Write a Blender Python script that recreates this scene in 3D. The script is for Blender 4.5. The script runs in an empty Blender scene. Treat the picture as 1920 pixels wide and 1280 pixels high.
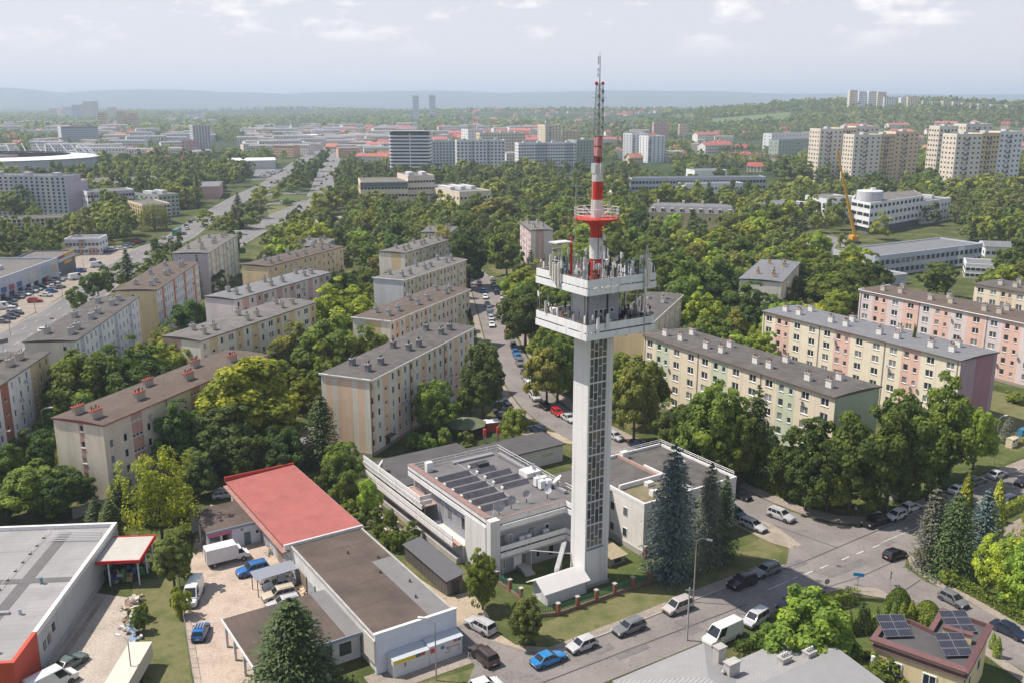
import bpy, math, random
import numpy as np
from mathutils import Matrix, Vector

# ------------------------------------------------------------ camera, sky, sun, exposure
SC = bpy.context.scene
COL = SC.collection
cam = bpy.data.cameras.new('camera')
cam.lens = 33.0; cam.sensor_width = 36.0; cam.clip_start = 0.5; cam.clip_end = 60000
cam_o = bpy.data.objects.new('camera', cam); COL.objects.link(cam_o)
cam_o.location = (0, 0, 66.0)
cam_o.rotation_euler = (math.radians(90 - 14.342), 0, 0)
SC.camera = cam_o

SUN_EL = math.radians(57.5)
SUN_H = (-0.990, 0.139)                     # horizontal direction towards the sun
W = bpy.data.worlds.new('World'); SC.world = W; W.use_nodes = True
nt = W.node_tree; nt.nodes.clear()
n_out = nt.nodes.new('ShaderNodeOutputWorld')
n_bg = nt.nodes.new('ShaderNodeBackground'); n_bg.inputs['Strength'].default_value = 0.105
sky = nt.nodes.new('ShaderNodeTexSky'); sky.sky_type = 'NISHITA'; sky.sun_disc = False
sky.sun_elevation = SUN_EL
sky.sun_rotation = math.atan2(SUN_H[0], SUN_H[1])
sky.altitude = 250; sky.air_density = 1.0; sky.dust_density = 1.0; sky.ozone_density = 1.0
# clouds: fair-weather cumulus on a far layer, the same all round the sky
tc = nt.nodes.new('ShaderNodeTexCoord')
sep = nt.nodes.new('ShaderNodeSeparateXYZ'); nt.links.new(tc.outputs['Generated'], sep.inputs[0])
def wm(op, a, b=None, clamp=False):
    n = nt.nodes.new('ShaderNodeMath'); n.operation = op; n.use_clamp = clamp
    for i, q in enumerate((a, b)):
        if q is None: continue
        if isinstance(q, (int, float)): n.inputs[i].default_value = q
        else: nt.links.new(q, n.inputs[i])
    return n.outputs[0]
comb = nt.nodes.new('ShaderNodeCombineXYZ')
nt.links.new(sep.outputs['X'], comb.inputs[0]); nt.links.new(sep.outputs['Y'], comb.inputs[1]); nt.links.new(wm('MULTIPLY', sep.outputs['Z'], 2.6), comb.inputs[2])
nz = nt.nodes.new('ShaderNodeTexNoise'); nz.inputs['Scale'].default_value = 13.0; nz.inputs['Detail'].default_value = 7; nz.inputs['Roughness'].default_value = 0.6
nt.links.new(comb.outputs[0], nz.inputs['Vector'])
nz2 = nt.nodes.new('ShaderNodeTexNoise'); nz2.inputs['Scale'].default_value = 4.0; nz2.inputs['Detail'].default_value = 2
nt.links.new(comb.outputs[0], nz2.inputs['Vector'])
cl = wm('MULTIPLY', wm('SUBTRACT', wm('ADD', wm('MULTIPLY', nz.outputs['Fac'], 0.75), wm('MULTIPLY', nz2.outputs['Fac'], 0.3)), 0.555), 9.0, True)
fade = wm('MULTIPLY', wm('SUBTRACT', sep.outputs['Z'], 0.04), 26.0, True)
cl = wm('MULTIPLY', wm('MULTIPLY', cl, fade), 0.75)
# thin high veil that pales the blue
mixv = nt.nodes.new('ShaderNodeMix'); mixv.data_type = 'RGBA'; veil = wm('SUBTRACT', 0.92, wm('MULTIPLY', wm('POWER', wm('MAXIMUM', sep.outputs['Z'], 0.0), 0.8), 1.25), True)   # pale at the horizon, bluer overhead
nt.links.new(veil, mixv.inputs['Factor'])
nt.links.new(sky.outputs[0], mixv.inputs['A']); mixv.inputs['B'].default_value = (6.95, 6.6, 7.05, 1)
mixc = nt.nodes.new('ShaderNodeMix'); mixc.data_type = 'RGBA'
nt.links.new(cl, mixc.inputs['Factor']); nt.links.new(mixv.outputs['Result'], mixc.inputs['A']); mixc.inputs['B'].default_value = (10.2, 9.7, 9.5, 1)
nt.links.new(mixc.outputs['Result'], n_bg.inputs['Color']); nt.links.new(n_bg.outputs[0], n_out.inputs[0])

sun = bpy.data.lights.new('sun', 'SUN'); sun.energy = 4.9; sun.angle = math.radians(0.5); sun.color = (1.0, 0.915, 0.82)
sun_o = bpy.data.objects.new('sun', sun); COL.objects.link(sun_o)
_d = Vector((SUN_H[0]*math.cos(SUN_EL), SUN_H[1]*math.cos(SUN_EL), math.sin(SUN_EL)))
sun_o.rotation_euler = _d.to_track_quat('Z', 'Y').to_euler(); sun_o.location = (0, 0, 300)

SC.view_settings.view_transform = 'Standard'; SC.view_settings.look = 'None'
SC.view_settings.exposure = 0.30; SC.view_settings.gamma = 1.0
SC.render.engine = 'CYCLES'
cy = SC.cycles
cy.max_bounces = 5; cy.diffuse_bounces = 2; cy.glossy_bounces = 2; cy.transmission_bounces = 3; cy.transparent_max_bounces = 4; cy.volume_bounces = 2
cy.caustics_reflective = False; cy.caustics_refractive = False
cy.use_adaptive_sampling = True; cy.adaptive_threshold = 0.02
cy.use_denoising = True
try: cy.denoiser = 'OPENIMAGEDENOISE'
except Exception: pass

# ------------------------------------------------------------ helpers
R = math.radians
rnd = random.Random(7)
def rot2(p, a): return (p[0]*math.cos(a) - p[1]*math.sin(a), p[0]*math.sin(a) + p[1]*math.cos(a))

class MB:
    """collects faces; build() links them as one mesh object"""
    def __init__(s): s.v = []; s.f = []; s.m = []
    def face(s, pts, m=0):
        n = len(s.v); s.v.extend(pts); s.f.append(tuple(range(n, n+len(pts)))); s.m.append(m)
    def box(s, x0, x1, y0, y1, z0, z1, m=0, top=None):
        n = len(s.v)
        s.v += [(x0,y0,z0),(x1,y0,z0),(x1,y1,z0),(x0,y1,z0),(x0,y0,z1),(x1,y0,z1),(x1,y1,z1),(x0,y1,z1)]
        for q, mm in (((3,2,1,0),m),((4,5,6,7),m if top is None else top),((0,1,5,4),m),((1,2,6,5),m),((2,3,7,6),m),((3,0,4,7),m)):
            s.f.append(tuple(n+i for i in q)); s.m.append(mm)
        return s
    def obox(s, cx, cy, z0, z1, lx, ly, ang=0, m=0):
        p = [(-lx/2,-ly/2),(lx/2,-ly/2),(lx/2,ly/2),(-lx/2,ly/2)]
        return s.prism([(cx+rot2(q,ang)[0], cy+rot2(q,ang)[1]) for q in p], z0, z1, m)
    def prism(s, pts, z0, z1, m=0, top=None):
        n = len(s.v); k = len(pts)
        s.v += [(x,y,z0) for x,y in pts] + [(x,y,z1) for x,y in pts]
        s.f.append(tuple(range(n+k-1, n-1, -1))); s.m.append(m)
        s.f.append(tuple(range(n+k, n+2*k))); s.m.append(m if top is None else top)
        for i in range(k):
            j = (i+1) % k
            s.f.append((n+i, n+j, n+k+j, n+k+i)); s.m.append(m)
        return s
    def tube(s, p, q, r, n=6, m=0, r2=None):
        p = Vector(p); q = Vector(q); d = q-p
        if d.length < 1e-6: return s
        d.normalize()
        a = d.orthogonal().normalized(); b = d.cross(a)
        k = len(s.v); r2 = r if r2 is None else r2
        for c, rr in ((p, r), (q, r2)):
            for i in range(n):
                t = 2*math.pi*i/n
                s.v.append(tuple(c + a*(rr*math.cos(t)) + b*(rr*math.sin(t))))
        for i in range(n):
            j = (i+1) % n
            s.f.append((k+i, k+j, k+n+j, k+n+i)); s.m.append(m)
        s.f.append(tuple(range(k+n-1, k-1, -1))); s.m.append(m)
        s.f.append(tuple(range(k+n, k+2*n))); s.m.append(m)
        return s
    def lathe(s, cx, cy, prof, n=16, m=0):
        """prof: [(r,z),...] from bottom to top"""
        k = len(s.v)
        for r, z in prof:
            for i in range(n):
                t = 2*math.pi*i/n
                s.v.append((cx+r*math.cos(t), cy+r*math.sin(t), z))
        for a in range(len(prof)-1):
            for i in range(n):
                j = (i+1) % n
                s.f.append((k+a*n+i, k+a*n+j, k+(a+1)*n+j, k+(a+1)*n+i)); s.m.append(m)
        s.f.append(tuple(range(k+n-1, k-1, -1))); s.m.append(m)
        e = k+(len(prof)-1)*n
        s.f.append(tuple(range(e, e+n))); s.m.append(m)
        return s
    def dish(s, c, d, r, depth, m=0, n=14):
        """paraboloid opening towards d"""
        c = Vector(c); d = Vector(d).normalized(); a = d.orthogonal().normalized(); b = d.cross(a)
        k = len(s.v); rings = 3
        s.v.append(tuple(c))
        for q in range(1, rings+1):
            rr = r*q/rings
            for i in range(n):
                t = 2*math.pi*i/n
                s.v.append(tuple(c + d*(depth*(q/rings)**2) + a*(rr*math.cos(t)) + b*(rr*math.sin(t))))
        for i in range(n):
            s.f.append((k, k+1+i, k+1+(i+1) % n)); s.m.append(m)
        for q in range(rings-1):
            for i in range(n):
                j = (i+1) % n; o = k+1+q*n
                s.f.append((o+i, o+n+i, o+n+j, o+j)); s.m.append(m)
        return s
    def mesh(s, name, mats, smooth=False):
        me = bpy.data.meshes.new(name)
        me.from_pydata(s.v, [], s.f)
        if not isinstance(mats, (list, tuple)): mats = [mats]
        for mt in mats: me.materials.append(mt)
        if len(mats) > 1: me.polygons.foreach_set('material_index', s.m)
        if smooth:
            me.polygons.foreach_set('use_smooth', [True]*len(me.polygons))
        me.update()
        return me
    def build(s, name, mats, parent=None, loc=(0,0,0), rz=0.0, smooth=False):
        return link(name, s.mesh(name, mats, smooth), parent, loc, rz)

def link(name, data, parent=None, loc=(0,0,0), rz=0.0, scale=None):
    o = bpy.data.objects.new(name, data); COL.objects.link(o)
    o.location = loc
    if rz: o.rotation_euler = (0, 0, rz)
    if scale is not None: o.scale = scale
    if parent is not None: o.parent = parent
    return o
def tag(o, label=None, cat=None, group=None, kind=None):
    if label: o['label'] = label
    if cat: o['category'] = cat
    if group: o['group'] = group
    if kind: o['kind'] = kind
    return o
def thing(name, label, cat, loc=(0,0,0), rz=0.0, group=None):
    o = link(name, None, None, loc, rz); o.empty_display_size = 0.5
    return tag(o, label, cat, group)
def copy_tree(o, parent=None):
    c = o.copy(); COL.objects.link(c); c.parent = parent
    for ch in list(o.children): copy_tree(ch, c)
    return c
ORD = ['first','second','third','fourth','fifth','sixth','seventh','eighth','ninth','tenth','eleventh','twelfth','thirteenth','fourteenth','fifteenth','sixteenth','seventeenth','eighteenth','nineteenth','twentieth']
def ordinal(i):
    if i < 20: return ORD[i]
    n = i+1
    suf = 'th' if 10 <= n % 100 <= 20 else {1:'st',2:'nd',3:'rd'}.get(n % 10, 'th')
    return '%d%s' % (n, suf)

# ------------------------------------------------------------ materials
MATS = {}
def mat(name, col, rough=0.8, var=0.0, scale=1.0, col2=None, bump=0.0, bscale=None, metal=0.0, spec=0.3, detail=4, stain=0.0, stain_scale=0.15, streak=0.0, seams=0.0):
    """principled material; var/col2: noise between two real colours of the thing, bump: fine relief"""
    if name in MATS: return MATS[name]
    m = bpy.data.materials.new(name); m.use_nodes = True
    n = m.node_tree; b = n.nodes['Principled BSDF']
    b.inputs['Roughness'].default_value = rough; b.inputs['Metallic'].default_value = metal
    b.inputs['Specular IOR Level'].default_value = spec
    b.inputs['Base Color'].default_value = (*col, 1)
    m.diffuse_color = (*col, 1)
    if var or col2 or bump or stain or streak or seams:
        t = n.nodes.new('ShaderNodeTexCoord')
        z = n.nodes.new('ShaderNodeTexNoise'); z.inputs['Scale'].default_value = scale; z.inputs['Detail'].default_value = detail; z.inputs['Roughness'].default_value = 0.62
        n.links.new(t.outputs['Object'], z.inputs['Vector'])
        last = None
        if var or col2:
            c2 = col2 if col2 else tuple(max(0, q*(1-var)) for q in col)
            c1 = col if col2 else tuple(min(1, q*(1+var)) for q in col)
            r = n.nodes.new('ShaderNodeValToRGB'); r.color_ramp.elements[0].position = 0.32; r.color_ramp.elements[1].position = 0.68
            r.color_ramp.elements[0].color = (*c2, 1); r.color_ramp.elements[1].color = (*c1, 1)
            n.links.new(z.outputs['Fac'], r.inputs['Fac']); last = r.outputs['Color']
        if stain:
            z3 = n.nodes.new('ShaderNodeTexNoise'); z3.inputs['Scale'].default_value = stain_scale; z3.inputs['Detail'].default_value = 6; z3.inputs['Roughness'].default_value = 0.7
            n.links.new(t.outputs['Object'], z3.inputs['Vector'])
            rr = n.nodes.new('ShaderNodeMapRange'); rr.inputs['From Min'].default_value = 0.5; rr.inputs['From Max'].default_value = 0.72; rr.inputs['To Max'].default_value = stain
            n.links.new(z3.outputs['Fac'], rr.inputs['Value'])
            mx = n.nodes.new('ShaderNodeMix'); mx.data_type = 'RGBA'
            n.links.new(rr.outputs['Result'], mx.inputs['Factor'])
            if last: n.links.new(last, mx.inputs['A'])
            else: mx.inputs['A'].default_value = (*col, 1)
            mx.inputs['B'].default_value = (col[0]*0.45, col[1]*0.43, col[2]*0.38, 1)
            last = mx.outputs['Result']
        def darken(src, fac_out, k):
            nonlocal last
            mx = n.nodes.new('ShaderNodeMix'); mx.data_type = 'RGBA'; n.links.new(fac_out, mx.inputs['Factor'])
            if src: n.links.new(src, mx.inputs['A'])
            else: mx.inputs['A'].default_value = (*col, 1)
            mx.inputs['B'].default_value = (col[0]*k, col[1]*k*0.97, col[2]*k*0.9, 1); last = mx.outputs['Result']
        if streak:      # rain streaks run down the wall
            mpn = n.nodes.new('ShaderNodeMapping'); mpn.inputs['Scale'].default_value = (1.5, 1.5, 0.06); n.links.new(t.outputs['Object'], mpn.inputs['Vector'])
            zs = n.nodes.new('ShaderNodeTexNoise'); zs.inputs['Scale'].default_value = 1.0; zs.inputs['Detail'].default_value = 5; n.links.new(mpn.outputs[0], zs.inputs['Vector'])
            r3 = n.nodes.new('ShaderNodeMapRange'); r3.inputs['From Min'].default_value = 0.52; r3.inputs['From Max'].default_value = 0.75; r3.inputs['To Max'].default_value = streak; n.links.new(zs.outputs['Fac'], r3.inputs['Value']); darken(last, r3.outputs['Result'], 0.5)
        if seams:       # overlaps of the felt sheets
            sp_ = n.nodes.new('ShaderNodeSeparateXYZ'); n.links.new(t.outputs['Object'], sp_.inputs[0])
            fr_ = n.nodes.new('ShaderNodeMath'); fr_.operation = 'FRACT'; n.links.new(sp_.outputs['X'], fr_.inputs[0])
            lt_ = n.nodes.new('ShaderNodeMath'); lt_.operation = 'LESS_THAN'; lt_.inputs[1].default_value = 0.09; n.links.new(fr_.outputs[0], lt_.inputs[0])
            m_ = n.nodes.new('ShaderNodeMath'); m_.operation = 'MULTIPLY'; m_.inputs[1].default_value = seams; n.links.new(lt_.outputs[0], m_.inputs[0]); darken(last, m_.outputs[0], 0.55)
        if last: n.links.new(last, b.inputs['Base Color'])
        if bump:
            z2 = n.nodes.new('ShaderNodeTexNoise'); z2.inputs['Scale'].default_value = bscale or scale*6; z2.inputs['Detail'].default_value = 3
            n.links.new(t.outputs['Object'], z2.inputs['Vector'])
            bp = n.nodes.new('ShaderNodeBump'); bp.inputs['Strength'].default_value = bump; bp.inputs['Distance'].default_value = 0.05
            n.links.new(z2.outputs['Fac'], bp.inputs['Height']); n.links.new(bp.outputs['Normal'], b.inputs['Normal'])
    MATS[name] = m
    return m
def obj_colour_mat(name, rough=0.4, spec=0.5, metal=0.0, coat=0.0, var=0.0, scale=1.0):
    """colour comes from the object's own colour property"""
    if name in MATS: return MATS[name]
    m = bpy.data.materials.new(name); m.use_nodes = True
    n = m.node_tree; b = n.nodes['Principled BSDF']
    oi = n.nodes.new('ShaderNodeObjectInfo')
    src = oi.outputs['Color']
    if var:
        t = n.nodes.new('ShaderNodeTexCoord'); z = n.nodes.new('ShaderNodeTexNoise'); z.inputs['Scale'].default_value = scale; z.inputs['Detail'].default_value = 5
        n.links.new(t.outputs['Object'], z.inputs['Vector'])
        mr = n.nodes.new('ShaderNodeMapRange'); mr.inputs['From Min'].default_value = 0.3; mr.inputs['From Max'].default_value = 0.7; mr.inputs['To Min'].default_value = 1-var; mr.inputs['To Max'].default_value = 1+var
        n.links.new(z.outputs['Fac'], mr.inputs['Value'])
        mx = n.nodes.new('ShaderNodeMix'); mx.data_type = 'RGBA'; mx.blend_type = 'MULTIPLY'; mx.inputs['Factor'].default_value = 1
        n.links.new(src, mx.inputs['A']); n.links.new(mr.outputs['Result'], mx.inputs['B']); src = mx.outputs['Result']
    n.links.new(src, b.inputs['Base Color'])
    b.inputs['Roughness'].default_value = rough; b.inputs['Specular IOR Level'].default_value = spec; b.inputs['Metallic'].default_value = metal
    b.inputs['Coat Weight'].default_value = coat; b.inputs['Coat Roughness'].default_value = 0.08
    MATS[name] = m
    return m
def glass_mat(name, dark=(0.02,0.028,0.035), light=(0.30,0.31,0.30), share=0.3, rough=0.06):
    """window glass over a dark room, some rooms with pale curtains; differs from pane object to pane object"""
    if name in MATS: return MATS[name]
    m = bpy.data.materials.new(name); m.use_nodes = True
    n = m.node_tree; b = n.nodes['Principled BSDF']
    oi = n.nodes.new('ShaderNodeObjectInfo')
    r = n.nodes.new('ShaderNodeValToRGB'); e = r.color_ramp.elements
    e[0].color = (*dark, 1); e[1].position = 1.0; e[1].color = (*light, 1)
    k = r.color_ramp.elements.new(1-share); k.color = tuple(q*1.7 for q in dark) + (1,)
    k2 = r.color_ramp.elements.new(min(0.97, 1-share+0.08)); k2.color = tuple((a+b_)/2.2 for a, b_ in zip(dark, light)) + (1,)
    n.links.new(oi.outputs['Random'], r.inputs['Fac']); n.links.new(r.outputs['Color'], b.inputs['Base Color'])
    b.inputs['Roughness'].default_value = rough; b.inputs['Specular IOR Level'].default_value = 0.55
    MATS[name] = m
    return m

M_WHITE = mat('white_paint', (0.74,0.74,0.73), 0.55, var=0.05, scale=0.6, stain=0.10, stain_scale=0.5)
M_PVC = mat('white_window_frame', (0.78,0.78,0.78), 0.4)
M_GLASS = glass_mat('window_glass', share=0.45)
M_GLASSD = glass_mat('dark_glass', share=0.08)
M_DARK = mat('dark_metal', (0.05,0.052,0.055), 0.55)
M_GALV = mat('galvanised_steel', (0.42,0.43,0.44), 0.45, var=0.1, scale=3, metal=0.6)
M_GREYP = mat('light_grey_paint', (0.55,0.56,0.57), 0.5, var=0.05, scale=2)
M_BRICK = mat('red_brown_brick', (0.27,0.10,0.065), 0.85, var=0.3, scale=6)
M_CONC = mat('concrete', (0.40,0.385,0.36), 0.9, var=0.12, scale=0.7, bump=0.15, stain=0.25, stain_scale=0.3)
M_BLACK = mat('black_rubber', (0.018,0.018,0.018), 0.8)

# ------------------------------------------------------------ the site's own axes: tower at the origin, a along the street, b away from it
SA = R(33.0); SO = (10.9, 121.0)
def S(a, b): return (SO[0] + a*math.cos(SA) - b*math.sin(SA), SO[1] + a*math.sin(SA) + b*math.cos(SA))

# ------------------------------------------------------------ terrain
RIDGE_U = [-900,-300,0,150,270,400,480,560,700,830,930,1050,1130,1280,1420,1600,1900,2300,2900]
RIDGE_Z = [ 150, 170,188,153,178,167,153,143,163,178,148,158,178,163,146,138,128, 120, 120]
def sstep(e0, e1, x):
    t = np.clip((x-e0)/(e1-e0), 0, 1); return t*t*(3-2*t)
def terrain_h(x, y):
    x = np.asarray(x, float); y = np.asarray(y, float)
    r = np.hypot(x, y); az = np.where(y > 1, x/np.maximum(y, 1), np.sign(x)*9)
    u = 960 + 1760*np.clip(az, -1.2, 1.2)
    far = np.interp(u, RIDGE_U, RIDGE_Z)
    h = (48+(far-68)*1.5)*sstep(9800, 13300, r)*(1 - 0.3*sstep(14500, 19000, r))
    wob = np.sin(x/410.+1.3)*np.cos(y/530.) + 0.6*np.sin(x/170.+y/240.)
    # wooded rise with white flats on the east side, low rise in the middle
    h = h + 66*np.exp(-(((x-1050)/620.)**2 + ((y-2600)/620.)**2)) + 26*np.exp(-(((x-300)/900.)**2 + ((y-3700)/700.)**2))
    h = h + 16*np.exp(-(((x+900)/1500.)**2 + ((y-5200)/900.)**2)) + 24*np.exp(-(((x-2400)/900.)**2 + ((y-3900)/700.)**2))
    h = h + wob*np.interp(r, [1200, 2500, 6000, 9000, 13000], [0, 3.0, 6, 6, 9])
    return h*sstep(1000, 1900, r)
def th(x, y): return float(terrain_h(x, y))

def terrain():
    rs = np.concatenate([[0, 30, 80, 150, 250, 400, 600, 800, 1000], np.linspace(1150, 6000, 44), np.linspace(6300, 16000, 44), [19000, 26000, 40000]])
    na = 220
    th_ = np.linspace(0, 2*np.pi, na, endpoint=False)
    # finer in front of the camera
    th_ = np.sort(np.concatenate([th_, np.linspace(np.pi/2-0.75, np.pi/2+0.75, 260)]))
    na = len(th_)
    X = rs[:, None]*np.cos(th_)[None]; Y = rs[:, None]*np.sin(th_)[None]
    Z = terrain_h(X, Y)
    v = np.stack([X, Y, Z], -1).reshape(-1, 3)
    i = np.arange(len(rs)-1)[:, None]*na; j = np.arange(na)[None]; jn = (j+1) % na
    f = np.stack([i+j, i+na+j, i+na+jn, i+jn], -1).reshape(-1, 4)
    me = bpy.data.meshes.new('ground'); me.from_pydata(v.tolist(), [], f.tolist())
    me.polygons.foreach_set('use_smooth', [True]*len(me.polygons))
    m = bpy.data.materials.new('meadow_and_town_ground'); m.use_nodes = True
    n = m.node_tree; b = n.nodes['Principled BSDF']; b.inputs['Roughness'].default_value = 1.0; b.inputs['Specular IOR Level'].default_value = 0.1
    t = n.nodes.new('ShaderNodeTexCoord')
    def noise(s, d=5, ro=0.6):
        z = n.nodes.new('ShaderNodeTexNoise'); z.inputs['Scale'].default_value = s; z.inputs['Detail'].default_value = d; z.inputs['Roughness'].default_value = ro
        n.links.new(t.outputs['Object'], z.inputs['Vector']); return z.outputs['Fac']
    def ramp(src, stops):
        r = n.nodes.new('ShaderNodeValToRGB'); e = r.color_ramp.elements
        e[0].position, e[0].color = stops[0][0], (*stops[0][1], 1); e[1].position, e[1].color = stops[-1][0], (*stops[-1][1], 1)
        for p, c in stops[1:-1]:
            k = e.new(p); k.color = (*c, 1)
        n.links.new(src, r.inputs['Fac']); return r.outputs['Color']
    def mix(f, a, b_):
        x = n.nodes.new('ShaderNodeMix'); x.data_type = 'RGBA'
        n.links.new(f, x.inputs['Factor']); n.links.new(a, x.inputs['A']); n.links.new(b_, x.inputs['B']); return x.outputs['Result']
    near = ramp(noise(0.11, 8, 0.7), [(0.30, (0.042,0.062,0.020)), (0.5, (0.085,0.105,0.036)), (0.62, (0.16,0.148,0.068)), (0.74, (0.235,0.195,0.115))])
    fine = ramp(noise(3.5, 4), [(0.3, (0.6,0.6,0.6)), (0.7, (1.25,1.25,1.2))])
    mm = n.nodes.new('ShaderNodeMix'); mm.data_type = 'RGBA'; mm.blend_type = 'MULTIPLY'; mm.inputs['Factor'].default_value = 1
    n.links.new(near, mm.inputs['A']); n.links.new(fine, mm.inputs['B'])
    farc = ramp(noise(0.0035, 9, 0.72), [(0.36, (0.030,0.048,0.018)), (0.50, (0.045,0.068,0.024)), (0.57, (0.10,0.12,0.045)), (0.64, (0.20,0.185,0.09)), (0.72, (0.30,0.28,0.24))])
    hill = ramp(noise(0.004, 8, 0.7), [(0.35, (0.022,0.038,0.016)), (0.58, (0.04,0.058,0.024)), (0.68, (0.11,0.12,0.05)), (0.75, (0.17,0.155,0.075))])
    geo = n.nodes.new('ShaderNodeNewGeometry'); ln = n.nodes.new('ShaderNodeVectorMath'); ln.operation = 'LENGTH'; n.links.new(geo.outputs['Position'], ln.inputs[0])
    def mr(a, b_):
        q = n.nodes.new('ShaderNodeMapRange'); q.inputs['From Min'].default_value = a; q.inputs['From Max'].default_value = b_
        n.links.new(ln.outputs['Value'], q.inputs['Value']); return q.outputs['Result']
    col = mix(mr(500, 900), mm.outputs['Result'], farc); col = mix(mr(3500, 5500), col, hill)
    n.links.new(col, b.inputs['Base Color'])
    bp = n.nodes.new('ShaderNodeBump'); bp.inputs['Strength'].default_value = 0.5; bp.inputs['Distance'].default_value = 0.15
    n.links.new(noise(2.2, 5), bp.inputs['Height']); n.links.new(bp.outputs['Normal'], b.inputs['Normal'])
    me.materials.append(m)
    tag(link('ground', me), kind='structure')
terrain()

# ------------------------------------------------------------ sheets: roads, yards, lawns
def ground_mat(name, c1, c2, scale, fine=8.0, c3=None, bump=0.3, rough=0.95, cracks=0.0, pave=None):
    if name in MATS: return MATS[name]
    m = bpy.data.materials.new(name); m.use_nodes = True
    n = m.node_tree; b = n.nodes['Principled BSDF']; b.inputs['Roughness'].default_value = rough; b.inputs['Specular IOR Level'].default_value = 0.15
    t = n.nodes.new('ShaderNodeTexCoord')
    def noise(s, d=5, ro=0.65):
        z = n.nodes.new('ShaderNodeTexNoise'); z.inputs['Scale'].default_value = s; z.inputs['Detail'].default_value = d; z.inputs['Roughness'].default_value = ro
        n.links.new(t.outputs['Object'], z.inputs['Vector']); return z.outputs['Fac']
    r = n.nodes.new('ShaderNodeValToRGB'); e = r.color_ramp.elements
    e[0].position = 0.34; e[1].position = 0.66; e[0].color = (*c1, 1); e[1].color = (*c2, 1)
    if c3:
        e[1].position = 0.58; k = e.new(0.72); k.color = (*c3, 1)
    n.links.new(noise(scale, 7), r.inputs['Fac'])
    f = n.nodes.new('ShaderNodeMapRange'); f.inputs['From Min'].default_value = 0.3; f.inputs['From Max'].default_value = 0.7; f.inputs['To Min'].default_value = 0.78; f.inputs['To Max'].default_value = 1.2
    n.links.new(noise(fine, 4), f.inputs['Value'])
    mm = n.nodes.new('ShaderNodeMix'); mm.data_type = 'RGBA'; mm.blend_type = 'MULTIPLY'; mm.inputs['Factor'].default_value = 1
    n.links.new(r.outputs['Color'], mm.inputs['A']); n.links.new(f.outputs['Result'], mm.inputs['B'])
    last = mm.outputs['Result']; hsrc = noise(fine*1.5, 4)
    if cracks:
        v = n.nodes.new('ShaderNodeTexVoronoi'); v.feature = 'DISTANCE_TO_EDGE'; v.inputs['Scale'].default_value = 0.14
        nz_ = n.nodes.new('ShaderNodeTexNoise'); nz_.inputs['Scale'].default_value = 0.5; nz_.inputs['Detail'].default_value = 6; n.links.new(t.outputs['Object'], nz_.inputs['Vector'])
        va = n.nodes.new('ShaderNodeMix'); va.data_type = 'VECTOR'; va.inputs['Factor'].default_value = 0.35
        n.links.new(t.outputs['Object'], va.inputs['A']); 
        vs = n.nodes.new('ShaderNodeVectorMath'); vs.operation = 'MULTIPLY_ADD'; vs.inputs[1].default_value = (9, 9, 9)
        n.links.new(nz_.outputs['Color'], vs.inputs[0]); n.links.new(t.outputs['Object'], vs.inputs[2]); n.links.new(vs.outputs[0], v.inputs['Vector'])
        cm = n.nodes.new('ShaderNodeMapRange'); cm.inputs['From Min'].default_value = 0.0; cm.inputs['From Max'].default_value = 0.012; cm.inputs['To Min'].default_value = 1-cracks; cm.inputs['To Max'].default_value = 1
        n.links.new(v.outputs['Distance'], cm.inputs['Value'])
        m2 = n.nodes.new('ShaderNodeMix'); m2.data_type = 'RGBA'; m2.blend_type = 'MULTIPLY'; m2.inputs['Factor'].default_value = 1
        n.links.new(last, m2.inputs['A']); n.links.new(cm.outputs['Result'], m2.inputs['B']); last = m2.outputs['Result']
    if pave:
        br = n.nodes.new('ShaderNodeTexBrick'); br.inputs['Scale'].default_value = 1.0; br.inputs['Brick Width'].default_value = pave[0]; br.inputs['Row Height'].default_value = pave[1]; br.inputs['Mortar Size'].default_value = 0.02
        br.inputs['Color1'].default_value = (1,1,1,1); br.inputs['Color2'].default_value = (0.90,0.89,0.89,1); br.inputs['Mortar'].default_value = (0.80,0.77,0.73,1)
        mp = n.nodes.new('ShaderNodeMapping'); mp.inputs['Rotation'].default_value = (0, 0, SA); n.links.new(t.outputs['Object'], mp.inputs['Vector']); n.links.new(mp.outputs[0], br.inputs['Vector'])
        m2 = n.nodes.new('ShaderNodeMix'); m2.data_type = 'RGBA'; m2.blend_type = 'MULTIPLY'; m2.inputs['Factor'].default_value = 1
        n.links.new(last, m2.inputs['A']); n.links.new(br.outputs['Color'], m2.inputs['B']); last = m2.outputs['Result']
    n.links.new(last, b.inputs['Base Color'])
    bp = n.nodes.new('ShaderNodeBump'); bp.inputs['Strength'].default_value = bump; bp.inputs['Distance'].default_value = 0.06
    n.links.new(hsrc, bp.inputs['Height']); n.links.new(bp.outputs['Normal'], b.inputs['Normal'])
    MATS[name] = m
    return m
G_ASPH = ground_mat('worn_pale_asphalt', (0.185,0.168,0.158), (0.255,0.232,0.218), 0.12, 6.0, bump=0.1, cracks=0.45)
G_ASPH2 = ground_mat('grey_asphalt', (0.16,0.155,0.155), (0.225,0.215,0.21), 0.08, 3.0, bump=0.1)
G_ASPH3 = ground_mat('patched_asphalt', (0.14,0.132,0.128), (0.20,0.188,0.18), 0.5, 6.0, bump=0.1)
G_PAVE = ground_mat('pavement_slabs', (0.27,0.235,0.20), (0.36,0.315,0.27), 0.3, 5.0, pave=(0.5,0.5))
G_YARD = ground_mat('yard_pavers', (0.40,0.325,0.265), (0.52,0.43,0.355), 0.25, 4.0, c3=(0.30,0.27,0.19), pave=(0.42,0.21))
G_CONC = ground_mat('concrete_lane', (0.34,0.295,0.245), (0.46,0.40,0.34), 0.2, 3.0, cracks=0.3)
G_GRAVEL = ground_mat('gravel', (0.24,0.205,0.16), (0.36,0.31,0.25), 0.4, 9.0, c3=(0.12,0.13,0.06), bump=0.6)
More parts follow.
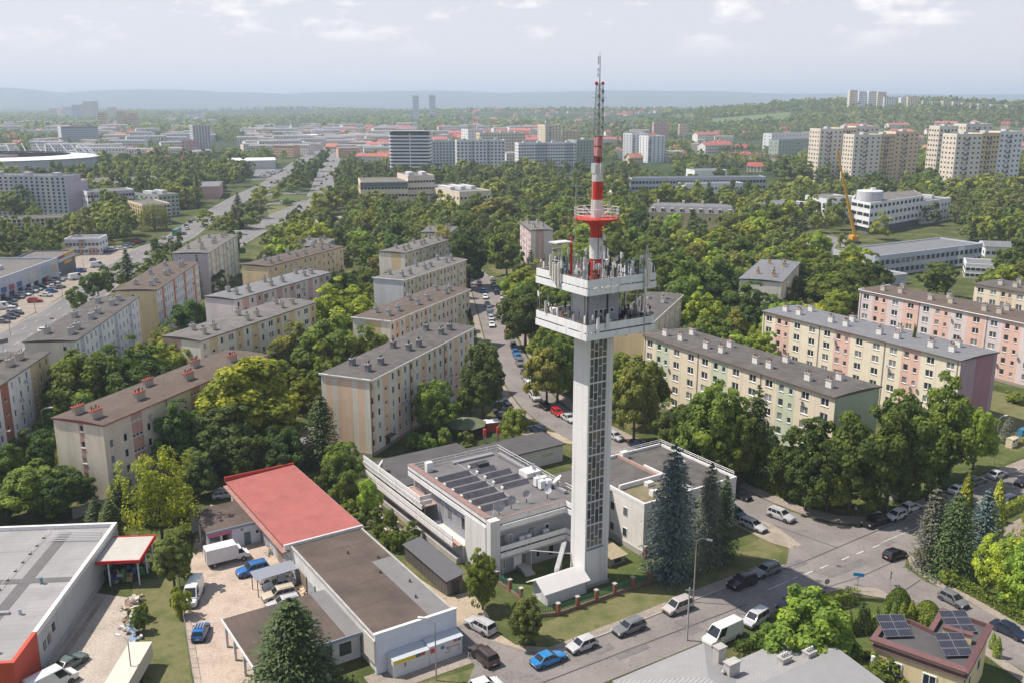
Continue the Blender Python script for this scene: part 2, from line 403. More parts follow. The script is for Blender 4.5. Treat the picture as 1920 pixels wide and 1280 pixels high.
G_DIRT = ground_mat('sandy_dirt', (0.30,0.245,0.18), (0.42,0.35,0.265), 0.35, 5.0, c3=(0.14,0.14,0.065), bump=0.4)
G_LAWN = ground_mat('lawn', (0.055,0.085,0.022), (0.105,0.125,0.04), 0.25, 5.0, c3=(0.17,0.155,0.07), bump=0.9)
G_DRY = ground_mat('dry_lawn', (0.092,0.112,0.038), (0.175,0.165,0.075), 0.30, 5.0, c3=(0.075,0.095,0.03), bump=0.9)
G_LINE = ground_mat('worn_road_paint', (0.42,0.41,0.40), (0.66,0.65,0.63), 1.2, 5.0)

ROADS = []      # (polyline, half width): trees keep off these
BLOCKERS = []   # polygons: trees keep off these
def sheet(name, pts, z, m, kind='structure', block=False, parent=None):
    b = MB(); b.face([(x, y, z) for x, y in pts])
    o = b.build(name, m, parent)
    # up-facing
    if o.data.polygons[0].normal.z < 0: o.data.flip_normals()
    if parent is None: tag(o, kind=kind)
    if block: BLOCKERS.append(list(pts))
    return o
def slab(name, pts, z1, m, parent=None):
    """raised pavement with a real kerb step"""
    b = MB(); b.prism(pts, -0.05, z1)
    o = b.build(name, m, parent)
    if parent is None: tag(o, kind='structure')
    return o
def offset_line(pts, d):
    out = []
    n = len(pts)
    for i, p in enumerate(pts):
        a = Vector(pts[max(0, i-1)]); c = Vector(pts[min(n-1, i+1)]); t = (c-a).normalized()
        out.append((p[0]-t.y*d, p[1]+t.x*d))
    return out
def smooth_line(pts, k=6):
    """Catmull-Rom through the points"""
    P = [Vector((*p, 0)) for p in pts]; P = [P[0]*2-P[1]] + P + [P[-1]*2-P[-2]]; out = []
    for i in range(1, len(P)-2):
        for j in range(k):
            t = j/k; a, b, c, d = P[i-1], P[i], P[i+1], P[i+2]
            q = 0.5*((2*b)+(-a+c)*t+(2*a-5*b+4*c-d)*t*t+(-a+3*b-3*c+d)*t**3); out.append((q.x, q.y))
    out.append((P[-2].x, P[-2].y)); return out
def strip(name, pts, w, z, m, parent=None):
    l = offset_line(pts, w/2); r = offset_line(pts, -w/2); b = MB()
    for i in range(len(pts)-1):
        b.face([(*r[i], z), (*r[i+1], z), (*l[i+1], z), (*l[i], z)])
    o = b.build(name, m, parent)
    if parent is None: tag(o, kind='structure')
    return o
def road(name, pts, w, z, m, smooth=True, dashes=None, edge=None):
    if smooth: pts = smooth_line(pts)
    ROADS.append((pts, w/2))
    o = strip(name, pts, w, z, m)
    if dashes:
        L = 0; b = MB()
        for i in range(len(pts)-1):
            a = Vector(pts[i]); c = Vector(pts[i+1]); d = (c-a); ln = d.length; t = d/ln; nn = Vector((-t.y, t.x))
            for off in dashes:
                s = 0.0
                while s < ln:
                    if ((L+s) % 9) < 3.2:
                        p = a+t*s+nn*off; q = a+t*min(ln, s+0.8)+nn*off
                        b.face([(*(p-nn*0.09), z+0.02), (*(q-nn*0.09), z+0.02), (*(q+nn*0.09), z+0.02), (*(p+nn*0.09), z+0.02)])
                    s += 0.8
            L += ln
        if b.f: 
            k = b.build('lane_marking', G_LINE, o); k['kind'] = 'stuff'
    if edge:
        for off in edge:
            strip('edge_marking', offset_line(pts, off), 0.16, z+0.02, G_LINE, o)
    return o

# front street and the streets that leave it
road('front_street', [S(-75,-19.5), S(-48,-17.2), S(-20,-16.2), S(0,-16.2), S(30,-16), S(60,-15.6), S(95,-14.8), S(150,-13)], 8.2, 0.02, G_ASPH)
bs = [S(37.6,-13), S(37.8,0), S(37.8,15), S(37.3,30), S(36.2,42), (9.2,193), (5.0,207), (0.9,230), (-2.2,253), (-4.6,278), (-7.2,305), (-10,333), (-14,362), (-22,392)]
road('back_street', bs, 9.2, 0.024, G_ASPH)
road('side_street', [S(35.4,-16), S(36.2,-24), S(36.4,-31), S(34.6,-42), S(31,-58)], 7.0, 0.028, G_ASPH)
sheet('junction_apron', [S(33.2,-4), S(31.5,-9), S(27,-12.3), S(54,-12.2), S(47.5,-10.6), S(43.6,-6), S(42.4,0)], 0.032, G_ASPH)
sheet('corner_apron', [S(24,-19.9), S(31,-21.5), S(33,-26), S(39.6,-27), S(41.3,-22), S(45.5,-19.6)], 0.036, G_ASPH)
sheet('gravel_parking', [S(30.8,8), S(30.8,-6), S(32.0,-9), S(34.2,-9), S(36.0,-2), S(35.2,3), S(33.6,10)], 0.040, G_GRAVEL)
# painted dashes and lines of the front street
mk = MB()
for a in (24, 27.2, 30.6, 35.4, 38.8, 42.6):
    mk.prism([S(a,-15.68), S(a+1.7,-15.6), S(a+1.7,-15.42), S(a,-15.5)], 0.03, 0.048)
mk.prism([S(45,-15.3), S(80,-14.5), S(80,-14.38), S(45,-15.18)], 0.03, 0.048)
mk.prism([S(19.5,-15.75), S(25,-15.62), S(25,-15.5), S(19.5,-15.63)], 0.03, 0.048)
o = mk.build('lane_marking', G_LINE, bpy.data.objects['front_street']); o['kind'] = 'stuff'
# tar seams in the road
seam = MB()
def seamline(pts, w=0.09):
    for p, q in zip(pts[:-1], pts[1:]):
        p = Vector(p); q = Vector(q); t = (q-p).normalized(); nn = Vector((-t.y, t.x))*w
        seam.face([(*(p-nn), 0.045), (*(q-nn), 0.045), (*(q+nn), 0.045), (*(p+nn), 0.045)])
seamline([S(18,-12.6), S(30,-12.9), S(44,-12.4), S(56,-11.9)]); seamline([S(-24,-16.3), S(-5,-16.6), S(14,-16.9)]); seamline([S(25.5,-19.6), S(33,-20.4), S(41,-20.2)])
seamline([S(36,-2), S(38,-12.6)]); seamline([S(33.5,-26.4), S(36.5,-26.1), S(39.8,-25.6)])
o = seam.build('tar_seam', mat('tar', (0.075,0.07,0.066), 0.8), bpy.data.objects['front_street']); o['kind'] = 'stuff'
pt_ = random.Random(4)
for i in range(16):
    a0 = pt_.uniform(-15,85); b0 = pt_.uniform(-19,-13.2); l, w_ = pt_.uniform(1.5,6), pt_.uniform(0.7,1.8)
    p_ = MB(); p_.face([(*S(a0,b0),0.0402+i*0.0002), (*S(a0+l,b0+pt_.uniform(-.1,.1)),0.0402+i*0.0002), (*S(a0+l,b0+w_),0.0402+i*0.0002), (*S(a0,b0+w_+pt_.uniform(-.2,.2)),0.0402+i*0.0002)])
    p_.build('asphalt_patch', G_ASPH3, bpy.data.objects['front_street'])
mh = MB(); mh.lathe(*S(33.4,-16.6), [(0.42,0.03),(0.42,0.05)], 14); mh.build('manhole_cover', mat('cast_iron', (0.10,0.085,0.075), 0.7), bpy.data.objects['front_street'])

# pavements with kerbs
slab('pavement', [S(-18.5,-12.1), S(0,-12.1), S(20,-11.9), S(27,-11.6), S(27,-10.1), S(18,-10.2), S(0,-10.7), S(-16.5,-10.9)], 0.12, G_PAVE)
slab('pavement', [S(43.2,20), S(42.6,4), S(43.2,-2), S(45.4,-7), S(49.5,-10.3), S(56,-11.6), S(75,-11.2), S(110,-10.2), S(110,-7.6), S(75,-8.6), S(56,-8.9), S(51,-8.2), S(47.4,-5), S(45.4,0), S(44.9,8), S(45,20)], 0.12, G_PAVE)
slab('pavement', [S(26,-20.2), S(30.2,-21.4), S(32.4,-24), S(32.8,-33), S(31,-42), S(28,-52), S(26.6,-51), S(29.4,-42), S(31,-33), S(30.8,-26), S(28.6,-23), S(24,-22)], 0.12, G_PAVE)
slab('pavement', [S(44.6,-20.0), S(41.6,-23), S(40.1,-28), S(39.8,-33), S(38.2,-42), S(35,-56), S(36.6,-57), S(39.6,-43), S(41.3,-33.5), S(41.7,-28), S(43.0,-24), S(46,-21)], 0.12, G_PAVE)
bp_ = smooth_line(bs)
slab('pavement', [p for p in offset_line(bp_, -5.2)[22:66]] + [p for p in reversed(offset_line(bp_, -7.6)[22:66])], 0.12, G_PAVE)
slab('pavement', [p for p in offset_line(bp_, 5.0)[30:66]] + [p for p in reversed(offset_line(bp_, 6.8)[30:66])], 0.12, G_PAVE)
# kerbstones of the front street
kb = MB()
for i in range(62):
    a0 = -18.4 + i*0.73
    kb.prism([S(a0,-12.3+0.006*max(0,a0)), S(a0+0.69,-12.3+0.006*max(0,a0)), S(a0+0.69,-12.11+0.006*max(0,a0)), S(a0,-12.11+0.006*max(0,a0))], -0.05, 0.14)
o = kb.build('kerb', mat('kerb_stone', (0.38,0.36,0.33), 0.9, var=0.15, scale=1), None); tag(o, kind='structure')

# lane between the garages and the station, yards, lanes
sheet('driveway', [S(-24.5,-12.3), S(-23.6,-6), S(-23.4,0), S(-22.9,14), S(-20,14), S(-19,7), S(-15.6,6.5), S(-16.8,0), S(-18.2,-4), S(-17.6,-8), S(-14.5,-10.8), S(-14,-12.4)], 0.016, G_DIRT)
sheet('driveway_apron', [S(-27.5,-12.4), S(-24.2,-9), S(-23.6,-1), S(-20.6,0), S(-19.6,-5.5), S(-17.2,-10), S(-14,-12.4)], 0.024, G_ASPH)
sheet('forecourt_pavement', [S(-36.5,-8.2), S(-24.2,-8.4), S(-23.8,-3.9), S(-36.5,-3.9)], 0.03, G_PAVE)
YARD = [(-49.35,134.04), (-50.98,147.04), (-38.99,138.79), (-27.56,122.17), (-26.37,116.19), (-35.96,108.76), (-28.18,95.63), (-36.91,95.63), (-43.05,110.71), (-46.02,120.63)]
sheet('paved_yard', YARD, 0.02, G_YARD, block=True)
sheet('loading_lane', [(-57.08,94.61), (-57.02,99), (-58.05,117.64), (-52.52,116.19), (-50.59,110.05), (-48.03,106.88), (-43.6,95.63)], 0.02, G_CONC, block=True)
sheet('lane_kerb_strip', [(-55.42,99.65), (-56.4,116.19), (-55.78,115.77), (-54.45,99.22)], 0.035, G_PAVE)
sheet('dry_bank', [(-54.04,121.4), (-47.95,121.4), (-43.19,110.71), (-37.03,95.63), (-43.23,95.63), (-49.2,108.13)], 0.012, G_DRY)
sheet('station_lawn', [S(-10.6,-4.6), S(11,-4.6), S(11,9), S(-11,7.2)], 0.014, G_LAWN)
sheet('street_verge', [S(-16,-10.8), S(27,-10.1), S(30.5,-8.8), S(30.8,-4), S(20,-5), S(-11,-5.6), S(-13.8,-5)], 0.010, G_DRY)
sheet('corner_verge', [S(-36,-12.8), S(-27.4,-12.6), S(-24.6,-9.4), S(-36,-8.4)], 0.014, G_DRY)
sheet('garden_lawn', [S(19,-23), S(30.3,-24.5), S(30.6,-33), S(27.5,-44), S(20,-60), S(2,-60), S(2,-32)], 0.012, G_LAWN)
sheet('corner_garden', [S(46.5,-21.5), S(90,-19.3), S(90,-60), S(40,-60), S(42.2,-33)], 0.008, G_LAWN)
sheet('garden_path', [S(60,-23), S(72,-22), S(72,-30), S(58,-30)], 0.02, G_PAVE)
sheet('grass_strip', [S(47.5,0), S(60,-8), S(110,-7), S(110,0), S(56,4)], 0.010, G_LAWN)
sheet('back_dirt', [(2,188), (8,183), (18,180), (26,171), (22,168), (12,176), (-2,184)], 0.012, G_DIRT)
sheet('back_lawn', [(-3,355), (0,330), (5,335), (22,350), (20,380), (-10,380)], 0.012, G_DRY)
sheet('parking_court', [(4,316), (14,318), (16,345), (2,340)], 0.02, G_ASPH, block=True)
sheet('side_court', [(-16,197), (-2,196), (0,214), (-14,216)], 0.018, G_DRY, block=True)
sheet('block_path', [(88,196), (112,214), (124,196), (104,172), (96,176)], 0.012, G_DRY)

# west road, avenue with the green island, and the dual road to the shopping centre
road('west_road', [(-135,210.2), (-139.03,235.68), (-142.06,253.92), (-144.66,282.77), (-147.27,311.38), (-155.94,355.88), (-161.82,394.27), (-166.61,431.51), (-165.7,460.94), (-173.38,514.26), (-179.95,566.87), (-186.98,627.68), (-193.8,694.35), (-199.97,781.54), (-216.06,906.66), (-237.83,1068.68), (-262.56,1272.23), (-289.11,1492.32)], 15.0, 0.02, G_ASPH2, dashes=(-2.6, 2.6), edge=(-7, 7))
road('main_avenue', [(-135.03,425.1), (-137.07,484.15), (-137.44,525.9), (-135.58,583.87), (-134.8,641.39), (-145.63,724.17), (-164.91,836.6), (-189.97,989.25), (-226.17,1220.66), (-261.27,1439.05), (-302.77,1701.93)], 17.0, 0.024, G_ASPH2, dashes=(-4, 0.0, 4), edge=(-8, 8))
road('cross_road', [(-171.32,595.77), (-162.37,624.34), (-146.23,631.05), (-130.45,641.39)], 9.0, 0.028, G_ASPH2)
road('cross_road', [(-183.41,663.09), (-174.22,694.35), (-157.51,698.46), (-143.46,711.09)], 9.0, 0.030, G_ASPH2)
road('estate_lane', [(-96,230), (-88,262), (-86,300), (-92,345)], 5.0, 0.016, G_ASPH)
road('estate_lane', [(-20,200), (-44,212), (-60,228), (-80,250)], 4.5, 0.014, G_ASPH)
road('estate_lane', [(-78,150), (-79,168), (-76,186), (-72,196)], 4.5, 0.015, G_ASPH)
road('estate_lane', [(-44,165), (-40,185), (-34,205), (-14,226)], 4.0, 0.013, G_ASPH)
road('east_lane', [(62,208), (90,240), (118,262), (170,262)], 5.0, 0.014, G_ASPH)
road('far_road', [(-294.59,1655.47), (-270.49,1803.03), (-189.23,1701.93)], 14.0, 0.02, G_ASPH2)
sheet('mall_parking', [(-169.48,284.96), (-176.75,317.59), (-176.46,355.88), (-190.6,406.94), (-189.09,438.1), (-171.04,428.28), (-166.42,398.41), (-157.31,340.79), (-152.76,295.63), (-147.96,263.11), (-144.76,240.95)], 0.012, G_PAVE, block=True)
sheet('mall_lawn_strip', [(-144.94,246.43), (-147.29,261.85), (-152.38,294.85), (-154.23,297.22), (-150.69,268.27), (-148.09,252.15)], 0.018, G_DRY)
sheet('mall_lawn_strip', [(-155.1,306.24), (-158.43,342.87), (-159.09,347.11), (-160.76,348.18), (-156.18,312.26)], 0.018, G_DRY)
sheet('road_island', [(-172.48,641.39), (-174.14,678.37), (-154.83,686.27), (-142.3,670.65), (-141.01,648.47), (-154.99,637.91)], 0.06, G_LAWN)
sheet('car_dealer_lot', [(-224.62,819.3), (-257.47,957.56), (-237.89,965.3), (-223.54,899.82), (-214.63,830.75)], 0.02, G_ASPH2, block=True)
sheet('centre_car_park', [(-285.17,1422.12), (-329.26,1701.93), (-225.41,1803.03), (-192.74,1492.32)], 0.02, G_CONC, block=True)
sheet('avenue_lawn', [(-144.17,558.72), (-158.27,608.14), (-136.6,627.68), (-139.96,595.77)], 0.016, G_DRY)
sheet('hospital_court', [(136.25,441.47), (159.41,478.14), (167.71,455.47), (155.71,425.1), (136.73,418.88)], 0.02, G_ASPH2, block=True)
sheet('small_car_park', [(-105.59,498.77), (-112.92,540.57), (-101.39,558.72), (-92.62,525.9), (-87.2,478.14)], 0.02, G_PAVE, block=True)

# ------------------------------------------------------------ apartment blocks
def facing(c, name, var=0.06, stain=0.12):
    return mat(name, c, 0.9, var=var, scale=0.35, stain=stain, stain_scale=0.22, streak=0.28)
WC = {
 'ivory': facing((0.74,0.70,0.62),'render_ivory'),
 'cream': facing((0.72,0.63,0.48),'render_cream'), 'green': facing((0.53,0.57,0.42),'render_pale_green'), 'yellow': facing((0.75,0.68,0.53),'render_pale_yellow'),
 'salmon': facing((0.70,0.47,0.39),'render_salmon'), 'lilacw': facing((0.66,0.58,0.57),'render_lilac_white'), 'mauve': facing((0.40,0.30,0.34),'render_mauve'),
 'plum': facing((0.37,0.20,0.24),'render_plum'), 'beige': facing((0.68,0.60,0.49),'render_beige', stain=0.35), 'pink': facing((0.50,0.29,0.24),'render_dull_pink'),
 'tan': facing((0.74,0.54,0.38),'render_tan'), 'pale': facing((0.70,0.665,0.57),'render_pale_stone'), 'ochre': facing((0.64,0.51,0.30),'render_ochre'),
 'white': facing((0.76,0.77,0.785),'render_white'), 'orange': facing((0.60,0.24,0.11),'render_orange'), 'grey': facing((0.56,0.565,0.59),'render_grey'),
 'bluegrey': facing((0.47,0.50,0.57),'render_blue_grey'), 'sage': facing((0.36,0.42,0.36),'render_sage'), 'apricot': facing((0.66,0.53,0.37),'render_apricot'),
 'brick': facing((0.36,0.15,0.10),'render_brick_red'), 'lilac': facing((0.52,0.45,0.52),'render_lilac'), 'plinth': facing((0.33,0.29,0.25),'render_plinth', stain=0.4),
 'darkgrey': facing((0.16,0.17,0.19),'cladding_dark_grey'), 'pinkish': facing((0.55,0.36,0.34),'render_rose'),
}
ROOFM = {
 'grey': mat('roof_felt_grey', (0.135,0.124,0.115), 0.95, scale=0.5, col2=(0.085,0.079,0.075), bump=0.2, stain=0.45, stain_scale=0.12, seams=0.4),
 'brown': mat('roof_felt_brown', (0.14,0.107,0.088), 0.95, scale=0.5, col2=(0.105,0.083,0.068), bump=0.2, stain=0.4, stain_scale=0.15, seams=0.4),
 'sheet': mat('roof_sheet_grey', (0.20,0.205,0.215), 0.7, scale=0.8, col2=(0.15,0.153,0.165), stain=0.25, stain_scale=0.2),
 'light': mat('roof_pale_felt', (0.19,0.178,0.167), 0.95, scale=0.4, col2=(0.125,0.118,0.11), stain=0.45, stain_scale=0.1, seams=0.35),
 'dark': mat('roof_felt_dark', (0.105,0.10,0.10), 0.9, scale=0.4, col2=(0.075,0.072,0.074), bump=0.15, stain=0.2, stain_scale=0.2),
}
WIN = {'W':(1.75,1.45), 'w':(0.95,1.45), 's':(1.15,1.4), 'q':(0.85,1.1), 'st':(1.0,0.75), 'wide':(2.6,0.55), 'X':(2.4,1.6)}
WIN_CACHE = {}
def window_meshes(k):
    """frame with sashes and sill; pane behind it.  local -Y looks out, z=0 at the sill"""
    if k in WIN_CACHE: return WIN_CACHE[k]
    w, h = WIN[k]; fr = MB(); t = 0.09
    fr.box(-w/2, -w/2+t, 0, 0.07, 0, h); fr.box(w/2-t, w/2, 0, 0.07, 0, h)
    fr.box(-w/2+t, w/2-t, 0, 0.07, 0, t); fr.box(-w/2+t, w/2-t, 0, 0.07, h-t, h)
    n = {'W':2,'X':3,'w':1,'s':1,'q':1,'st':1,'wide':3}[k]
    for i in range(1, n):
        x = -w/2 + w*i/n; fr.box(x-0.07, x+0.07, 0.0, 0.075, t, h-t)
    fr.box(-w/2-0.06, w/2+0.06, -0.24, 0.0, -0.06, -0.01)       # outer sill
    me = fr.mesh('window', M_PVC)
    p = MB(); p.box(-w/2+t, w/2-t, 0.03, 0.05, t, h-t); pm = p.mesh('pane', M_GLASS)
    WIN_CACHE[k] = (me, pm); return me, pm
def put_window(root, k, loc, rz):
    me, pm = window_meshes(k)
    w = link('window', me, root, loc, rz); link('pane', pm, w)
    return w

def facade(mb, P, strips, z0, storeys, sh, H, colours, wins, first=0.95):
    """strips: (colour, width, windows); P(s, d, z) gives local point; d = depth into the wall"""
    s = 0.0; D = 0.17
    for colour, wd, wk in strips:
        m = colours.index(colour); s1 = s + wd
        ks = list(wk.split('+')) if wk else []
        n = len(ks); holes = []
        for i, k in enumerate(ks):
            w, h = WIN[k]; c = s + wd*(i+0.5)/n
            zs = []
            for f in range(storeys):
                zz = z0 + f*sh + first + (sh*0.5 if k == 'st' else 0)
                if zz + h < H-0.15: zs.append((zz, zz+h))
            holes.append((c-w/2, c+w/2, zs, k))
        x = s
        for (a, b, zs, k) in holes:
            if a > x: mb.face([P(x,0,0), P(a,0,0), P(a,0,H), P(x,0,H)], m)
            z = 0
            for (u, v) in zs:
                mb.face([P(a,0,z), P(b,0,z), P(b,0,u), P(a,0,u)], m)
                mb.face([P(a,0,u), P(b,0,u), P(b,D,u), P(a,D,u)], m); mb.face([P(a,0,v), P(a,D,v), P(b,D,v), P(b,0,v)], m)
                mb.face([P(a,0,u), P(a,D,u), P(a,D,v), P(a,0,v)], m); mb.face([P(b,0,u), P(b,0,v), P(b,D,v), P(b,D,u)], m)
                mb.face([P(a,D+0.05,u), P(b,D+0.05,u), P(b,D+0.05,v), P(a,D+0.05,v)], m)
                wins.append((k, (a+b)/2, D-0.05, u))
                z = v
            mb.face([P(a,0,z), P(b,0,z), P(b,0,H), P(a,0,H)], m)
            x = b
        if x < s1: mb.face([P(x,0,0), P(s1,0,0), P(s1,0,H), P(x,0,H)], m)
        s = s1
    return s

CH_CACHE = {}
def chimney(root, x, y, z, style, rz=0.0, long=False):
    key = (style, long)
    if key not in CH_CACHE:
        L, Wd, h = (2.2 if long else 1.3), 0.8, 1.3
        col = {'cream':(0.50,0.45,0.37),'red':(0.42,0.36,0.30),'grey':(0.42,0.42,0.40),'dark':(0.20,0.20,0.21),'white':(0.70,0.68,0.64),'orange':(0.55,0.36,0.18)}[style]
        body = MB().box(-L/2, L/2, -Wd/2, Wd/2, -0.3, h).mesh('chimney', mat('chimney_'+style, col, 0.9, var=0.12, scale=2, stain=0.3, stain_scale=0.8))
        capc = {'red':(0.36,0.085,0.06)}.get(style, (0.30,0.29,0.27))
        cap = MB().box(-L/2-0.1, L/2+0.1, -Wd/2-0.1, Wd/2+0.1, h, h+0.13).mesh('cap', mat('chimney_cap_'+('red' if style == 'red' else 'grey'), capc, 0.85))
        pc = {'dark':(0.09,0.10,0.115),'cream':(0.20,0.20,0.20),'grey':(0.30,0.32,0.34),'white':(0.20,0.085,0.06),'red':(0.10,0.055,0.05),'orange':(0.19,0.075,0.055)}[style]
        pot = MB().lathe(0, 0, [(0.11,0),(0.10,0.42),(0.16,0.44),(0.16,0.52),(0.03,0.64)], 7).mesh('chimney_pot', mat('chimney_pot_'+style, pc, 0.6, metal=0.2 if style in ('dark','grey') else 0))
        CH_CACHE[key] = (body, cap, pot, L, h)
    body, cap, pot, L, h = CH_CACHE[key]
    c = link('chimney', body, root, (x, y, z), rz); link('cap', cap, c)
    n = 4 if long else 3
    for i in range(n):
        q = link('chimney_pot', pot, c, (-L/2+L*(i+0.5)/n + rnd.uniform(-.06,.06), rnd.uniform(-.12,.12), h+0.12)); q.scale = (1, 1, rnd.uniform(0.7, 1.35))

def gable_roof(mb, x0, x1, y0, y1, z, edge, crown):
    sec = [(y0,z),(y1,z),(y1,z+edge),((y0+y1)/2+(y1-y0)*0.22,z+edge+crown*0.8),((y0+y1)/2,z+edge+crown),((y0+y1)/2-(y1-y0)*0.22,z+edge+crown*0.8),(y0,z+edge)]
    n = len(sec)
    mb.face([(x0,y,zz) for y,zz in reversed(sec)], 1); mb.face([(x1,y,zz) for y,zz in sec], 1)
    for i in range(n):
        (ya,za),(yb,zb) = sec[i], sec[(i+1) % n]
        mb.face([(x0,ya,za),(x0,yb,zb),(x1,yb,zb),(x1,ya,za)], 1 if i in (0,1,6) else 0)

FOOT = []       # building footprints for keeping trees out
def footprint(O, ang, L, Wd, pad=1.2):
    c, s_ = math.cos(ang), math.sin(ang)
    FOOT.append([(O[0]+x*c-y*s_, O[1]+x*s_+y*c) for x, y in ((-pad,-pad),(L+pad,-pad),(L+pad,Wd+pad),(-pad,Wd+pad))])
def block(label, O, ang, L, Wd, H, front, left=None, right=None, roof='grey', chim='cream', chx=None, edge='dark', group=None, storeys=5, sh=2.8, z0=0.9, name='apartment_block', plinth='plinth', pipes=(), doors=(), chlong=False):
    a = R(ang); root = thing(name, label, 'apartment block', (*O, 0), a, group)
    footprint(O, a, L, Wd)
    tot = sum(w for _, w, _ in front); k = L/tot; front = [(c, w*k, q) for c, w, q in front]
    left = left or [(front[0][0], Wd, '')]; right = right or [(front[-1][0], Wd, '')]
    left = [(c, w*Wd/sum(q[1] for q in left), q_) for c, w, q_ in left]; right = [(c, w*Wd/sum(q[1] for q in right), q_) for c, w, q_ in right]
    cols = sorted({c for c, _, _ in front+left+right})
    mb = MB(); wins = []; allw = []
    facade(mb, lambda s,d,z: (s,d,z), front, z0, storeys, sh, H, cols, wins); allw += [(k_, (s,d,z), 0) for k_,s,d,z in wins]; wins.clear()
    facade(mb, lambda s,d,z: (d,Wd-s,z), left, z0, storeys, sh, H, cols, wins); allw += [(k_, (d,Wd-s,z), -math.pi/2) for k_,s,d,z in wins]; wins.clear()
    facade(mb, lambda s,d,z: (L-d,s,z), right, z0, storeys, sh, H, cols, wins); allw += [(k_, (L-d,s,z), math.pi/2) for k_,s,d,z in wins]
    mb.face([(L,Wd,0),(0,Wd,0),(0,Wd,H),(L,Wd,H)], cols.index(front[0][0]))
    mb.build('wall', [WC[c] for c in cols], root)
    for k_, p, rz in allw: put_window(root, k_, p, rz)
    rb = MB(); gable_roof(rb, -0.25, L+0.25, -0.4, Wd+0.4, H, 0.22, 0.28)
    em = {'dark':M_DARK, 'white':M_WHITE, 'red':mat('fascia_dark_red', (0.16,0.045,0.05), 0.7), 'brown':mat('fascia_brown', (0.13,0.085,0.065), 0.7)}[edge]
    ro = rb.build('roof', [ROOFM[roof], em], root)
    if edge == 'white':
        MB().box(-0.32, -0.02, -0.42, Wd+0.42, H+0.24, H+0.36).build('verge_trim', M_WHITE, ro)
    MB().box(-0.06, L+0.06, -0.06, Wd+0.06, -0.2, 0.7).build('plinth', WC[plinth], root)
    MB().tube((0,-0.48,H+0.12), (L,-0.48,H+0.12), 0.08, 6).build('gutter', em, root)
    for px in pipes: MB().tube((px,-0.12,0.2), (px,-0.12,H), 0.06, 6).build('downpipe', M_DARK, root)
    for dx in doors:
        d = MB().box(dx-0.8, dx+0.8, -0.05, 0.02, 0.1, 2.3).build('door', mat('door_brown', (0.10,0.055,0.04), 0.5), root)
        MB().box(dx-1.2, dx+1.2, -1.3, 0.0, 2.5, 2.65).build('door_canopy', mat('canopy_dark_green', (0.05,0.08,0.065), 0.6), root)
    n = max(2, round(L/15))
    if chx is None:
        chx = []
        for i in range(n):
            x = L*(i+0.5)/n
            chx += [(x-2.6+rnd.uniform(-.9,.9), 0.27+rnd.uniform(-.03,.03)), (x+1.8+rnd.uniform(-.9,.9), 0.30+rnd.uniform(-.05,.03)), (x-0.4+rnd.uniform(-1.2,1.2), 0.72+rnd.uniform(-.05,.05))]
    for x, fy in chx: chimney(root, x, Wd*fy, H+0.45, chim, 0.0, chlong)
    dm = CH_CACHE.setdefault('_dish', MB().dish((0,0,0), (-0.4,-1,0.35), 0.42, 0.12, 0, 10).mesh('satellite_dish', mat('facade_dish', (0.30,0.30,0.31), 0.6)))
    for i in range(5): link('satellite_dish', dm, root, (rnd.uniform(1,L-1), -0.35, z0+sh*rnd.randrange(1,storeys)+0.7))
    for i in range(3):      # roof vents and aerials
        x = rnd.uniform(2, L-2); h = rnd.uniform(1.5, 2.6)
        q = MB().tube((0,0,0), (0,0,h), 0.03, 5); q.tube((-0.5,0,h-0.2), (0.5,0,h-0.2), 0.02, 4); q.tube((-0.35,0,h-0.5), (0.35,0,h-0.5), 0.02, 4)
        q.build('roof_aerial', M_GALV, root, (x, Wd*rnd.uniform(0.3,0.7), H+0.6))
    return root

secR1 = [('cream',4.0,'W'),('green',4.6,'s+q'),('cream',4.5,'W'),('cream',4.5,'W')]
secR2 = [('yellow',4.2,'W'),('salmon',4.4,'s+q'),('yellow',4.5,'W'),('yellow',4.4,'W')]
secR3 = [('lilacw',4.2,'W'),('salmon',4.4,'s+q'),('lilacw',4.5,'W'),('salmon',4.4,'W')]
secR4 = [('cream',4.4,'W'),('cream',4.4,'W'),('apricot',4.4,'s+q'),('cream',4.4,'W')]
c31 = math.cos(R(-58.5)); s31 = math.sin(R(-58.5))
def from_right(p, L, ang): return (p[0]-L*math.cos(R(ang)), p[1]-L*math.sin(R(ang)))
b_ = block('long cream and pale green five-storey block right of the tower shaft', from_right((57.3,158.6),53,-58.5), -58.5, 53, 12, 15.2, secR1*3, right=[('green',12,'')], roof='grey', chim='white', edge='brown', pipes=(0.5,17.7,35.3))
block('yellow and salmon block with grey metal roof and mauve end wall', from_right((90.7,182.6),54,-58.7), -58.7, 54, 12.4, 15.2, secR2*3, right=[('mauve',5,''),('plum',6,''),('mauve',1.2,'')], roof='sheet', chim='white', edge='brown', pipes=(0.6,18,36,53.4))
block('pink and lilac-white block with brown roof at the right edge', from_right((135,191.5),75,-59.2), -59.2, 75, 12.4, 15.2, secR3*4, right=[('salmon',12,'')], roof='brown', chim='cream', edge='white', pipes=(0.6,19,38))
block('cream and apricot block behind the pink and lilac-white block', from_right((164.4,211.4),62,-59.2), -59.2, 62, 12.4, 15.2, secR4*4, right=[('cream',12,'')], roof='grey', chim='cream', edge='brown')

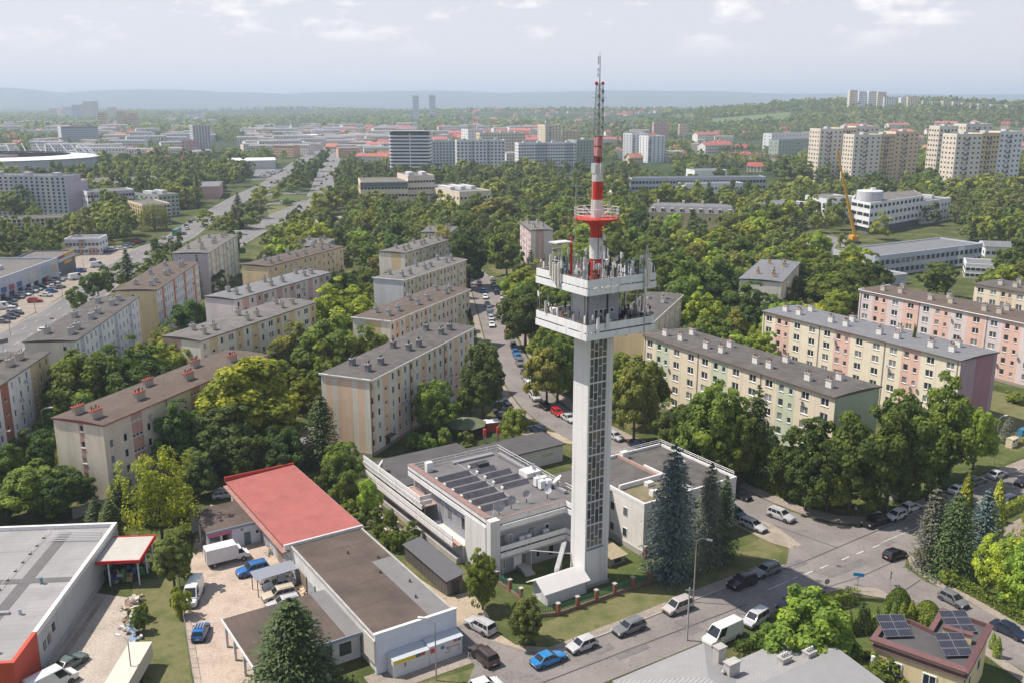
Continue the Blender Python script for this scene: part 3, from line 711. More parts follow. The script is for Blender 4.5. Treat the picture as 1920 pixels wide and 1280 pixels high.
secB1 = [('beige',3.2,'w'),('beige',3.2,'w'),('pink',2.6,'wide'),('beige',3.0,'w'),('beige',3.4,'w')]
secB2 = [('tan',1.9,'w'),('pale',2.9,'w'),('tan',2.5,'st'),('pale',2.9,'w'),('tan',1.9,'w'),('pale',3.2,'w')]
secB3 = [('pale',2.6,'w'),('tan',2.2,'w'),('pale',2.8,'w'),('ochre',2.4,'st'),('pale',2.8,'w'),('tan',2.4,'w')]
secB6 = [('pale',3.0,'w'),('ochre',2.6,'st'),('pale',3.0,'w'),('pale',3.2,'W'),('ochre',2.6,'w')]
secB7 = [('lilacw',3.0,'w'),('pinkish',2.6,'st'),('lilacw',3.2,'w'),('pinkish',2.8,'w'),('lilacw',3.0,'W')]
secB8 = [('ochre',3.0,'w'),('apricot',2.6,'w'),('ochre',2.6,'st'),('apricot',3.0,'w')]
secB9 = [('white',2.6,'w'),('white',2.6,'w'),('orange',2.4,'st'),('white',2.6,'w'),('white',2.6,'w')]
secB10 = [('white',2.6,'w'),('ochre',2.8,'w'),('white',2.6,'st'),('white',2.6,'w'),('ochre',2.6,'w')]
secB11 = [('white',2.8,'w'),('bluegrey',2.4,'st'),('white',2.8,'w'),('white',2.8,'w')]
block('beige block with pink stair strips and red-capped chimneys', (-67.0,145.4), 70, 46.5, 10.4, 14.6, secB1*3, left=[('beige',5.4,''),('pink',1.0,'q'),('beige',4.2,'')], roof='brown', chim='red', edge='red', pipes=(15.2,30.8), chx=[(2.0,0.3),(2.6,0.72),(12.5,0.32),(19.5,0.72),(25.5,0.3),(33,0.72),(39,0.3)], chlong=True)
block('pale stone block with tan panels on its end wall', (-26.8,168.8), 67.3, 46.5, 10.7, 15.2, secB2*3, left=[('pale',1.0,''),('tan',1.5,''),('pale',1.0,''),('tan',3.4,''),('pale',1.0,''),('tan',1.5,''),('pale',1.2,'')], roof='grey', chim='dark', edge='white', pipes=(0.3,15.6,31), doors=(6.1,))
block('pale block with one yellow end panel behind the tan-panelled block', (-29,217.1), 66.5, 43, 10.4, 15.2, secB3*3, left=[('pale',3.6,''),('ochre',4.2,''),('pale',2.4,'')], roof='brown', chim='grey', edge='white')
block('ochre-striped pale block with white roof edge and grey end wall', (-31.9,269.7), 66, 41, 10.0, 15.2, secB3*3, left=[('grey',10,'')], roof='light', chim='grey', edge='white')
block('pale yellow block farthest up the hill of the middle row', (-37,320.1), 68, 40, 10.0, 15.2, secB6*3, left=[('pale',5,''),('ochre',4,''),('pale',1.5,'')], roof='light', chim='cream', edge='dark')
block('pale and ochre block behind the red-capped chimneys', (-68.2,198.7), 67.2, 44, 10.4, 15.2, secB6*3, left=[('pinkish',5,''),('pale',5,'')], roof='light', chim='cream', edge='dark')
block('rose-pink block with slate-grey roof in the left estate', (-73.1,242.4), 66.5, 44, 10.0, 15.2, secB7*3, left=[('lilacw',10,'')], roof='sheet', chim='cream', edge='dark')
block('ochre yellow block with flat grey roof in the left estate', (-77.2,293.3), 68.5, 45, 10.0, 15.2, secB8*4, left=[('ochre',7,''),('ochre',3,'')], roof='brown', chim='grey', edge='dark')
block('white block with ochre end wall and orange stair strips', (-98.4,255.3), 94.4, 46.5, 11.2, 15.2, secB9*4, left=[('ochre',3,''),('ochre',3,'q'),('ochre',5,'')], roof='brown', chim='grey', edge='dark')
block('white and ochre block with lilac end wall by the west road', (-104.5,320.1), 93.8, 46.5, 12, 15.2, secB10*4, left=[('lilac',5,'q'),('lilac',7,'')], roof='light', chim='cream', edge='dark')
block('white and blue-grey block beside the west road, lilac-white end wall', (-95.5,198.7), 95.4, 47.4, 10.6, 15.2, secB11*4, left=[('lilacw',6,''),('pale',4.6,'q')], roof='grey', chim='grey', edge='dark', chlong=True)
secB12 = [('white',2.6,'w'),('white',2.6,'w'),('brick',2.6,'st'),('white',2.6,'w'),('white',2.6,'w'),('white',2.6,'w'),('ochre',2.4,'st'),('ochre',3.0,'w'),('ochre',2.0,'w')]
block('white block with ochre end bay and brick-red mural at the left edge', from_right((-96.7,189.0),47,95.2), 95.2, 47, 11, 15.2, [('white',2.6,'w'),('white',2.6,'w'),('white',2.6,'st'),('white',2.6,'w'),('white',2.6,'w')]+secB12, roof='grey', chim='cream', edge='dark', chlong=True)
block('short block with orange chimneys among trees behind the yellow block', (77.9,267.2), 65.8, 37.5, 12, 15.2, secB3*2, roof='sheet', chim='orange', edge='dark')
block('grey-roofed block half hidden behind the tower platforms', (32.4,215.3), 68.4, 37, 9.5, 15.0, secB3*2, left=[('ochre',11,'')], roof='grey', chim='white', edge='white')
block('small rose block with plain pink end standing alone in the trees', (3.5,406.7), -81.6, 28, 9.1, 15.2, secB7*2, right=[('pale',2,''),('pinkish',3.4,''),('lilacw',3.6,'')], roof='light', chim='cream', edge='dark')
block('low green-walled block by the avenue behind the ochre block', (-77,372), 84, 22, 13, 9.5, [('sage',3.4,'w')]*5, roof='light', chim='grey', edge='dark', storeys=3)
block('small grey-roofed block peeping out of the trees', (-27.5,414), 84, 20, 13, 9.5, [('grey',3.4,'w')]*5, roof='light', chim='cream', edge='dark', storeys=3)
# a green cloth and satellite dishes hung out on facades belong to the flats

# ------------------------------------------------------------ the radio tower
M_TWR = mat('tower_render_white', (0.70,0.69,0.675), 0.75, var=0.05, scale=0.25, stain=0.16, stain_scale=0.12, streak=0.5)
M_BAND = mat('parapet_sheet_white', (0.76,0.765,0.775), 0.45, var=0.05, scale=0.8, streak=0.5)
M_RED = mat('mast_red', (0.52,0.045,0.025), 0.5, var=0.10, scale=1.2)
M_MWHITE = mat('mast_white', (0.68,0.665,0.65), 0.5, var=0.05, scale=1.0, stain=0.3, stain_scale=0.8)
M_PINK = mat('antenna_shell_pink', (0.56,0.25,0.25), 0.5, var=0.08, scale=1.5)
M_DRED = mat('mast_dark_red', (0.24,0.035,0.04), 0.6)
M_TEAL = mat('weathered_teal', (0.16,0.24,0.26), 0.7, var=0.1, scale=2)
M_ANT = mat('antenna_shell', (0.62,0.60,0.54), 0.5, var=0.06, scale=2)
M_PUR = mat('wired_glass', (0.16,0.15,0.17), 0.12, spec=0.6)
tw = thing('radio_tower', 'tall white radio tower with two square platforms and red and white mast', 'tower', (*S(0,0), 0), SA)
HA, HB = 2.05, 1.65
ZT = 43.0
sh = MB(); zg0, zg1 = 6.1, 36.7; ga, gb = -1.78, 1.0
# shaft with a real recess for the glazed strip on the street face
sh.box(-HA, HA, -HB+0.25, HB, 0, ZT)
sh.box(-HA, ga, -HB, -HB+0.252, 0, ZT); sh.box(gb, HA, -HB, -HB+0.252, 0, ZT)
sh.box(ga, gb, -HB, -HB+0.252, 0, zg0); sh.box(ga, gb, -HB, -HB+0.252, zg1, ZT)
sh.build('shaft', M_TWR, tw)
MB().box(-HA-0.15, HA+0.15, -HB-0.15, HB+0.15, 0, 0.5).build('plinth', M_CONC, tw)
M_TGL = [mat('tower_pane_grey', (0.10,0.105,0.11), 0.12, spec=0.7), mat('tower_pane_brown', (0.15,0.12,0.09), 0.12, spec=0.7), mat('tower_pane_dark', (0.05,0.052,0.055), 0.1, spec=0.7)]
nb = 9; bh = (zg1-zg0)/nb; cw = (gb-ga)/4
for i in range(nb):
    z = zg0+i*bh
    fr = MB(); y0, y1 = -HB+0.10, -HB+0.2
    for k in range(5): fr.box(ga+k*cw-0.045, ga+k*cw+0.045, y0, y1, z, z+bh)
    fr.box(ga, gb, y0-0.02, y1, z-0.11, z+0.11)
    cuts = [[0.36],[0.62,0.28],[0.42],[0.7,0.22]] if i % 2 == 0 else [[0.7,0.25],[0.4],[0.66],[0.34,0.72]]
    for k in range(4):
        for c in cuts[k]: fr.box(ga+k*cw+0.045, ga+(k+1)*cw-0.045, y0, y1, z+bh*c-0.06, z+bh*c+0.06)
    bay = fr.build('window_bay', mat('tower_window_frame', (0.58,0.585,0.60), 0.5), tw)
    for k in range(4):
        e = [0.02]+sorted(cuts[k])+[0.98]
        for a_, b_ in zip(e[:-1], e[1:]):
            MB().box(ga+k*cw+0.045, ga+(k+1)*cw-0.045, -HB+0.14, -HB+0.17, z+bh*a_+0.04, z+bh*b_-0.04).build('pane', [M_TGL[0],M_TGL[0],M_TGL[1],M_TGL[2]][rnd.randrange(4)], bay)
MB().box(ga-0.05, gb+0.05, -HB-0.12, -HB, zg0-0.32, zg0-0.08).build('strip_sill', M_TEAL, tw)
MB().box(gb+0.32, gb+0.36, -HB-0.05, -HB-0.01, 3.5, 36.5).build('lightning_strap', M_GREYP, tw)
for hz in (10.5, 16.8, 23.0, 29.3):
    MB().box(-HA-0.012, -HA+0.01, -HB, HB, hz, hz+0.05).build('render_joint', M_GREYP, tw)

# the two platforms
PH = 5.55
def platform(z, zt):
    p = MB().box(-PH+0.12, PH-0.12, -PH+0.12, PH-0.12, z+0.05, z+0.32).build('platform', mat('platform_slab', (0.42,0.41,0.40), 0.85, var=0.15, scale=0.6, stain=0.4, stain_scale=0.5), tw)
    for (za, zb, pad) in ((z, z+0.82, 0.06), (z+1.0, z+1.95, 0.0)):
        q = PH+pad
        for k in range(4):
            b = MB().box(-q, q, -q, -q+0.10, za, zb)
            o = b.build('parapet_band', M_BAND, p, rz=k*math.pi/2)
            if k % 2: o.scale = (0.98, 1, 1)
    for k in range(4):
        for s_ in np.linspace(-PH+0.4, PH-0.4, 7):
            MB().box(s_-0.05, s_+0.05, -PH+0.12, -PH+0.2, z+0.32, z+1.9).build('parapet_post', M_DARK, p, rz=k*math.pi/2)
    # joists under the slab
    for s_ in (-3.6, -1.2, 1.2, 3.6):
        MB().box(s_-0.12, s_+0.12, -PH+0.3, PH-0.3, z-0.28, z+0.05).build('joist', M_GREYP, p)
    return p
pl1 = platform(37.02, 39.0); pl2 = platform(42.7, 44.7)
# housing between the platforms
hs = MB(); hs.box(-2.35, 2.35, -2.1, 2.1, 37.34, 42.72)
hs.build('machine_room', mat('machine_room_grey', (0.40,0.41,0.44), 0.8, var=0.06, scale=0.6), tw)
for i, a in enumerate((-1.75,-0.95,-0.15,0.85)):
    w = MB().box(a, a+0.62, -2.16, -2.1, 39.3, 39.9).build('small_window', M_PVC, tw)
    MB().box(a+0.08, a+0.54, -2.175, -2.155, 39.38, 39.82).build('pane', M_GLASSD, w)
MB().box(0.3, 0.5, -2.2, -2.1, 37.4, 42.7).build('cable_tray', M_DARK, tw)
MB().box(-2.5, -2.34, -1.6, -1.3, 37.4, 42.7).build('cable_tray', M_DARK, tw)
MB().box(-2.44, -2.36, -0.9, 1.5, 37.4, 41.9).build('steel_door_panel', M_GREYP, tw)

# mast
ZM = [43.02, 46.2, 48.95, 50.3]
mm_ = MB().lathe(0,0,[(0.80,43.02),(0.78,46.2)],20); mm_.build('mast_section', M_RED, tw, smooth=False)
MB().lathe(0,0,[(0.86,46.2),(0.86,48.95)],20).build('mast_section', M_MWHITE, tw)
MB().lathe(0,0,[(0.80,48.95),(0.80,50.25)],20).build('mast_section', M_RED, tw)
MB().lathe(0,0,[(0.80,50.25),(1.05,50.55),(1.55,51.05),(2.9,51.25),(2.95,51.42),(2.9,51.5)],28).build('ring_platform', M_RED, tw)
rr_ = MB()
for zz in (51.95, 52.35, 52.75):
    for i in range(24):
        a0, a1 = 2*math.pi*i/24, 2*math.pi*(i+1)/24
        rr_.tube((2.85*math.cos(a0),2.85*math.sin(a0),zz), (2.85*math.cos(a1),2.85*math.sin(a1),zz), 0.035, 5)
for i in range(16):
    a0 = 2*math.pi*i/16; rr_.tube((2.85*math.cos(a0),2.85*math.sin(a0),51.5), (2.85*math.cos(a0),2.85*math.sin(a0),52.8), 0.035, 5)
for i in range(8):
    a0 = 2*math.pi*i/8; rr_.tube((2.8*math.cos(a0),2.8*math.sin(a0),52.8), (0.7*math.cos(a0),0.7*math.sin(a0),51.6), 0.03, 5)
rr_.build('ring_railing', M_WHITE, tw)
MB().lathe(0,0,[(0.76,51.5),(0.74,53.8)],20).build('mast_section', M_MWHITE, tw)
MB().lathe(0,0,[(0.74,53.8),(0.72,56.1)],20).build('mast_section', M_RED, tw)
MB().lathe(0,0,[(0.72,56.1),(0.70,57.1)],20).build('mast_section', M_MWHITE, tw)
MB().lathe(0,0,[(0.55,57.1),(0.55,58.35)],16).build('mast_section', M_MWHITE, tw)
for i in range(8):
    a0 = 2*math.pi*i/8; x, y = 0.74*math.cos(a0), 0.74*math.sin(a0)
    MB().obox(x, y, 57.15, 58.3, 0.12, 0.28, a0).build('panel_antenna', M_ANT, tw)
MB().obox(-1.05,-0.5,57.2,58.4,0.35,0.55,0.6).build('panel_antenna', M_BAND, tw); MB().obox(1.0,0.75,57.2,58.4,0.45,0.6,0.3).build('panel_antenna', M_GREYP, tw)
MB().tube((-1.15,-0.45,51.5),(-1.1,-0.45,58.3),0.05,6).build('cable_pipe', M_GREYP, tw)
dl = MB()
for i in range(4):
    a0 = math.pi/4+i*math.pi/2; dl.tube((0.45*math.cos(a0),0.45*math.sin(a0),58.3),(0.45*math.cos(a0),0.45*math.sin(a0),59.2),0.06,5)
    a1 = a0+math.pi/2; dl.tube((0.45*math.cos(a0),0.45*math.sin(a0),58.3),(0.45*math.cos(a1),0.45*math.sin(a1),59.2),0.04,5)
dl.lathe(0,0,[(0.3,58.3),(0.3,59.2)],8); dl.build('mast_lattice', M_DRED, tw)
for z in (59.2, 60.45):
    for i in range(4):
        a0 = math.pi/4+i*math.pi/2
        MB().lathe(0.28*math.cos(a0),0.28*math.sin(a0),[(0.20,z),(0.27,z+0.08),(0.27,z+1.08),(0.20,z+1.15)],10).build('shell_antenna', M_PINK, tw)
    MB().lathe(0,0,[(0.5,z+1.16),(0.5,z+1.25)],10).build('shell_flange', M_DRED, tw)
# lattice top
lt = MB(); za, zb, wa, wb = 61.6, 68.1, 0.42, 0.30; nst = 11
def ring(z):
    w = wa+(wb-wa)*(z-za)/(zb-za); return [(-w,-w,z),(w,-w,z),(w,w,z),(-w,w,z)]
for i in range(nst):
    z0, z1 = za+(zb-za)*i/nst, za+(zb-za)*(i+1)/nst; p, q = ring(z0), ring(z1)
    for k in range(4):
        lt.tube(p[k], q[k], 0.05, 5); lt.tube(p[k], q[(k+1) % 4], 0.03, 4); lt.tube(q[k], q[(k+1) % 4], 0.03, 4)
lt.build('lattice_mast', mat('lattice_grey', (0.30,0.30,0.30), 0.6, metal=0.3), tw)
for i in range(10):
    z = za+0.4+i*0.55; s_ = 1 if i % 2 else -1
    MB().box(s_*0.34-0.14, s_*0.34+0.14, -0.36, -0.2, z, z+0.42).build('panel_antenna', mat('antenna_grey_green', (0.24,0.26,0.24), 0.6), tw)
for z, l in ((66.4,1.9),(63.2,2.0)): MB().tube((-l/2,0.3,z),(l/2,-0.3,z),0.03,5).build('antenna_boom', M_GALV, tw)
for s_ in (-0.5, 0.5): MB().lathe(s_,0,[(0.05,67.9),(0.2,68.0),(0.2,68.25),(0.08,68.35)],8).build('warning_light', mat('lamp_red', (0.45,0.02,0.03), 0.3), tw)
MB().tube((0,0,68.1),(0,0,71.4),0.09,6,r2=0.05).build('top_spire', M_GALV, tw)
for i, (z, x) in enumerate(((68.9,-0.33),(69.5,-0.33),(70.4,-0.3),(70.9,-0.3))):
    MB().box(x-0.07,x+0.07,-0.07,0.07,z,z+0.45).build('dipole_antenna', M_GREYP, tw)
    MB().tube((x,0,z+0.2),(0,0,z+0.2),0.025,4).build('antenna_boom', M_GALV, tw)
MB().tube((-0.05,0,70.6),(-0.05,0,71.9),0.03,5).build('whip_antenna', M_GALV, tw)

# aerials, dishes, cabinets and cables on the platforms
def pole(x, y, z0, z1, r=0.05, m=None): return MB().tube((x,y,z0),(x,y,z1),r,6).build('antenna_pole', m or M_GALV, tw)
def panel(x, y, z0, z1, w=0.28, m=None): return MB().obox(x,y,z0,z1,w,0.16,rnd.uniform(-.3,.3)).build('panel_antenna', m or M_ANT, tw)
def dish(x, y, z, r, d, m=None):
    b = MB().dish((x,y,z), d, r, r*0.25); dd = Vector(d).normalized(); b.tube((x,y,z), Vector((x,y,z))-dd*0.35, r*0.35, 8, 0, r*0.2)
    # radome
    c = Vector((x,y,z))+dd*r*0.26; a_ = dd.orthogonal().normalized(); b__ = dd.cross(a_)
    b.face([tuple(c+a_*r*math.cos(t)+b__*r*math.sin(t)) for t in np.linspace(0, 2*math.pi, 14, endpoint=False)])
    return b.build('dish_antenna', m or M_ANT, tw)
RF = mat('railing_rust', (0.20,0.13,0.10), 0.8, var=0.2, scale=4)
for (z, ) in ((39.0,),(44.65,)):
    for k in range(4):
        q = MB(); q.tube((-PH,-PH+0.1,z+0.15),(PH,-PH+0.1,z+0.15),0.035,5); q.build('guard_rail', RF, tw, rz=k*math.pi/2)
r2_ = random.Random(3)
# panel clusters hung outside the parapets
for y, z0, z1 in ((1.9,44.1,46.9),(1.2,43.7,46.0),(0.75,43.2,45.8),(0.1,43.0,46.2)):
    panel(-PH-0.28, y, z0, z1, 0.34); pole(-PH-0.12, y, z0-0.4, z1+0.2)
for x, z0, z1 in ((3.6,42.0,45.2),(4.4,43.9,46.0),(4.0,43.2,46.6)):
    panel(x, -PH-0.28, z0, z1, 0.32, M_ANT if x != 4.4 else M_BAND); pole(x, -PH-0.14, z0-0.3, z1+1.2)
for x, z0, z1 in ((-2.45,38.2,40.2),(-4.0,37.8,39.9)): panel(x, -PH-0.28, z0, z1, 0.42, M_BAND)
pole(-PH+0.2, 4.9, 37.6, 42.9, 0.05, M_DARK); panel(-PH-0.1, 3.2, 39.0, 40.6, 0.26)
pole(3.7, -PH-0.2, 36.4, 48.3, 0.07); pole(-PH+0.2, 5.0, 39, 49.2, 0.06); pole(-PH+0.3, -PH+0.3, 38.5, 46.6, 0.06, M_DARK); pole(-3.0, 0.5, 44, 56.3, 0.06)
pole(-2.6, -1.6, 37.3, 43.3, 0.10, M_ANT); pole(-0.9, -1.6, 43, 51.5, 0.05, M_DARK); pole(-PH+0.2, 2.9, 37.2, 44, 0.05, M_DARK)
yg = MB()
for z, l in ((54.2,2.2),(52.6,1.5),(55.6,1.0)): yg.tube((-3.0-l*0.35,0.5+l*0.4,z),(-3.0+l*0.35,0.5-l*0.4,z),0.035,5)
yg.build('antenna_boom', M_GALV, tw)
MB().tube((-1.3,3.6,43.2),(-1.3,3.6,48.6),0.17,10).build('red_antenna_column', M_RED, tw)
# small lattice frame with a hood on the upper deck
fr = MB()
for x in (-3.8,-2.3):
    for y in (3.0,4.4): fr.tube((x,y,43),(x,y,48.0),0.05,5)
for z in (44.4,45.8,47.2): 
    fr.tube((-3.8,3,z),(-2.3,3,z),0.04,5); fr.tube((-3.8,4.4,z),(-2.3,4.4,z),0.04,5); fr.tube((-3.8,3,z),(-3.8,4.4,z),0.04,5); fr.tube((-2.3,3,z-1.2),(-3.8,3,z),0.03,4)
fr.build('equipment_frame', M_GREYP, tw); MB().box(-4.3,-1.7,2.8,4.6,48.0,48.18).build('frame_hood', M_GREYP, tw)
for (x,y,z,r,d) in ((0.35,-0.95,47.6,0.42,(0.25,-1,0.05)),(-0.2,-0.98,48.3,0.36,(-0.1,-1,0)),(0.5,-0.9,49.0,0.46,(0.3,-1,0.1)),(-0.35,-0.9,45.3,0.48,(-0.3,-1,0)),(0.75,-0.75,44.5,0.48,(0.6,-1,0)),(2.3,-1.4,44.3,0.45,(0.3,-1,0)),(4.0,-2.2,44.7,0.42,(0.2,-1,0)),(3.1,-0.4,45.9,0.34,(0.1,-1,0.1)),(-3.3,-0.6,44.9,0.5,(-0.8,-0.6,0.1)),(2.6,0.8,52.9,0.32,(0.2,-1,0)),(3.2,1.4,54.4,0.34,(1,-0.2,0)),(-PH-0.2,4.6,41.4,0.42,(-1,0.3,0))):
    dish(x,y,z,r,d)
for i in range(90):     # poles, boxes and small aerials crowding the upper deck
    x, y = r2_.uniform(-5,5), r2_.uniform(-4.6,5.1)
    if abs(x) < 1.2 and abs(y) < 1.4: continue
    h = r2_.uniform(1.2, 3.9); m = r2_.choice([M_GALV, M_GREYP, M_DARK, M_ANT, M_TEAL])
    q = MB().tube((x,y,43.0),(x,y,43.0+h),r2_.uniform(0.035,0.06),5)
    if r2_.random() < 0.6: q.obox(x+0.08,y,43.0+h*0.45,43.0+h*0.95,0.26,0.2,r2_.uniform(0,3))
    if r2_.random() < 0.4: q.tube((x-0.4,y,43+h*0.8),(x+0.4,y,43+h*0.8),0.03,4)
    q.build('deck_aerial', m, tw)
for i in range(70):
    x, y = r2_.uniform(-5.1,5.1), r2_.uniform(-5.1,5.1)
    if abs(x) < 2.8 and abs(y) < 2.6: continue
    h = r2_.uniform(1.2, 3.2); m = r2_.choice([M_GALV, M_GREYP, M_DARK, RF, M_DARK])
    q = MB().tube((x,y,37.3),(x,y,37.3+h),r2_.uniform(0.03,0.06),5)
    if r2_.random() < 0.6: q.obox(x+0.1,y,37.4,37.3+h*0.6,0.4,0.3,r2_.uniform(0,3))
    if r2_.random() < 0.5: q.tube((x,y,37.3+h*0.8),(x+r2_.uniform(-1.2,1.2),y+r2_.uniform(-1.2,1.2),37.35),0.035,4)
    q.build('deck_equipment', m, tw)
for i in range(16):
    x, y = r2_.uniform(-5,5), r2_.uniform(-5,5); x2, y2 = x+r2_.uniform(-2.5,2.5), y+r2_.uniform(-2.5,2.5)
    MB().tube((x,y,43.08),(max(-5,min(5,x2)),max(-5,min(5,y2)),43.2),0.06,5).build('cable_run', M_GREYP, tw)
MB().box(-4.9,-4.2,2.6,3.4,37.35,39.6).build('antenna_box', M_BAND, tw); MB().box(3.6,4.4,3.8,4.5,43.02,44.9).build('antenna_box', M_GREYP, tw); MB().box(3.9,4.5,2.9,3.4,43.02,45.2).build('antenna_box', M_BAND, tw)
for (x,y) in ((5.2,0.2),(5.2,1.2),(5.2,-2.0),(5.3,-3.2)):
    pole(x,y,38,43.2,0.04,M_DARK); panel(x+0.15,y,39.2,41.2,0.24,r2_.choice([M_GALV,M_GREYP]))
for zb_, zlo, zhi, nn_ in ((44.6, 0.1, 1.9, 60), (38.9, 0.0, 1.3, 44)):      # small antennas and brackets clamped along the parapet rails
    for i in range(nn_):
        k = i % 4; s_ = r2_.uniform(-5.3, 5.3); zz = zb_+r2_.uniform(zlo, zhi); w_ = r2_.uniform(0.12, 0.34); hh = r2_.uniform(0.3, 1.1)
        q = MB().tube((s_,-PH+0.25,zb_-1.2),(s_,-PH+0.25,zz+hh*0.6),0.03,5); q.obox(s_,-PH+0.16,zz-hh*0.5,zz+hh*0.5,w_,0.13,0)
        if r2_.random() < 0.35: q.tube((s_-0.5,-PH+0.3,zz),(s_+0.5,-PH+0.3,zz),0.025,4)
        q.build('rail_antenna', r2_.choice([M_ANT,M_GREYP,M_BAND,M_GALV,M_DARK]), tw, rz=k*math.pi/2)
MB().tube((-2.06,1.4,4.2),(-7.0,5.6,4.3),0.09,6).build('cable_bridge', M_GALV, tw)

# ------------------------------------------------------------ the station building
M_ST = mat('station_render', (0.60,0.585,0.56), 0.85, var=0.05, scale=0.4, stain=0.22, stain_scale=0.2, streak=0.3)
M_STG = mat('station_grey_wall', (0.30,0.31,0.34), 0.8, var=0.07, scale=0.5)
M_BALU = mat('balustrade_sheet', (0.72,0.71,0.70), 0.5, var=0.05, scale=0.7, stain=0.15, stain_scale=0.4, streak=0.4)
M_COP = mat('coping_brown', (0.26,0.17,0.145), 0.8, var=0.15, scale=1.2)
st = thing('station_building', 'flat-roofed station building with white balustrade bands beside the tower', 'building', (*S(0,0), 0), SA)
for a0,a1,b0,b1 in ((-14.5,6,7,46),(4,31,1,20),(8,25,38,47)): footprint(S(a0,b0), SA, a1-a0, b1-b0, 0.5)
A0, A1, B0, B1, ZR = -11.0, 5.2, 8.4, 32.4, 8.1
mb = MB(); mb.box(A0, A1, B0, B1, 0, ZR); mb.build('main_wall', M_STG, st)
MB().box(A0-0.65, A1, B0-0.85, B1+0.3, ZR, ZR+0.22).build('roof', mat('station_felt', (0.175,0.165,0.165), 0.9, scale=0.5, col2=(0.13,0.123,0.125), stain=0.25, stain_scale=0.3), st)
MB().box(-12.4, 4.3, B1, 45.2, 0, 5.4).build('rear_wall', M_ST, st)
MB().box(-13.9, 4.5, B1+0.32, 45.6, 5.4, 5.62).build('lower_roof', ROOFM['dark'], st)
MB().box(-14.0, -13.85, 24, 45.7, 5.2, 5.95).build('roof_fascia', M_BALU, st)
# corner pillar
MB().box(-11.9, -10.3, 7.2, 8.38, 0, ZR+1.05).build('corner_pillar', M_ST, st)
MB().box(-12.0, -11.02, 8.4, 14.2, 0, ZR-0.2).build('side_wall_panel', M_ST, st)
# balustrade bands: (a0,a1,b0,b1,z)
def band(a0, a1, b0, b1, z, h=0.8):
    o = MB().box(a0, a1, b0, b1, z, z+h).build('balustrade_band', M_BALU, st)
    return o
for z in (7.45, 8.55):
    band(-10.28, 1.1, 7.3, 7.42, z, 0.75); band(1.1, 1.22, 4.2, 7.42, z, 0.75); band(-11.9, -11.78, 8.5, 32.6, z, 0.75)
for z in (3.25, 4.3):
    band(-10.28, 1.1, 7.1, 7.22, z, 0.75); band(1.1, 1.22, 3.6, 7.22, z, 0.75); band(-14.1, -13.98, 14.3, 45.4, z-0.2, 0.72)
for z in (5.6, 6.5): band(-14.0, -13.88, 24.5, 45.4, z, 0.68); band(-13.88, -11.9, 24.5, 24.62, z, 0.68)
for (a0,a1,b0,b1,z) in ((-10.28,1.1,7.25,8.4,9.3),(-12.0,-11.0,8.4,32.7,9.3)):
    MB().box(a0, a1, b0, b0+0.35 if a1-a0 > 3 else b1, z, z+0.05).build('coping', M_COP, st)
MB().box(-10.28, 1.2, 7.0, 8.38, 3.0, 3.2).build('balcony_floor', M_CONC, st); MB().box(-10.28, 1.2, 7.28, 8.38, 7.2, 7.42).build('roof_overhang', M_CONC, st)
MB().box(-14.0, -12.4, 14.3, 45.3, 2.75, 2.95).build('terrace_floor', mat('terrace_pink', (0.40,0.27,0.22), 0.9, var=0.1, scale=1), st)
MB().box(-13.9, -11.02, 24.6, 32.4, 5.1, 5.3).build('terrace_floor', mat('terrace_pink', (0.4,0.27,0.22), 0.9), st)
MB().box(-12.38, -11.02, 14.25, 24.5, 0, 2.75).build('side_wall', M_ST, st)
MB().box(-13.4, -12.42, 14.4, 45.2, 0, 0.9).build('side_plinth', M_CONC, st)
for b in (15.2,17.0,19.5,22.0,27,30): 
    w = MB().box(A0-0.06, A0+0.02, b, b+1.2, 4.2, 6.2).build('window', M_PVC, st); MB().box(A0-0.09, A0-0.05, b+0.1, b+1.5, 4.3, 6.1).build('pane', M_GLASS, w)
for b in (26,28.4,30.8,33.4,36,38.6,41.2): 
    w = MB().box(-12.46, -12.38, b, b+1.6, 3.3, 4.6).build('window', M_PVC, st); MB().box(-12.49, -12.45, b+0.1, b+1.5, 3.4, 4.5).build('pane', M_GLASS, w)
# street front: windows, doors, air conditioners on the gallery
for a, z, k in ((-9.6,4.4,0),(-8.2,4.3,1),(-4.6,4.3,0),(-1.8,4.3,1),(-9.4,0.7,1),(-6.0,0.6,0),(-3.4,0.9,1),(-1.0,0.7,0)):
    w = MB().box(a, a+0.75, B0-0.07, B0+0.02, z, z+1.6).build('window', M_PVC if k else M_DARK, st); MB().box(a+0.08, a+0.67, B0-0.10, B0-0.06, z+0.1, z+1.5).build('pane', M_GLASS, w)
for a in (-8.9, -6.6, -5.5, -2.4): 
    u = MB().box(a, a+0.85, 7.7, 8.1, 3.5, 4.5 if a < -8 else 5.3).build('air_conditioner', M_BAND, st); MB().lathe(0,0,[(0.3,-0.01),(0.3,0.02)],12).build('fan_grille', M_DARK, u, (a+0.42, 7.69, 4.05)).rotation_euler = (math.pi/2,0,0)
d = MB().box(-7.3,-5.9,B0-0.08,B0+0.02,0.2,2.4).build('door', M_BAND, st)
stp = MB()
for i in range(4): stp.box(-6.9,-5.3,5.6+i*0.4,8.36,0,0.2+i*0.18)
stp.build('entrance_steps', M_CONC, st)
for a in (-9.9,-5.0,0.2): MB().tube((a,7.15,0),(a,7.15,3.0),0.07,6).build('gallery_post', M_GREYP, st)
M_MESH = mat('dish_mesh_grey', (0.34,0.34,0.35), 0.7, var=0.1, scale=3)
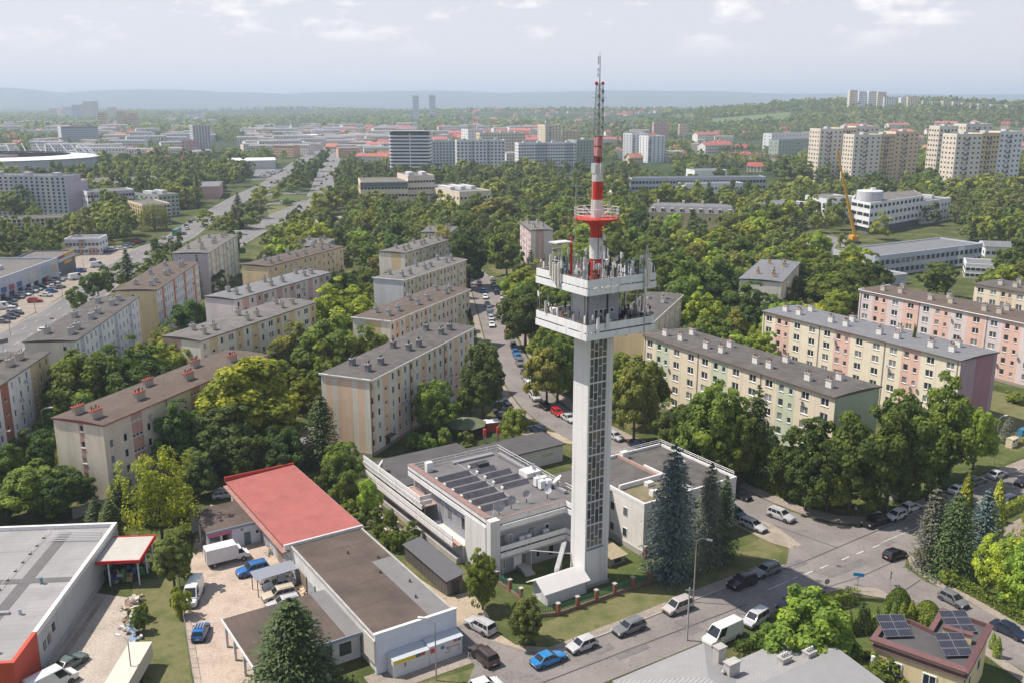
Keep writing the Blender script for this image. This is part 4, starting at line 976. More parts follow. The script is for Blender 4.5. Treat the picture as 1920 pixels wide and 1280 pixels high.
# roof: skylight ribs, pipes, units, dishes
ribm = mat('skylight_dark', (0.08,0.082,0.095), 0.5, var=0.25, scale=1)
for i in range(6):
    b = 12.2+i*2.6
    for (x0,x1) in ((-10.2,-4.4),):
        r_ = MB(); r_.face([(x0,b,8.33),(x1,b,8.33),(x1,b+0.75,9.0),(x0,b+0.75,9.0)]); r_.face([(x0,b+1.5,8.33),(x0,b+0.75,9.0),(x1,b+0.75,9.0),(x1,b+1.5,8.33)]); r_.face([(x0,b,8.33),(x0,b+0.75,9.0),(x0,b+1.5,8.33)]); r_.face([(x1,b,8.33),(x1,b+1.5,8.33),(x1,b+0.75,9.0)])
        r = r_.build('skylight', ribm, st); MB().box(x0-0.25,x0-0.02,b+0.25,b+0.85,8.33,9.0).build('skylight_end', M_BALU, r)
for i in range(5):
    b = 17.4+i*2.5; x0, x1 = -3.0, 1.6 if i < 3 else 0.2
    r_ = MB(); r_.face([(x0,b,8.33),(x1,b,8.33),(x1,b+0.75,8.95),(x0,b+0.75,8.95)]); r_.face([(x0,b+1.5,8.33),(x0,b+0.75,8.95),(x1,b+0.75,8.95),(x1,b+1.5,8.33)]); r_.face([(x0,b,8.33),(x0,b+0.75,8.95),(x0,b+1.5,8.33)])
    r = r_.build('skylight', ribm, st); MB().box(x0-0.25,x0-0.02,b+0.25,b+0.85,8.33,8.7).build('skylight_end', M_BALU, r)
MB().tube((-3.9,12,8.42),(-3.9,31,8.42),0.06,6).build('roof_pipe', M_GALV, st)
MB().box(-1.8,0.2,27.2,28.4,8.33,8.9).build('roof_vent_box', M_DARK, st)
for k,(a,b) in enumerate(((1.5,14.2),(2.6,14.0),(1.5,15.5),(2.7,15.4))):
    MB().box(a,a+0.85,b,b+0.8,8.45,9.75).build('cooling_unit', M_BAND, st); MB().box(a-0.1,a+0.95,b-0.1,b+0.9,8.32,8.45).build('unit_stand', M_DARK, st)
for (a,b,r,d_,m) in ((-8.6,10.2,0.85,(-0.1,-1,0.4),M_MESH),(-6.0,11.0,0.72,(-0.1,-1,0.4),M_MESH),(-2.9,11.6,0.62,(-0.3,-0.9,0.4),M_MESH),(0.6,11.2,0.6,(-0.3,-0.8,0.5),M_GREYP),(4.2,13.5,0.9,(-0.5,0.4,0.7),M_BAND),(4.0,20.0,0.6,(0.4,-0.8,0.5),M_BAND),(-12.9,40.5,0.8,(-0.6,0.3,0.5),M_GREYP)):
    zz = 8.32 if b < 33 else 5.6
    q = MB(); q.dish((a,b,zz+1.35), d_, r, r*0.28); dd = Vector(d_).normalized(); c = Vector((a,b,zz+1.35))
    q.tube(c, c+dd*r*0.9, 0.03, 4); q.tube(c+dd*0.1, c+dd*r*0.9+Vector((0,0,-0.05)), 0.04, 4)
    o = q.build('satellite_dish', m, st)
    MB().tube((a,b,zz),(a,b,zz+1.3),0.07,6).build('dish_mount', M_DARK, o)
pl_ = MB()
pl_.tube((-9.9,9.6,8.3),(-9.9,9.6,10.6),0.04,5); pl_.tube((-10.5,9.2,8.35),(-9.9,9.6,9.4),0.03,4); pl_.tube((-9.3,9.2,8.35),(-9.9,9.6,9.4),0.03,4); pl_.build('roof_aerial', M_BAND, st)
# railings and pipe runs along the back and right roof edges
rl = MB()
for z in (8.9, 9.35):
    rl.tube((-11.5,32.2,z),(5.0,32.2,z),0.045,5); rl.tube((5.0,32.2,z),(5.0,10.5,z),0.045,5)
for s_ in np.arange(-11.5,5.1,2.05): rl.tube((s_,32.2,8.3),(s_,32.2,9.4),0.045,5)
for s_ in np.arange(10.5,32.3,2.1): rl.tube((5.0,s_,8.3),(5.0,s_,9.4),0.045,5)
rl.build('roof_railing', M_BALU, st)
dk = MB(); dk.box(3.6,4.2,11,30,8.45,8.85); dk.build('pipe_duct', M_GALV, st)
MB().box(2.2,4.9,19,21.4,8.35,9.2).build('white_duct_box', M_BALU, st); MB().box(-9.8,-8.7,29.9,30.8,8.33,9.9).build('white_unit', M_BAND, st)
MB().box(-4.5,3.2,30.6,31.4,8.4,8.65).build('pipe_duct', M_GALV, st)
# rear single-storey hall
MB().box(6.5,24.0,39.3,46.4,0,3.3).build('rear_hall_wall', M_ST, st); MB().box(6.1,24.4,38.9,46.8,3.3,3.55).build('rear_hall_roof', ROOFM['dark'], st)
dd_ = MB().box(10.6,11.6,39.22,39.32,0.1,2.2).build('door', mat('door_grey', (0.2,0.22,0.25), 0.5), st); MB().box(19.2,21.8,39.24,39.32,1.6,2.3).build('ribbon_window', mat('render_pale2', (0.5,0.45,0.38), 0.8), st)
# link and right wing
M_WG = mat('wing_render', (0.68,0.66,0.62), 0.85, var=0.05, scale=0.3, stain=0.3, stain_scale=0.18, streak=0.35)
MB().box(5.22,11.3,9.2,19.2,0,7.6).build('link_wall', M_ST, st); MB().box(5.1,11.5,9.0,19.4,7.6,7.8).build('link_roof', ROOFM['grey'], st)
MB().box(11.3,30.4,1.5,19.4,0,8.0).build('wing_wall', M_WG, st)
MB().box(11.5,30.2,1.7,19.2,8.0,8.12).build('wing_roof', ROOFM['grey'], st)
MB().box(11.5,19.0,1.7,7.8,8.12,8.2).build('mossy_roof', mat('roof_moss', (0.155,0.135,0.065), 0.95, scale=0.8, col2=(0.22,0.19,0.13), bump=0.3), st)
for (a0,a1,b0,b1) in ((11.25,30.45,1.45,1.75),(30.15,30.45,1.75,19.4),(11.25,30.45,19.1,19.45),(11.25,11.55,1.75,19.1)):
    MB().box(a0,a1,b0,b1,8.0,8.5).build('wing_parapet', M_BALU, st)
MB().box(11.8,20.6,7.8,8.1,8.12,9.0).build('roof_step_wall', M_BALU, st); MB().box(20.4,20.7,8.1,19.0,8.12,8.6).build('roof_step_wall', mat('terrace_pink', (0.4,0.27,0.22), 0.9), st)
MB().box(21.0,21.3,1.8,13,8.12,8.7).build('roof_step_wall', M_BALU, st)
for (a,b,h) in ((16.2,6.4,0.7),(14.4,3.2,0.9),(25.6,9.4,1.1),(20.5,17.6,1.2)): MB().box(a,a+1.3,b,b+0.9,8.13,8.13+h).build('roof_hatch', M_WG, st)
rl = MB()
for z in (8.9,9.2):
    rl.tube((12,19.3,z),(30.3,19.3,z),0.05,5); rl.tube((30.3,19.3,z),(30.3,2,z),0.05,5)
for s_ in np.arange(12,30.4,2.0): rl.tube((s_,19.3,8.4),(s_,19.3,9.22),0.05,5)
for s_ in np.arange(2,19,2.0): rl.tube((30.3,s_,8.4),(30.3,s_,9.22),0.05,5)
rl.build('roof_railing', M_BALU, st)
for b, z in ((5.2,5.0),(5.2,1.6),(8.2,1.4),(8.2,4.8)):
    w = MB().box(11.22,11.3,b,b+1.0,z,z+1.4).build('window', M_PVC, st); MB().box(11.19,11.23,b+0.08,b+0.92,z+0.08,z+1.32).build('pane', M_GLASSD, w)
for a in (13.5,17.5,21.5,25.5): 
    for z in (1.6,5.0):
        w = MB().box(a,a+1.6,1.42,1.5,z,z+1.4).build('window', M_PVC, st); MB().box(a+0.08,a+1.52,1.39,1.43,z+0.08,z+1.32).build('pane', M_GLASSD, w)
MB().box(11.1,11.3,1.3,9.2,0,0.9).build('wing_plinth', M_CONC, st)
MB().box(30.4,30.55,1.5,19.4,0,0.8).build('wing_plinth', M_CONC, st)

# white shed against the tower foot
sd = thing('white_shed', 'small white gabled shed standing against the foot of the tower', 'shed', (*S(0,0), 0), SA)
mb = MB(); mb.box(-9.0,-2.3,-2.6,0.9,0,2.25); mb.face([(-9.0,-2.6,2.25),(-9.0,0.9,2.25),(-9.0,-0.9,3.3)]); mb.face([(-2.3,-2.6,2.25),(-2.3,0.9,2.25),(-2.3,-0.9,3.3)]); mb.build('wall', mat('shed_white', (0.62,0.63,0.65), 0.7, var=0.04, scale=1), sd)
rf = MB(); 
for (ya,za,yb,zb) in ((-3.1,2.1,-0.9,3.42),(-0.9,3.42,1.4,2.1)):
    rf.face([(-9.8,ya,za),(-2.06,ya,za),(-2.06,yb,zb),(-9.8,yb,zb)]); rf.face([(-9.8,ya,za-0.12),(-9.8,yb,zb-0.12),(-2.06,yb,zb-0.12),(-2.06,ya,za-0.12)]); rf.face([(-9.8,ya,za),(-9.8,yb,zb),(-9.8,yb,zb-0.12),(-9.8,ya,za-0.12)]); rf.face([(-2.06,ya,za),(-2.06,yb,zb),(-2.06,yb,zb-0.12),(-2.06,ya,za-0.12)])
rf.face([(-9.8,-3.1,2.1),(-2.06,-3.1,2.1),(-2.06,-3.1,1.98),(-9.8,-3.1,1.98)])
rf.build('roof', mat('shed_roof_white', (0.62,0.60,0.58), 0.7, var=0.05, scale=0.6), sd)
MB().box(-9.06,-9.0,-2.3,-1.2,0.05,2.0).build('door', M_GREYP, sd); MB().tube((-2.5,-2.7,0),(-2.5,-2.7,2.0),0.05,5).build('downpipe', M_TEAL, sd)
# covered stair from the shed to the gallery
cs = thing('sloping_cable_duct', 'white sloping covered duct between shed roof and station gallery', 'duct', (*S(0,0), 0), SA)
mb = MB(); mb.face([(-5.6,0.6,3.2),(-4.8,0.6,3.2),(-2.1,2.6,5.6),(-2.9,2.6,5.6)]); mb.face([(-5.6,0.6,2.7),(-2.9,2.6,5.1),(-2.1,2.6,5.1),(-4.8,0.6,2.7)]); mb.face([(-5.6,0.6,2.7),(-5.6,0.6,3.2),(-2.9,2.6,5.6),(-2.9,2.6,5.1)]); mb.face([(-4.8,0.6,2.7),(-2.1,2.6,5.1),(-2.1,2.6,5.6),(-4.8,0.6,3.2)]); mb.face([(-5.6,0.6,2.7),(-4.8,0.6,2.7),(-4.8,0.6,3.2),(-5.6,0.6,3.2)]); mb.build('duct_casing', M_BALU, cs)
q = MB(); 
for (x,y,z) in ((-4.7,1.2,3.4),(-3.2,2.3,4.8)): q.tube((x,y,0),(x,y,z),0.06,5)
q.build('duct_support', M_GALV, cs)

# dark store shed between the garages and the station
ds = thing('metal_store_shed', 'long dark grey-brown corrugated metal store shed with lean-to roof', 'shed', (*S(0,0), 0), SA)
cm = mat('corrugated_brown_grey', (0.165,0.15,0.135), 0.6, var=0.08, scale=1)
mb = MB(); mb.box(-19.0,-16.6,7.0,19.8,0,2.5); mb.build('wall', cm, ds)
q = MB()
for s_ in np.arange(7.1,19.8,0.42): q.box(-19.06,-19.0,s_,s_+0.14,0,2.5)
for s_ in np.arange(-18.95,-16.6,0.42): q.box(s_,s_+0.14,6.94,7.0,0,2.6)
k = q.build('wall_ribs', cm, ds); k['kind'] = 'stuff'
mb = MB(); mb.face([(-19.35,6.7,2.5),(-16.3,6.7,3.0),(-16.3,20.1,3.0),(-19.35,20.1,2.5)]); mb.face([(-19.35,6.7,2.42),(-19.35,20.1,2.42),(-16.3,20.1,2.92),(-16.3,6.7,2.92)]); mb.face([(-19.35,6.7,2.42),(-19.35,6.7,2.5),(-19.35,20.1,2.5),(-19.35,20.1,2.42)]); mb.face([(-19.35,6.7,2.42),(-16.3,6.7,2.92),(-16.3,6.7,3.0),(-19.35,6.7,2.5)])
rf_ = mb.build('roof', mat('shed_sheet_anthracite', (0.12,0.12,0.125), 0.5, var=0.06, scale=1), ds)
q = MB()
for s_ in np.arange(7.0,20,0.35): q.face([(-19.35,s_,2.505),(-16.3,s_,3.005),(-16.3,s_+0.05,3.035),(-19.35,s_+0.05,2.535)])
k = q.build('roof_ribs', mat('shed_sheet_anthracite', (0.12,0.12,0.125)), rf_); k['kind'] = 'stuff'
MB().box(-18.3,-17.2,6.9,6.96,0.05,2.1).build('door', M_DARK, ds)

# fence of brick posts and green pickets along the street
fn = thing('picket_fence', 'green picket fence with brick posts and low wall below the tower', 'fence', (*S(0,0), 0), SA)
M_GRN = mat('fence_green', (0.045,0.16,0.10), 0.5, var=0.1, scale=3)
line = [(-12.6,-3.6),(-9.1,-5.2),(-5.9,-5.2),(-2.7,-5.2),(0.5,-5.2),(3.8,-5.1),(6.9,-5.15),(10.0,-5.1),(11.6,-4.9)]
side = [(-11.2,6.6),(-11.0,3.6),(-11.0,0.8),(-12.6,-3.6)]
for x, y in line+side[:-1]+[(11.4,1.0)]:
    p = MB().box(x-0.22,x+0.22,y-0.22,y+0.22,0,1.75).build('brick_post', M_BRICK, fn); MB().box(x-0.28,x+0.28,y-0.28,y+0.28,1.75,1.85).build('post_cap', M_CONC, p)
for seq in (line, side):
    for (xa,ya),(xb,yb) in zip(seq[:-1], seq[1:]):
        d = Vector((xb-xa,yb-ya)); L = d.length; d /= L; an = math.atan2(d.y,d.x); c = ((xa+xb)/2,(ya+yb)/2)
        MB().obox(*c,0,0.45,L-0.46,0.28,an).build('low_wall', mat('fence_wall_brown', (0.22,0.15,0.11), 0.9, var=0.2, scale=2), fn)
        q = MB().tube((xa+d.x*.25,ya+d.y*.25,0.75),(xb-d.x*.25,yb-d.y*.25,0.75),0.03,5); q.tube((xa+d.x*.25,ya+d.y*.25,1.35),(xb-d.x*.25,yb-d.y*.25,1.35),0.03,5)
        k = q.build('fence_rail', M_GRN, fn)
        for t in np.arange(0.4, L-0.3, 0.22):
            PK = MATS.setdefault('_picket', MB().box(-0.04,0.04,-0.012,0.012,0.5,1.62).mesh('picket', M_GRN))
            link('picket', PK, fn, (xa+d.x*t, ya+d.y*t, 0), an)

# ------------------------------------------------------------ garages with red and brown roofs
gr = thing('garage_row', 'long low garage building, half red tile-sheet roof, half brown felt roof', 'garage', (*S(0,0), 0), SA)
for a0,a1,b0,b1 in ((-35.2,-23.8,-6,53),(-48.4,-35,-0.4,11.6),(-43,-35,37,47)): footprint(S(a0,b0), SA, a1-a0, b1-b0, 0.6)
M_GW = mat('garage_white_wall', (0.62,0.62,0.61), 0.85, var=0.05, scale=0.4, stain=0.3, stain_scale=0.25, streak=0.35)
M_GB = mat('garage_blue_white_wall', (0.60,0.63,0.70), 0.85, var=0.06, scale=0.5, stain=0.15, stain_scale=0.3)
M_RT = mat('red_tile_sheet', (0.37,0.118,0.105), 0.6, var=0.13, scale=0.5, stain=0.22, stain_scale=0.25)
M_BF = mat('brown_felt', (0.128,0.098,0.082), 0.95, scale=0.22, col2=(0.085,0.067,0.058), bump=0.2, stain=0.55, stain_scale=0.16, seams=0.35)
MB().box(-34.9,-24.1,24.4,53,0,4.5).build('wall', M_GW, gr)
mb = MB(); mb.box(-34.8,-24.2,-4.0,24.38,0,4.6); mb.build('wall', M_GW, gr)
MB().box(-35.0,-24.0,-4.3,-3.98,0,5.25).build('street_wall', M_GB, gr)
rr = MB(); rr.face([(-35.6,24.2,4.5),(-23.7,24.2,4.95),(-23.7,53.3,4.95),(-35.6,53.3,4.5)]); rr.face([(-35.6,24.2,4.35),(-35.6,53.3,4.35),(-23.7,53.3,4.8),(-23.7,24.2,4.8)])
for p,q in (((-35.6,24.2),(-23.7,24.2)),((-23.7,24.2),(-23.7,53.3)),((-23.7,53.3),(-35.6,53.3)),((-35.6,53.3),(-35.6,24.2))):
    zp = 4.5 if p[0] < -30 else 4.95; zq = 4.5 if q[0] < -30 else 4.95
    rr.face([(*p,zp-0.15),(*q,zq-0.15),(*q,zq),(*p,zp)])
rro = rr.build('red_roof', M_RT, gr)
ribs = MB()
for b in np.arange(24.4,53.2,0.36):      # tile-sheet waves
    ribs.face([(-35.6,b,4.505),(-23.7,b,4.955),(-23.7,b+0.12,4.995),(-35.6,b+0.12,4.545)]); ribs.face([(-35.6,b+0.12,4.545),(-23.7,b+0.12,4.995),(-23.7,b+0.24,4.955),(-35.6,b+0.24,4.505)])
for i, a in enumerate(np.arange(-35.2,-23.8,0.42)):
    z = 4.5+0.45*(a+35.6)/11.9
    ribs.face([(a,24.2,z+0.02),(a,53.3,z+0.02),(a+0.06,53.3,z+0.065),(a+0.06,24.2,z+0.065)])
k = ribs.build('tile_sheet_waves', M_RT, rro); k['kind'] = 'stuff'
MB().box(-35.7,-23.6,53.2,53.45,4.5,5.25).build('red_parapet', mat('red_flashing', (0.42,0.06,0.05), 0.5), gr)
MB().box(-24.3,-23.5,24.2,53.2,4.0,4.75).build('side_gutter_wall', M_GW, gr)
MB().box(-36.05,-35.0,24.4,53,3.7,3.9).build('canopy_strip', mat('faded_red_canopy', (0.36,0.20,0.17), 0.85, var=0.2, scale=1.2), gr)
MB().box(-35.9,-23.8,23.9,24.2,4.4,5.2).build('roof_divider_wall', M_GW, gr)
br = MB().box(-34.9,-24.1,-3.96,23.88,4.6,4.78).build('brown_roof', M_BF, gr)
MB().box(-27.2,-24.2,-3.5,13.5,4.782,4.80).build('grey_felt_patch', mat('grey_felt', (0.185,0.18,0.18), 0.9, var=0.08, scale=0.5), br)
for b in (3.2, 8.6, 14.2, 19.5): MB().box(-34.7,-24.2,b,b+0.07,4.782,4.792).build('felt_seam', mat('felt_seam_dark', (0.085,0.065,0.05), 0.9), br)
MB().box(-35.0,-34.75,-4.0,23.9,4.6,4.92).build('parapet', M_CONC, gr); MB().box(-24.25,-24.0,-4.0,23.9,4.6,4.92).build('parapet', M_CONC, gr); MB().box(-35.1,-23.9,-4.36,-3.92,5.25,5.36).build('coping', M_BALU, gr)
for a,b in ((-29,17.5),(-26,14),(-27.6,10),(-25.4,5.6),(-26.6,1.6)): MB().lathe(a,b,[(0.12,4.7),(0.12,5.05),(0.2,5.08),(0.02,5.25)],7).build('roof_vent', M_DARK, gr)
# garage doors on the yard side
for i, b in enumerate(np.arange(12.2,52,3.1)):
    q = MB().box(-34.98,-34.86,b,b+2.5,0,2.5).build('garage_door', mat(['door_white','door_greyish','door_brownish'][i%3], [(0.5,0.5,0.5),(0.36,0.37,0.39),(0.25,0.2,0.17)][i%3], 0.7, var=0.1, scale=1), gr)
    MB().box(-35.02,-34.97,b+1.1,b+1.35,1.0,1.12).build('handle', M_DARK, q)
# lower annex on posts, near the street
MB().box(-48.4,-35.0,-0.4,11.6,3.5,3.78).build('annex_roof', M_BF, gr)
MB().box(-48.5,-48.35,-0.5,11.7,3.45,3.8).build('annex_fascia', M_BALU, gr); MB().box(-48.4,-35,-0.55,-0.38,3.4,3.8).build('annex_fascia', mat('fascia_blue_grey', (0.25,0.28,0.34), 0.6), gr)
MB().box(-38.6,-35.0,0.2,11.2,0,3.5).build('annex_wall', M_GW, gr); MB().box(-38.5,-35.0,5.5,5.8,0,3.4).build('annex_wall', M_GW, gr)
MB().box(-37.0,-35.0,-0.4,11.6,3.782,3.80).build('grey_felt_strip', mat('grey_felt', (0.185,0.18,0.18), 0.9), gr)
w = MB().box(-37.7,-36.2,0.12,0.2,1.0,2.6).build('window', M_DARK, gr); MB().box(-37.6,-36.3,0.09,0.13,1.1,2.5).build('pane', M_GLASS, w)
for b in (0.1,4.0,7.8,11.2):
    MB().box(-48.25,-47.95,b-0.15,b+0.15,0,3.5).build('annex_post', M_GREYP, gr)
MB().box(-45.5,-42.2,0.4,3.0,0,2.5).build('green_container', mat('container_green', (0.05,0.13,0.055), 0.6, var=0.1, scale=1), gr)
# advertising board at the annex corner
MB().box(-35.3,-35.1,-4.6,-1.6,1.6,4.7).build('blank_board', mat('board_beige', (0.50,0.47,0.42), 0.8, var=0.06, scale=0.8), gr)
# upper annex with a parked-up bay
MB().box(-43.2,-35.0,37.3,46.6,3.4,3.65).build('annex_roof', M_BF, gr); MB().box(-43.3,-35,37.15,37.3,3.2,3.65).build('annex_fascia', mat('fascia_blue_grey', (0.25,0.28,0.34), 0.6), gr)
MB().box(-39.4,-35.0,37.5,46.4,0,3.4).build('annex_wall', M_GB, gr); MB().box(-43.2,-39.4,46.1,46.4,0,3.4).build('annex_wall', M_GW, gr)
for a in (-43.0,-41.0): MB().box(a-0.15,a+0.15,37.5,37.8,0,3.4).build('annex_post', M_GREYP, gr)
MB().box(-43.0,-43.2,41.5,41.8,0,3.4).build('annex_post', M_GREYP, gr)
MB().box(-43.1,-39.5,37.1,37.2,2.75,3.25).build('faded_pink_banner', mat('banner_pink', (0.52,0.12,0.20), 0.7, var=0.2, scale=2), gr)
dq = MB().box(-37.6,-36.6,37.42,37.52,0.05,2.1).build('door', mat('door_blue_grey', (0.13,0.17,0.2), 0.6), gr)
for a, z in ((-38.2,2.4),(-35.9,1.5)):
    w = MB().box(a,a+0.7,37.42,37.5,z,z+0.7).build('window', M_PVC, gr); MB().box(a+0.1,a+0.6,37.39,37.43,z+0.1,z+0.6).build('pane', M_GLASS, w)

# carport roof of corrugated sheet
cp = thing('carport', 'small grey sheet-roofed carport beside the garages', 'carport', (*S(-38.1,22.2), 0), SA)
mb = MB(); mb.face([(-3,-1.3,2.6),(3,-1.3,2.75),(3,1.4,2.95),(-3,1.4,2.8)]); mb.face([(-3,-1.3,2.54),(-3,1.4,2.74),(3,1.4,2.89),(3,-1.3,2.69)]); mb.face([(-3,-1.3,2.54),(3,-1.3,2.69),(3,-1.3,2.75),(-3,-1.3,2.6)]); mb.build('roof', mat('sheet_blue_grey', (0.24,0.255,0.29), 0.5), cp)
for x,y,h in ((-2.8,-1.2,2.54),(2.8,-1.2,2.66),(-2.8,1.3,2.74),(0,-1.2,2.6)): MB().tube((x,y,0),(x,y,h),0.06,6).build('post', M_DARK, cp)

# kiosk boxes against the street wall
ks = thing('kiosk_counter', 'pale low sales kiosk with coloured posters along the street wall', 'kiosk', (*S(-33.6,-4.4), 0), SA)
MB().box(0,4.7,-1.7,0,0,2.3).build('cabin', mat('kiosk_pale', (0.56,0.57,0.58), 0.6, var=0.03, scale=1), ks); MB().box(4.78,9.4,-1.6,0,0,2.5).build('cabin', mat('kiosk_pale', (0.56,0.57,0.58)), ks)
mb = MB(); mb.face([(-0.1,-1.85,2.32),(4.75,-1.85,2.32),(4.75,0.05,2.6),(-0.1,0.05,2.6)]); mb.face([(4.75,-1.75,2.52),(9.5,-1.75,2.52),(9.5,0.05,2.8),(4.75,0.05,2.8)]); mb.build('roof', mat('kiosk_roof', (0.46,0.5,0.53), 0.4), ks)
for i,(x0,x1,z0,z1,c) in enumerate(((0.05,2.9,1.75,2.2,(0.72,0.52,0.03)),(2.95,3.6,1.75,2.2,(0.10,0.14,0.10)),(3.65,4.2,1.75,2.2,(0.42,0.10,0.06)),(1.4,1.65,1.1,1.6,(0.30,0.16,0.10)),(5.0,5.6,1.5,2.1,(0.55,0.05,0.06)),(6.4,6.9,1.6,2.0,(0.06,0.16,0.42)),(8.2,8.7,2.0,2.35,(0.5,0.1,0.1)),(8.8,9.2,2.0,2.35,(0.1,0.15,0.3)),(7.2,7.5,1.3,1.7,(0.25,0.28,0.3)))):
    yy = -1.71 if x1 < 4.7 else -1.61
    MB().box(x0,x1,yy-0.02,yy,z0,z1).build('poster', mat('poster_%d' % i, c, 0.5), ks)
q = MB()
for (x0,x1,z0,z1) in ((7.6,8.9,1.5,1.56),(7.6,7.66,0.9,1.56),(8.9,8.96,0.6,1.56),(6.9,7.6,0.9,0.96)): q.box(x0,x1,-1.63,-1.61,z0,z1)
q.build('red_line_sign', mat('sign_red', (0.55,0.03,0.04), 0.5), ks)

# ------------------------------------------------------------ supermarket at the left edge
mk_a = R(95.1); mo = (-55.72,92.82)
sm = thing('supermarket', 'flat grey-roofed white supermarket with red street corner at the left edge', 'supermarket', (*mo, 0), mk_a)
footprint(mo, mk_a, 36.5, 60, 0.5)
M_SW = mat('market_grey_wall', (0.50,0.505,0.51), 0.85, var=0.05, scale=0.3, stain=0.25, stain_scale=0.15, streak=0.45)
M_SR = mat('market_red', (0.52,0.085,0.05), 0.6, var=0.06, scale=0.5)
SL = 36.4
MB().box(6.4,SL,0.0,60,0,4.6).build('wall', M_SW, sm); MB().box(0,6.39,0.05,60,0,4.6).build('wall', M_SR, sm)
MB().box(0.5,SL-0.5,0.5,59.5,4.6,4.66).build('roof', mat('market_roof', (0.335,0.325,0.325), 0.9, scale=0.18, col2=(0.265,0.26,0.26), stain=0.4, stain_scale=0.2, seams=0.3), sm)
for (x0,x1,y0,y1,m) in ((6.4,SL,-0.02,0.5,M_BALU),(SL-0.5,SL+0.02,0.5,60,M_BALU),(-0.02,6.38,0.0,0.5,M_SR),(-0.02,0.5,0.5,60,M_SR)):
    MB().box(x0,x1,y0,y1,4.6,5.25).build('parapet', m, sm)
dkf = mat('walkway_felt', (0.14,0.135,0.135), 0.9, var=0.08, scale=0.6)
MB().box(4,34.5,5.9,7.5,4.662,4.68).build('roof_walkway', dkf, sm); MB().box(19.5,20.8,0.6,22,4.684,4.70).build('roof_walkway', dkf, sm)
for i in range(11):
    x = 8+i*2.5; q = MB().box(x-0.12,x+0.12,8.9+i*0.03,9.2+i*0.03,4.66,4.8); q.tube((x,9.05,4.7),(x,9.05,5.15),0.03,4); q.build('cable_support', M_DARK, sm)
MB().tube((7,9.05,5.12),(35.4,9.3,5.12),0.035,5).build('roof_cable', M_ANT, sm); MB().tube((29,9.2,5.12),(29,30,5.12),0.035,5).build('roof_cable', M_ANT, sm)
for i in range(6): MB().tube((31.4+i*0.55,0.8+i*0.15,4.85),(31.8+i*0.55,8.0,4.85),0.07,6).build('roof_pipe', M_GALV, sm)
for (x,y,h,m) in ((19.3,4.4,0.9,M_TEAL),(14.5,10.8,0.9,M_GALV),(11.6,4.0,0.7,M_GALV),(14.0,11.6,0.7,M_GALV),(3.0,3.0,0.4,M_GALV)): MB().lathe(x,y,[(0.28,4.66),(0.2,4.8),(0.18,4.66+h),(0.26,4.7+h)],9).build('roof_vent', m, sm)
MB().box(11.6,12.1,5.4,7.0,4.7,5.0).build('roof_unit', M_GALV, sm)
for x,z in ((7.6,1.9),(8.9,1.9),(10.5,2.6)):
    w = MB().box(x,x+0.8,-0.05,0.0,z,z+1.1).build('window', M_DARK, sm); MB().box(x+0.08,x+0.72,-0.07,-0.04,z+0.08,z+1.02).build('pane', M_GLASS, w)
MB().box(9.3,9.9,-0.04,0,2.2,3.2).build('poster', mat('poster_sm', (0.5,0.25,0.12), 0.6), sm)
MB().box(6.4,SL,-0.35,0,0,0.5).build('plinth', M_CONC, sm)
cn = thing('loading_canopy', 'red-edged loading canopy on white posts beside the supermarket', 'canopy', (*mo, 0), mk_a)
MB().box(26.2,33.8,-6.0,-0.1,3.75,4.0).build('roof', mat('canopy_roof_pale', (0.46,0.44,0.40), 0.85, var=0.08, scale=0.5), cn)
for (x0,x1,y0,y1) in ((26.0,34.0,-6.15,-6.0),(26.0,26.2,-6.0,-0.1),(33.8,34.0,-6.0,-0.1)): MB().box(x0,x1,y0,y1,3.65,4.1).build('red_fascia', mat('canopy_red', (0.50,0.03,0.03), 0.5), cn)
for x,y in ((26.6,-5.6),(26.6,-1.6),(33.4,-5.6),(30,-5.7)): MB().tube((x,y,0),(x,y,3.75),0.11,7).build('post', M_BAND, cn)
r4 = random.Random(5)
def crates(name, label, O, ang, L, Wd, n, pal, hmax=1.4):
    b = MB()
    for i in range(n):
        x, y = r4.uniform(0,L), r4.uniform(0,Wd); s_ = r4.uniform(0.3,0.8); z = r4.uniform(0, hmax-0.3)
        b.obox(x,y,z*(r4.random()<0.4),z*(r4.random()<0.4)+r4.uniform(0.3,0.9),s_,s_*r4.uniform(0.6,1.2),r4.uniform(0,3),r4.randrange(len(pal)))
    o = b.build(name, [mat('goods_%d_%d_%d' % tuple(int(q*100) for q in c), c, 0.8) for c in pal], None, (*O,0), ang); tag(o, label, 'goods', kind='stuff'); return o
PALG = [(0.36,0.25,0.14),(0.05,0.1,0.3),(0.06,0.25,0.1),(0.45,0.45,0.43),(0.04,0.04,0.05),(0.4,0.06,0.05)]
crates('stacked_goods', 'crates and cartons stacked under the loading canopy', mo and (mo[0]+rot2((27.5,-5.4),mk_a)[0], mo[1]+rot2((27.5,-5.4),mk_a)[1]), mk_a, 6, 4.8, 60, PALG, 2.2)
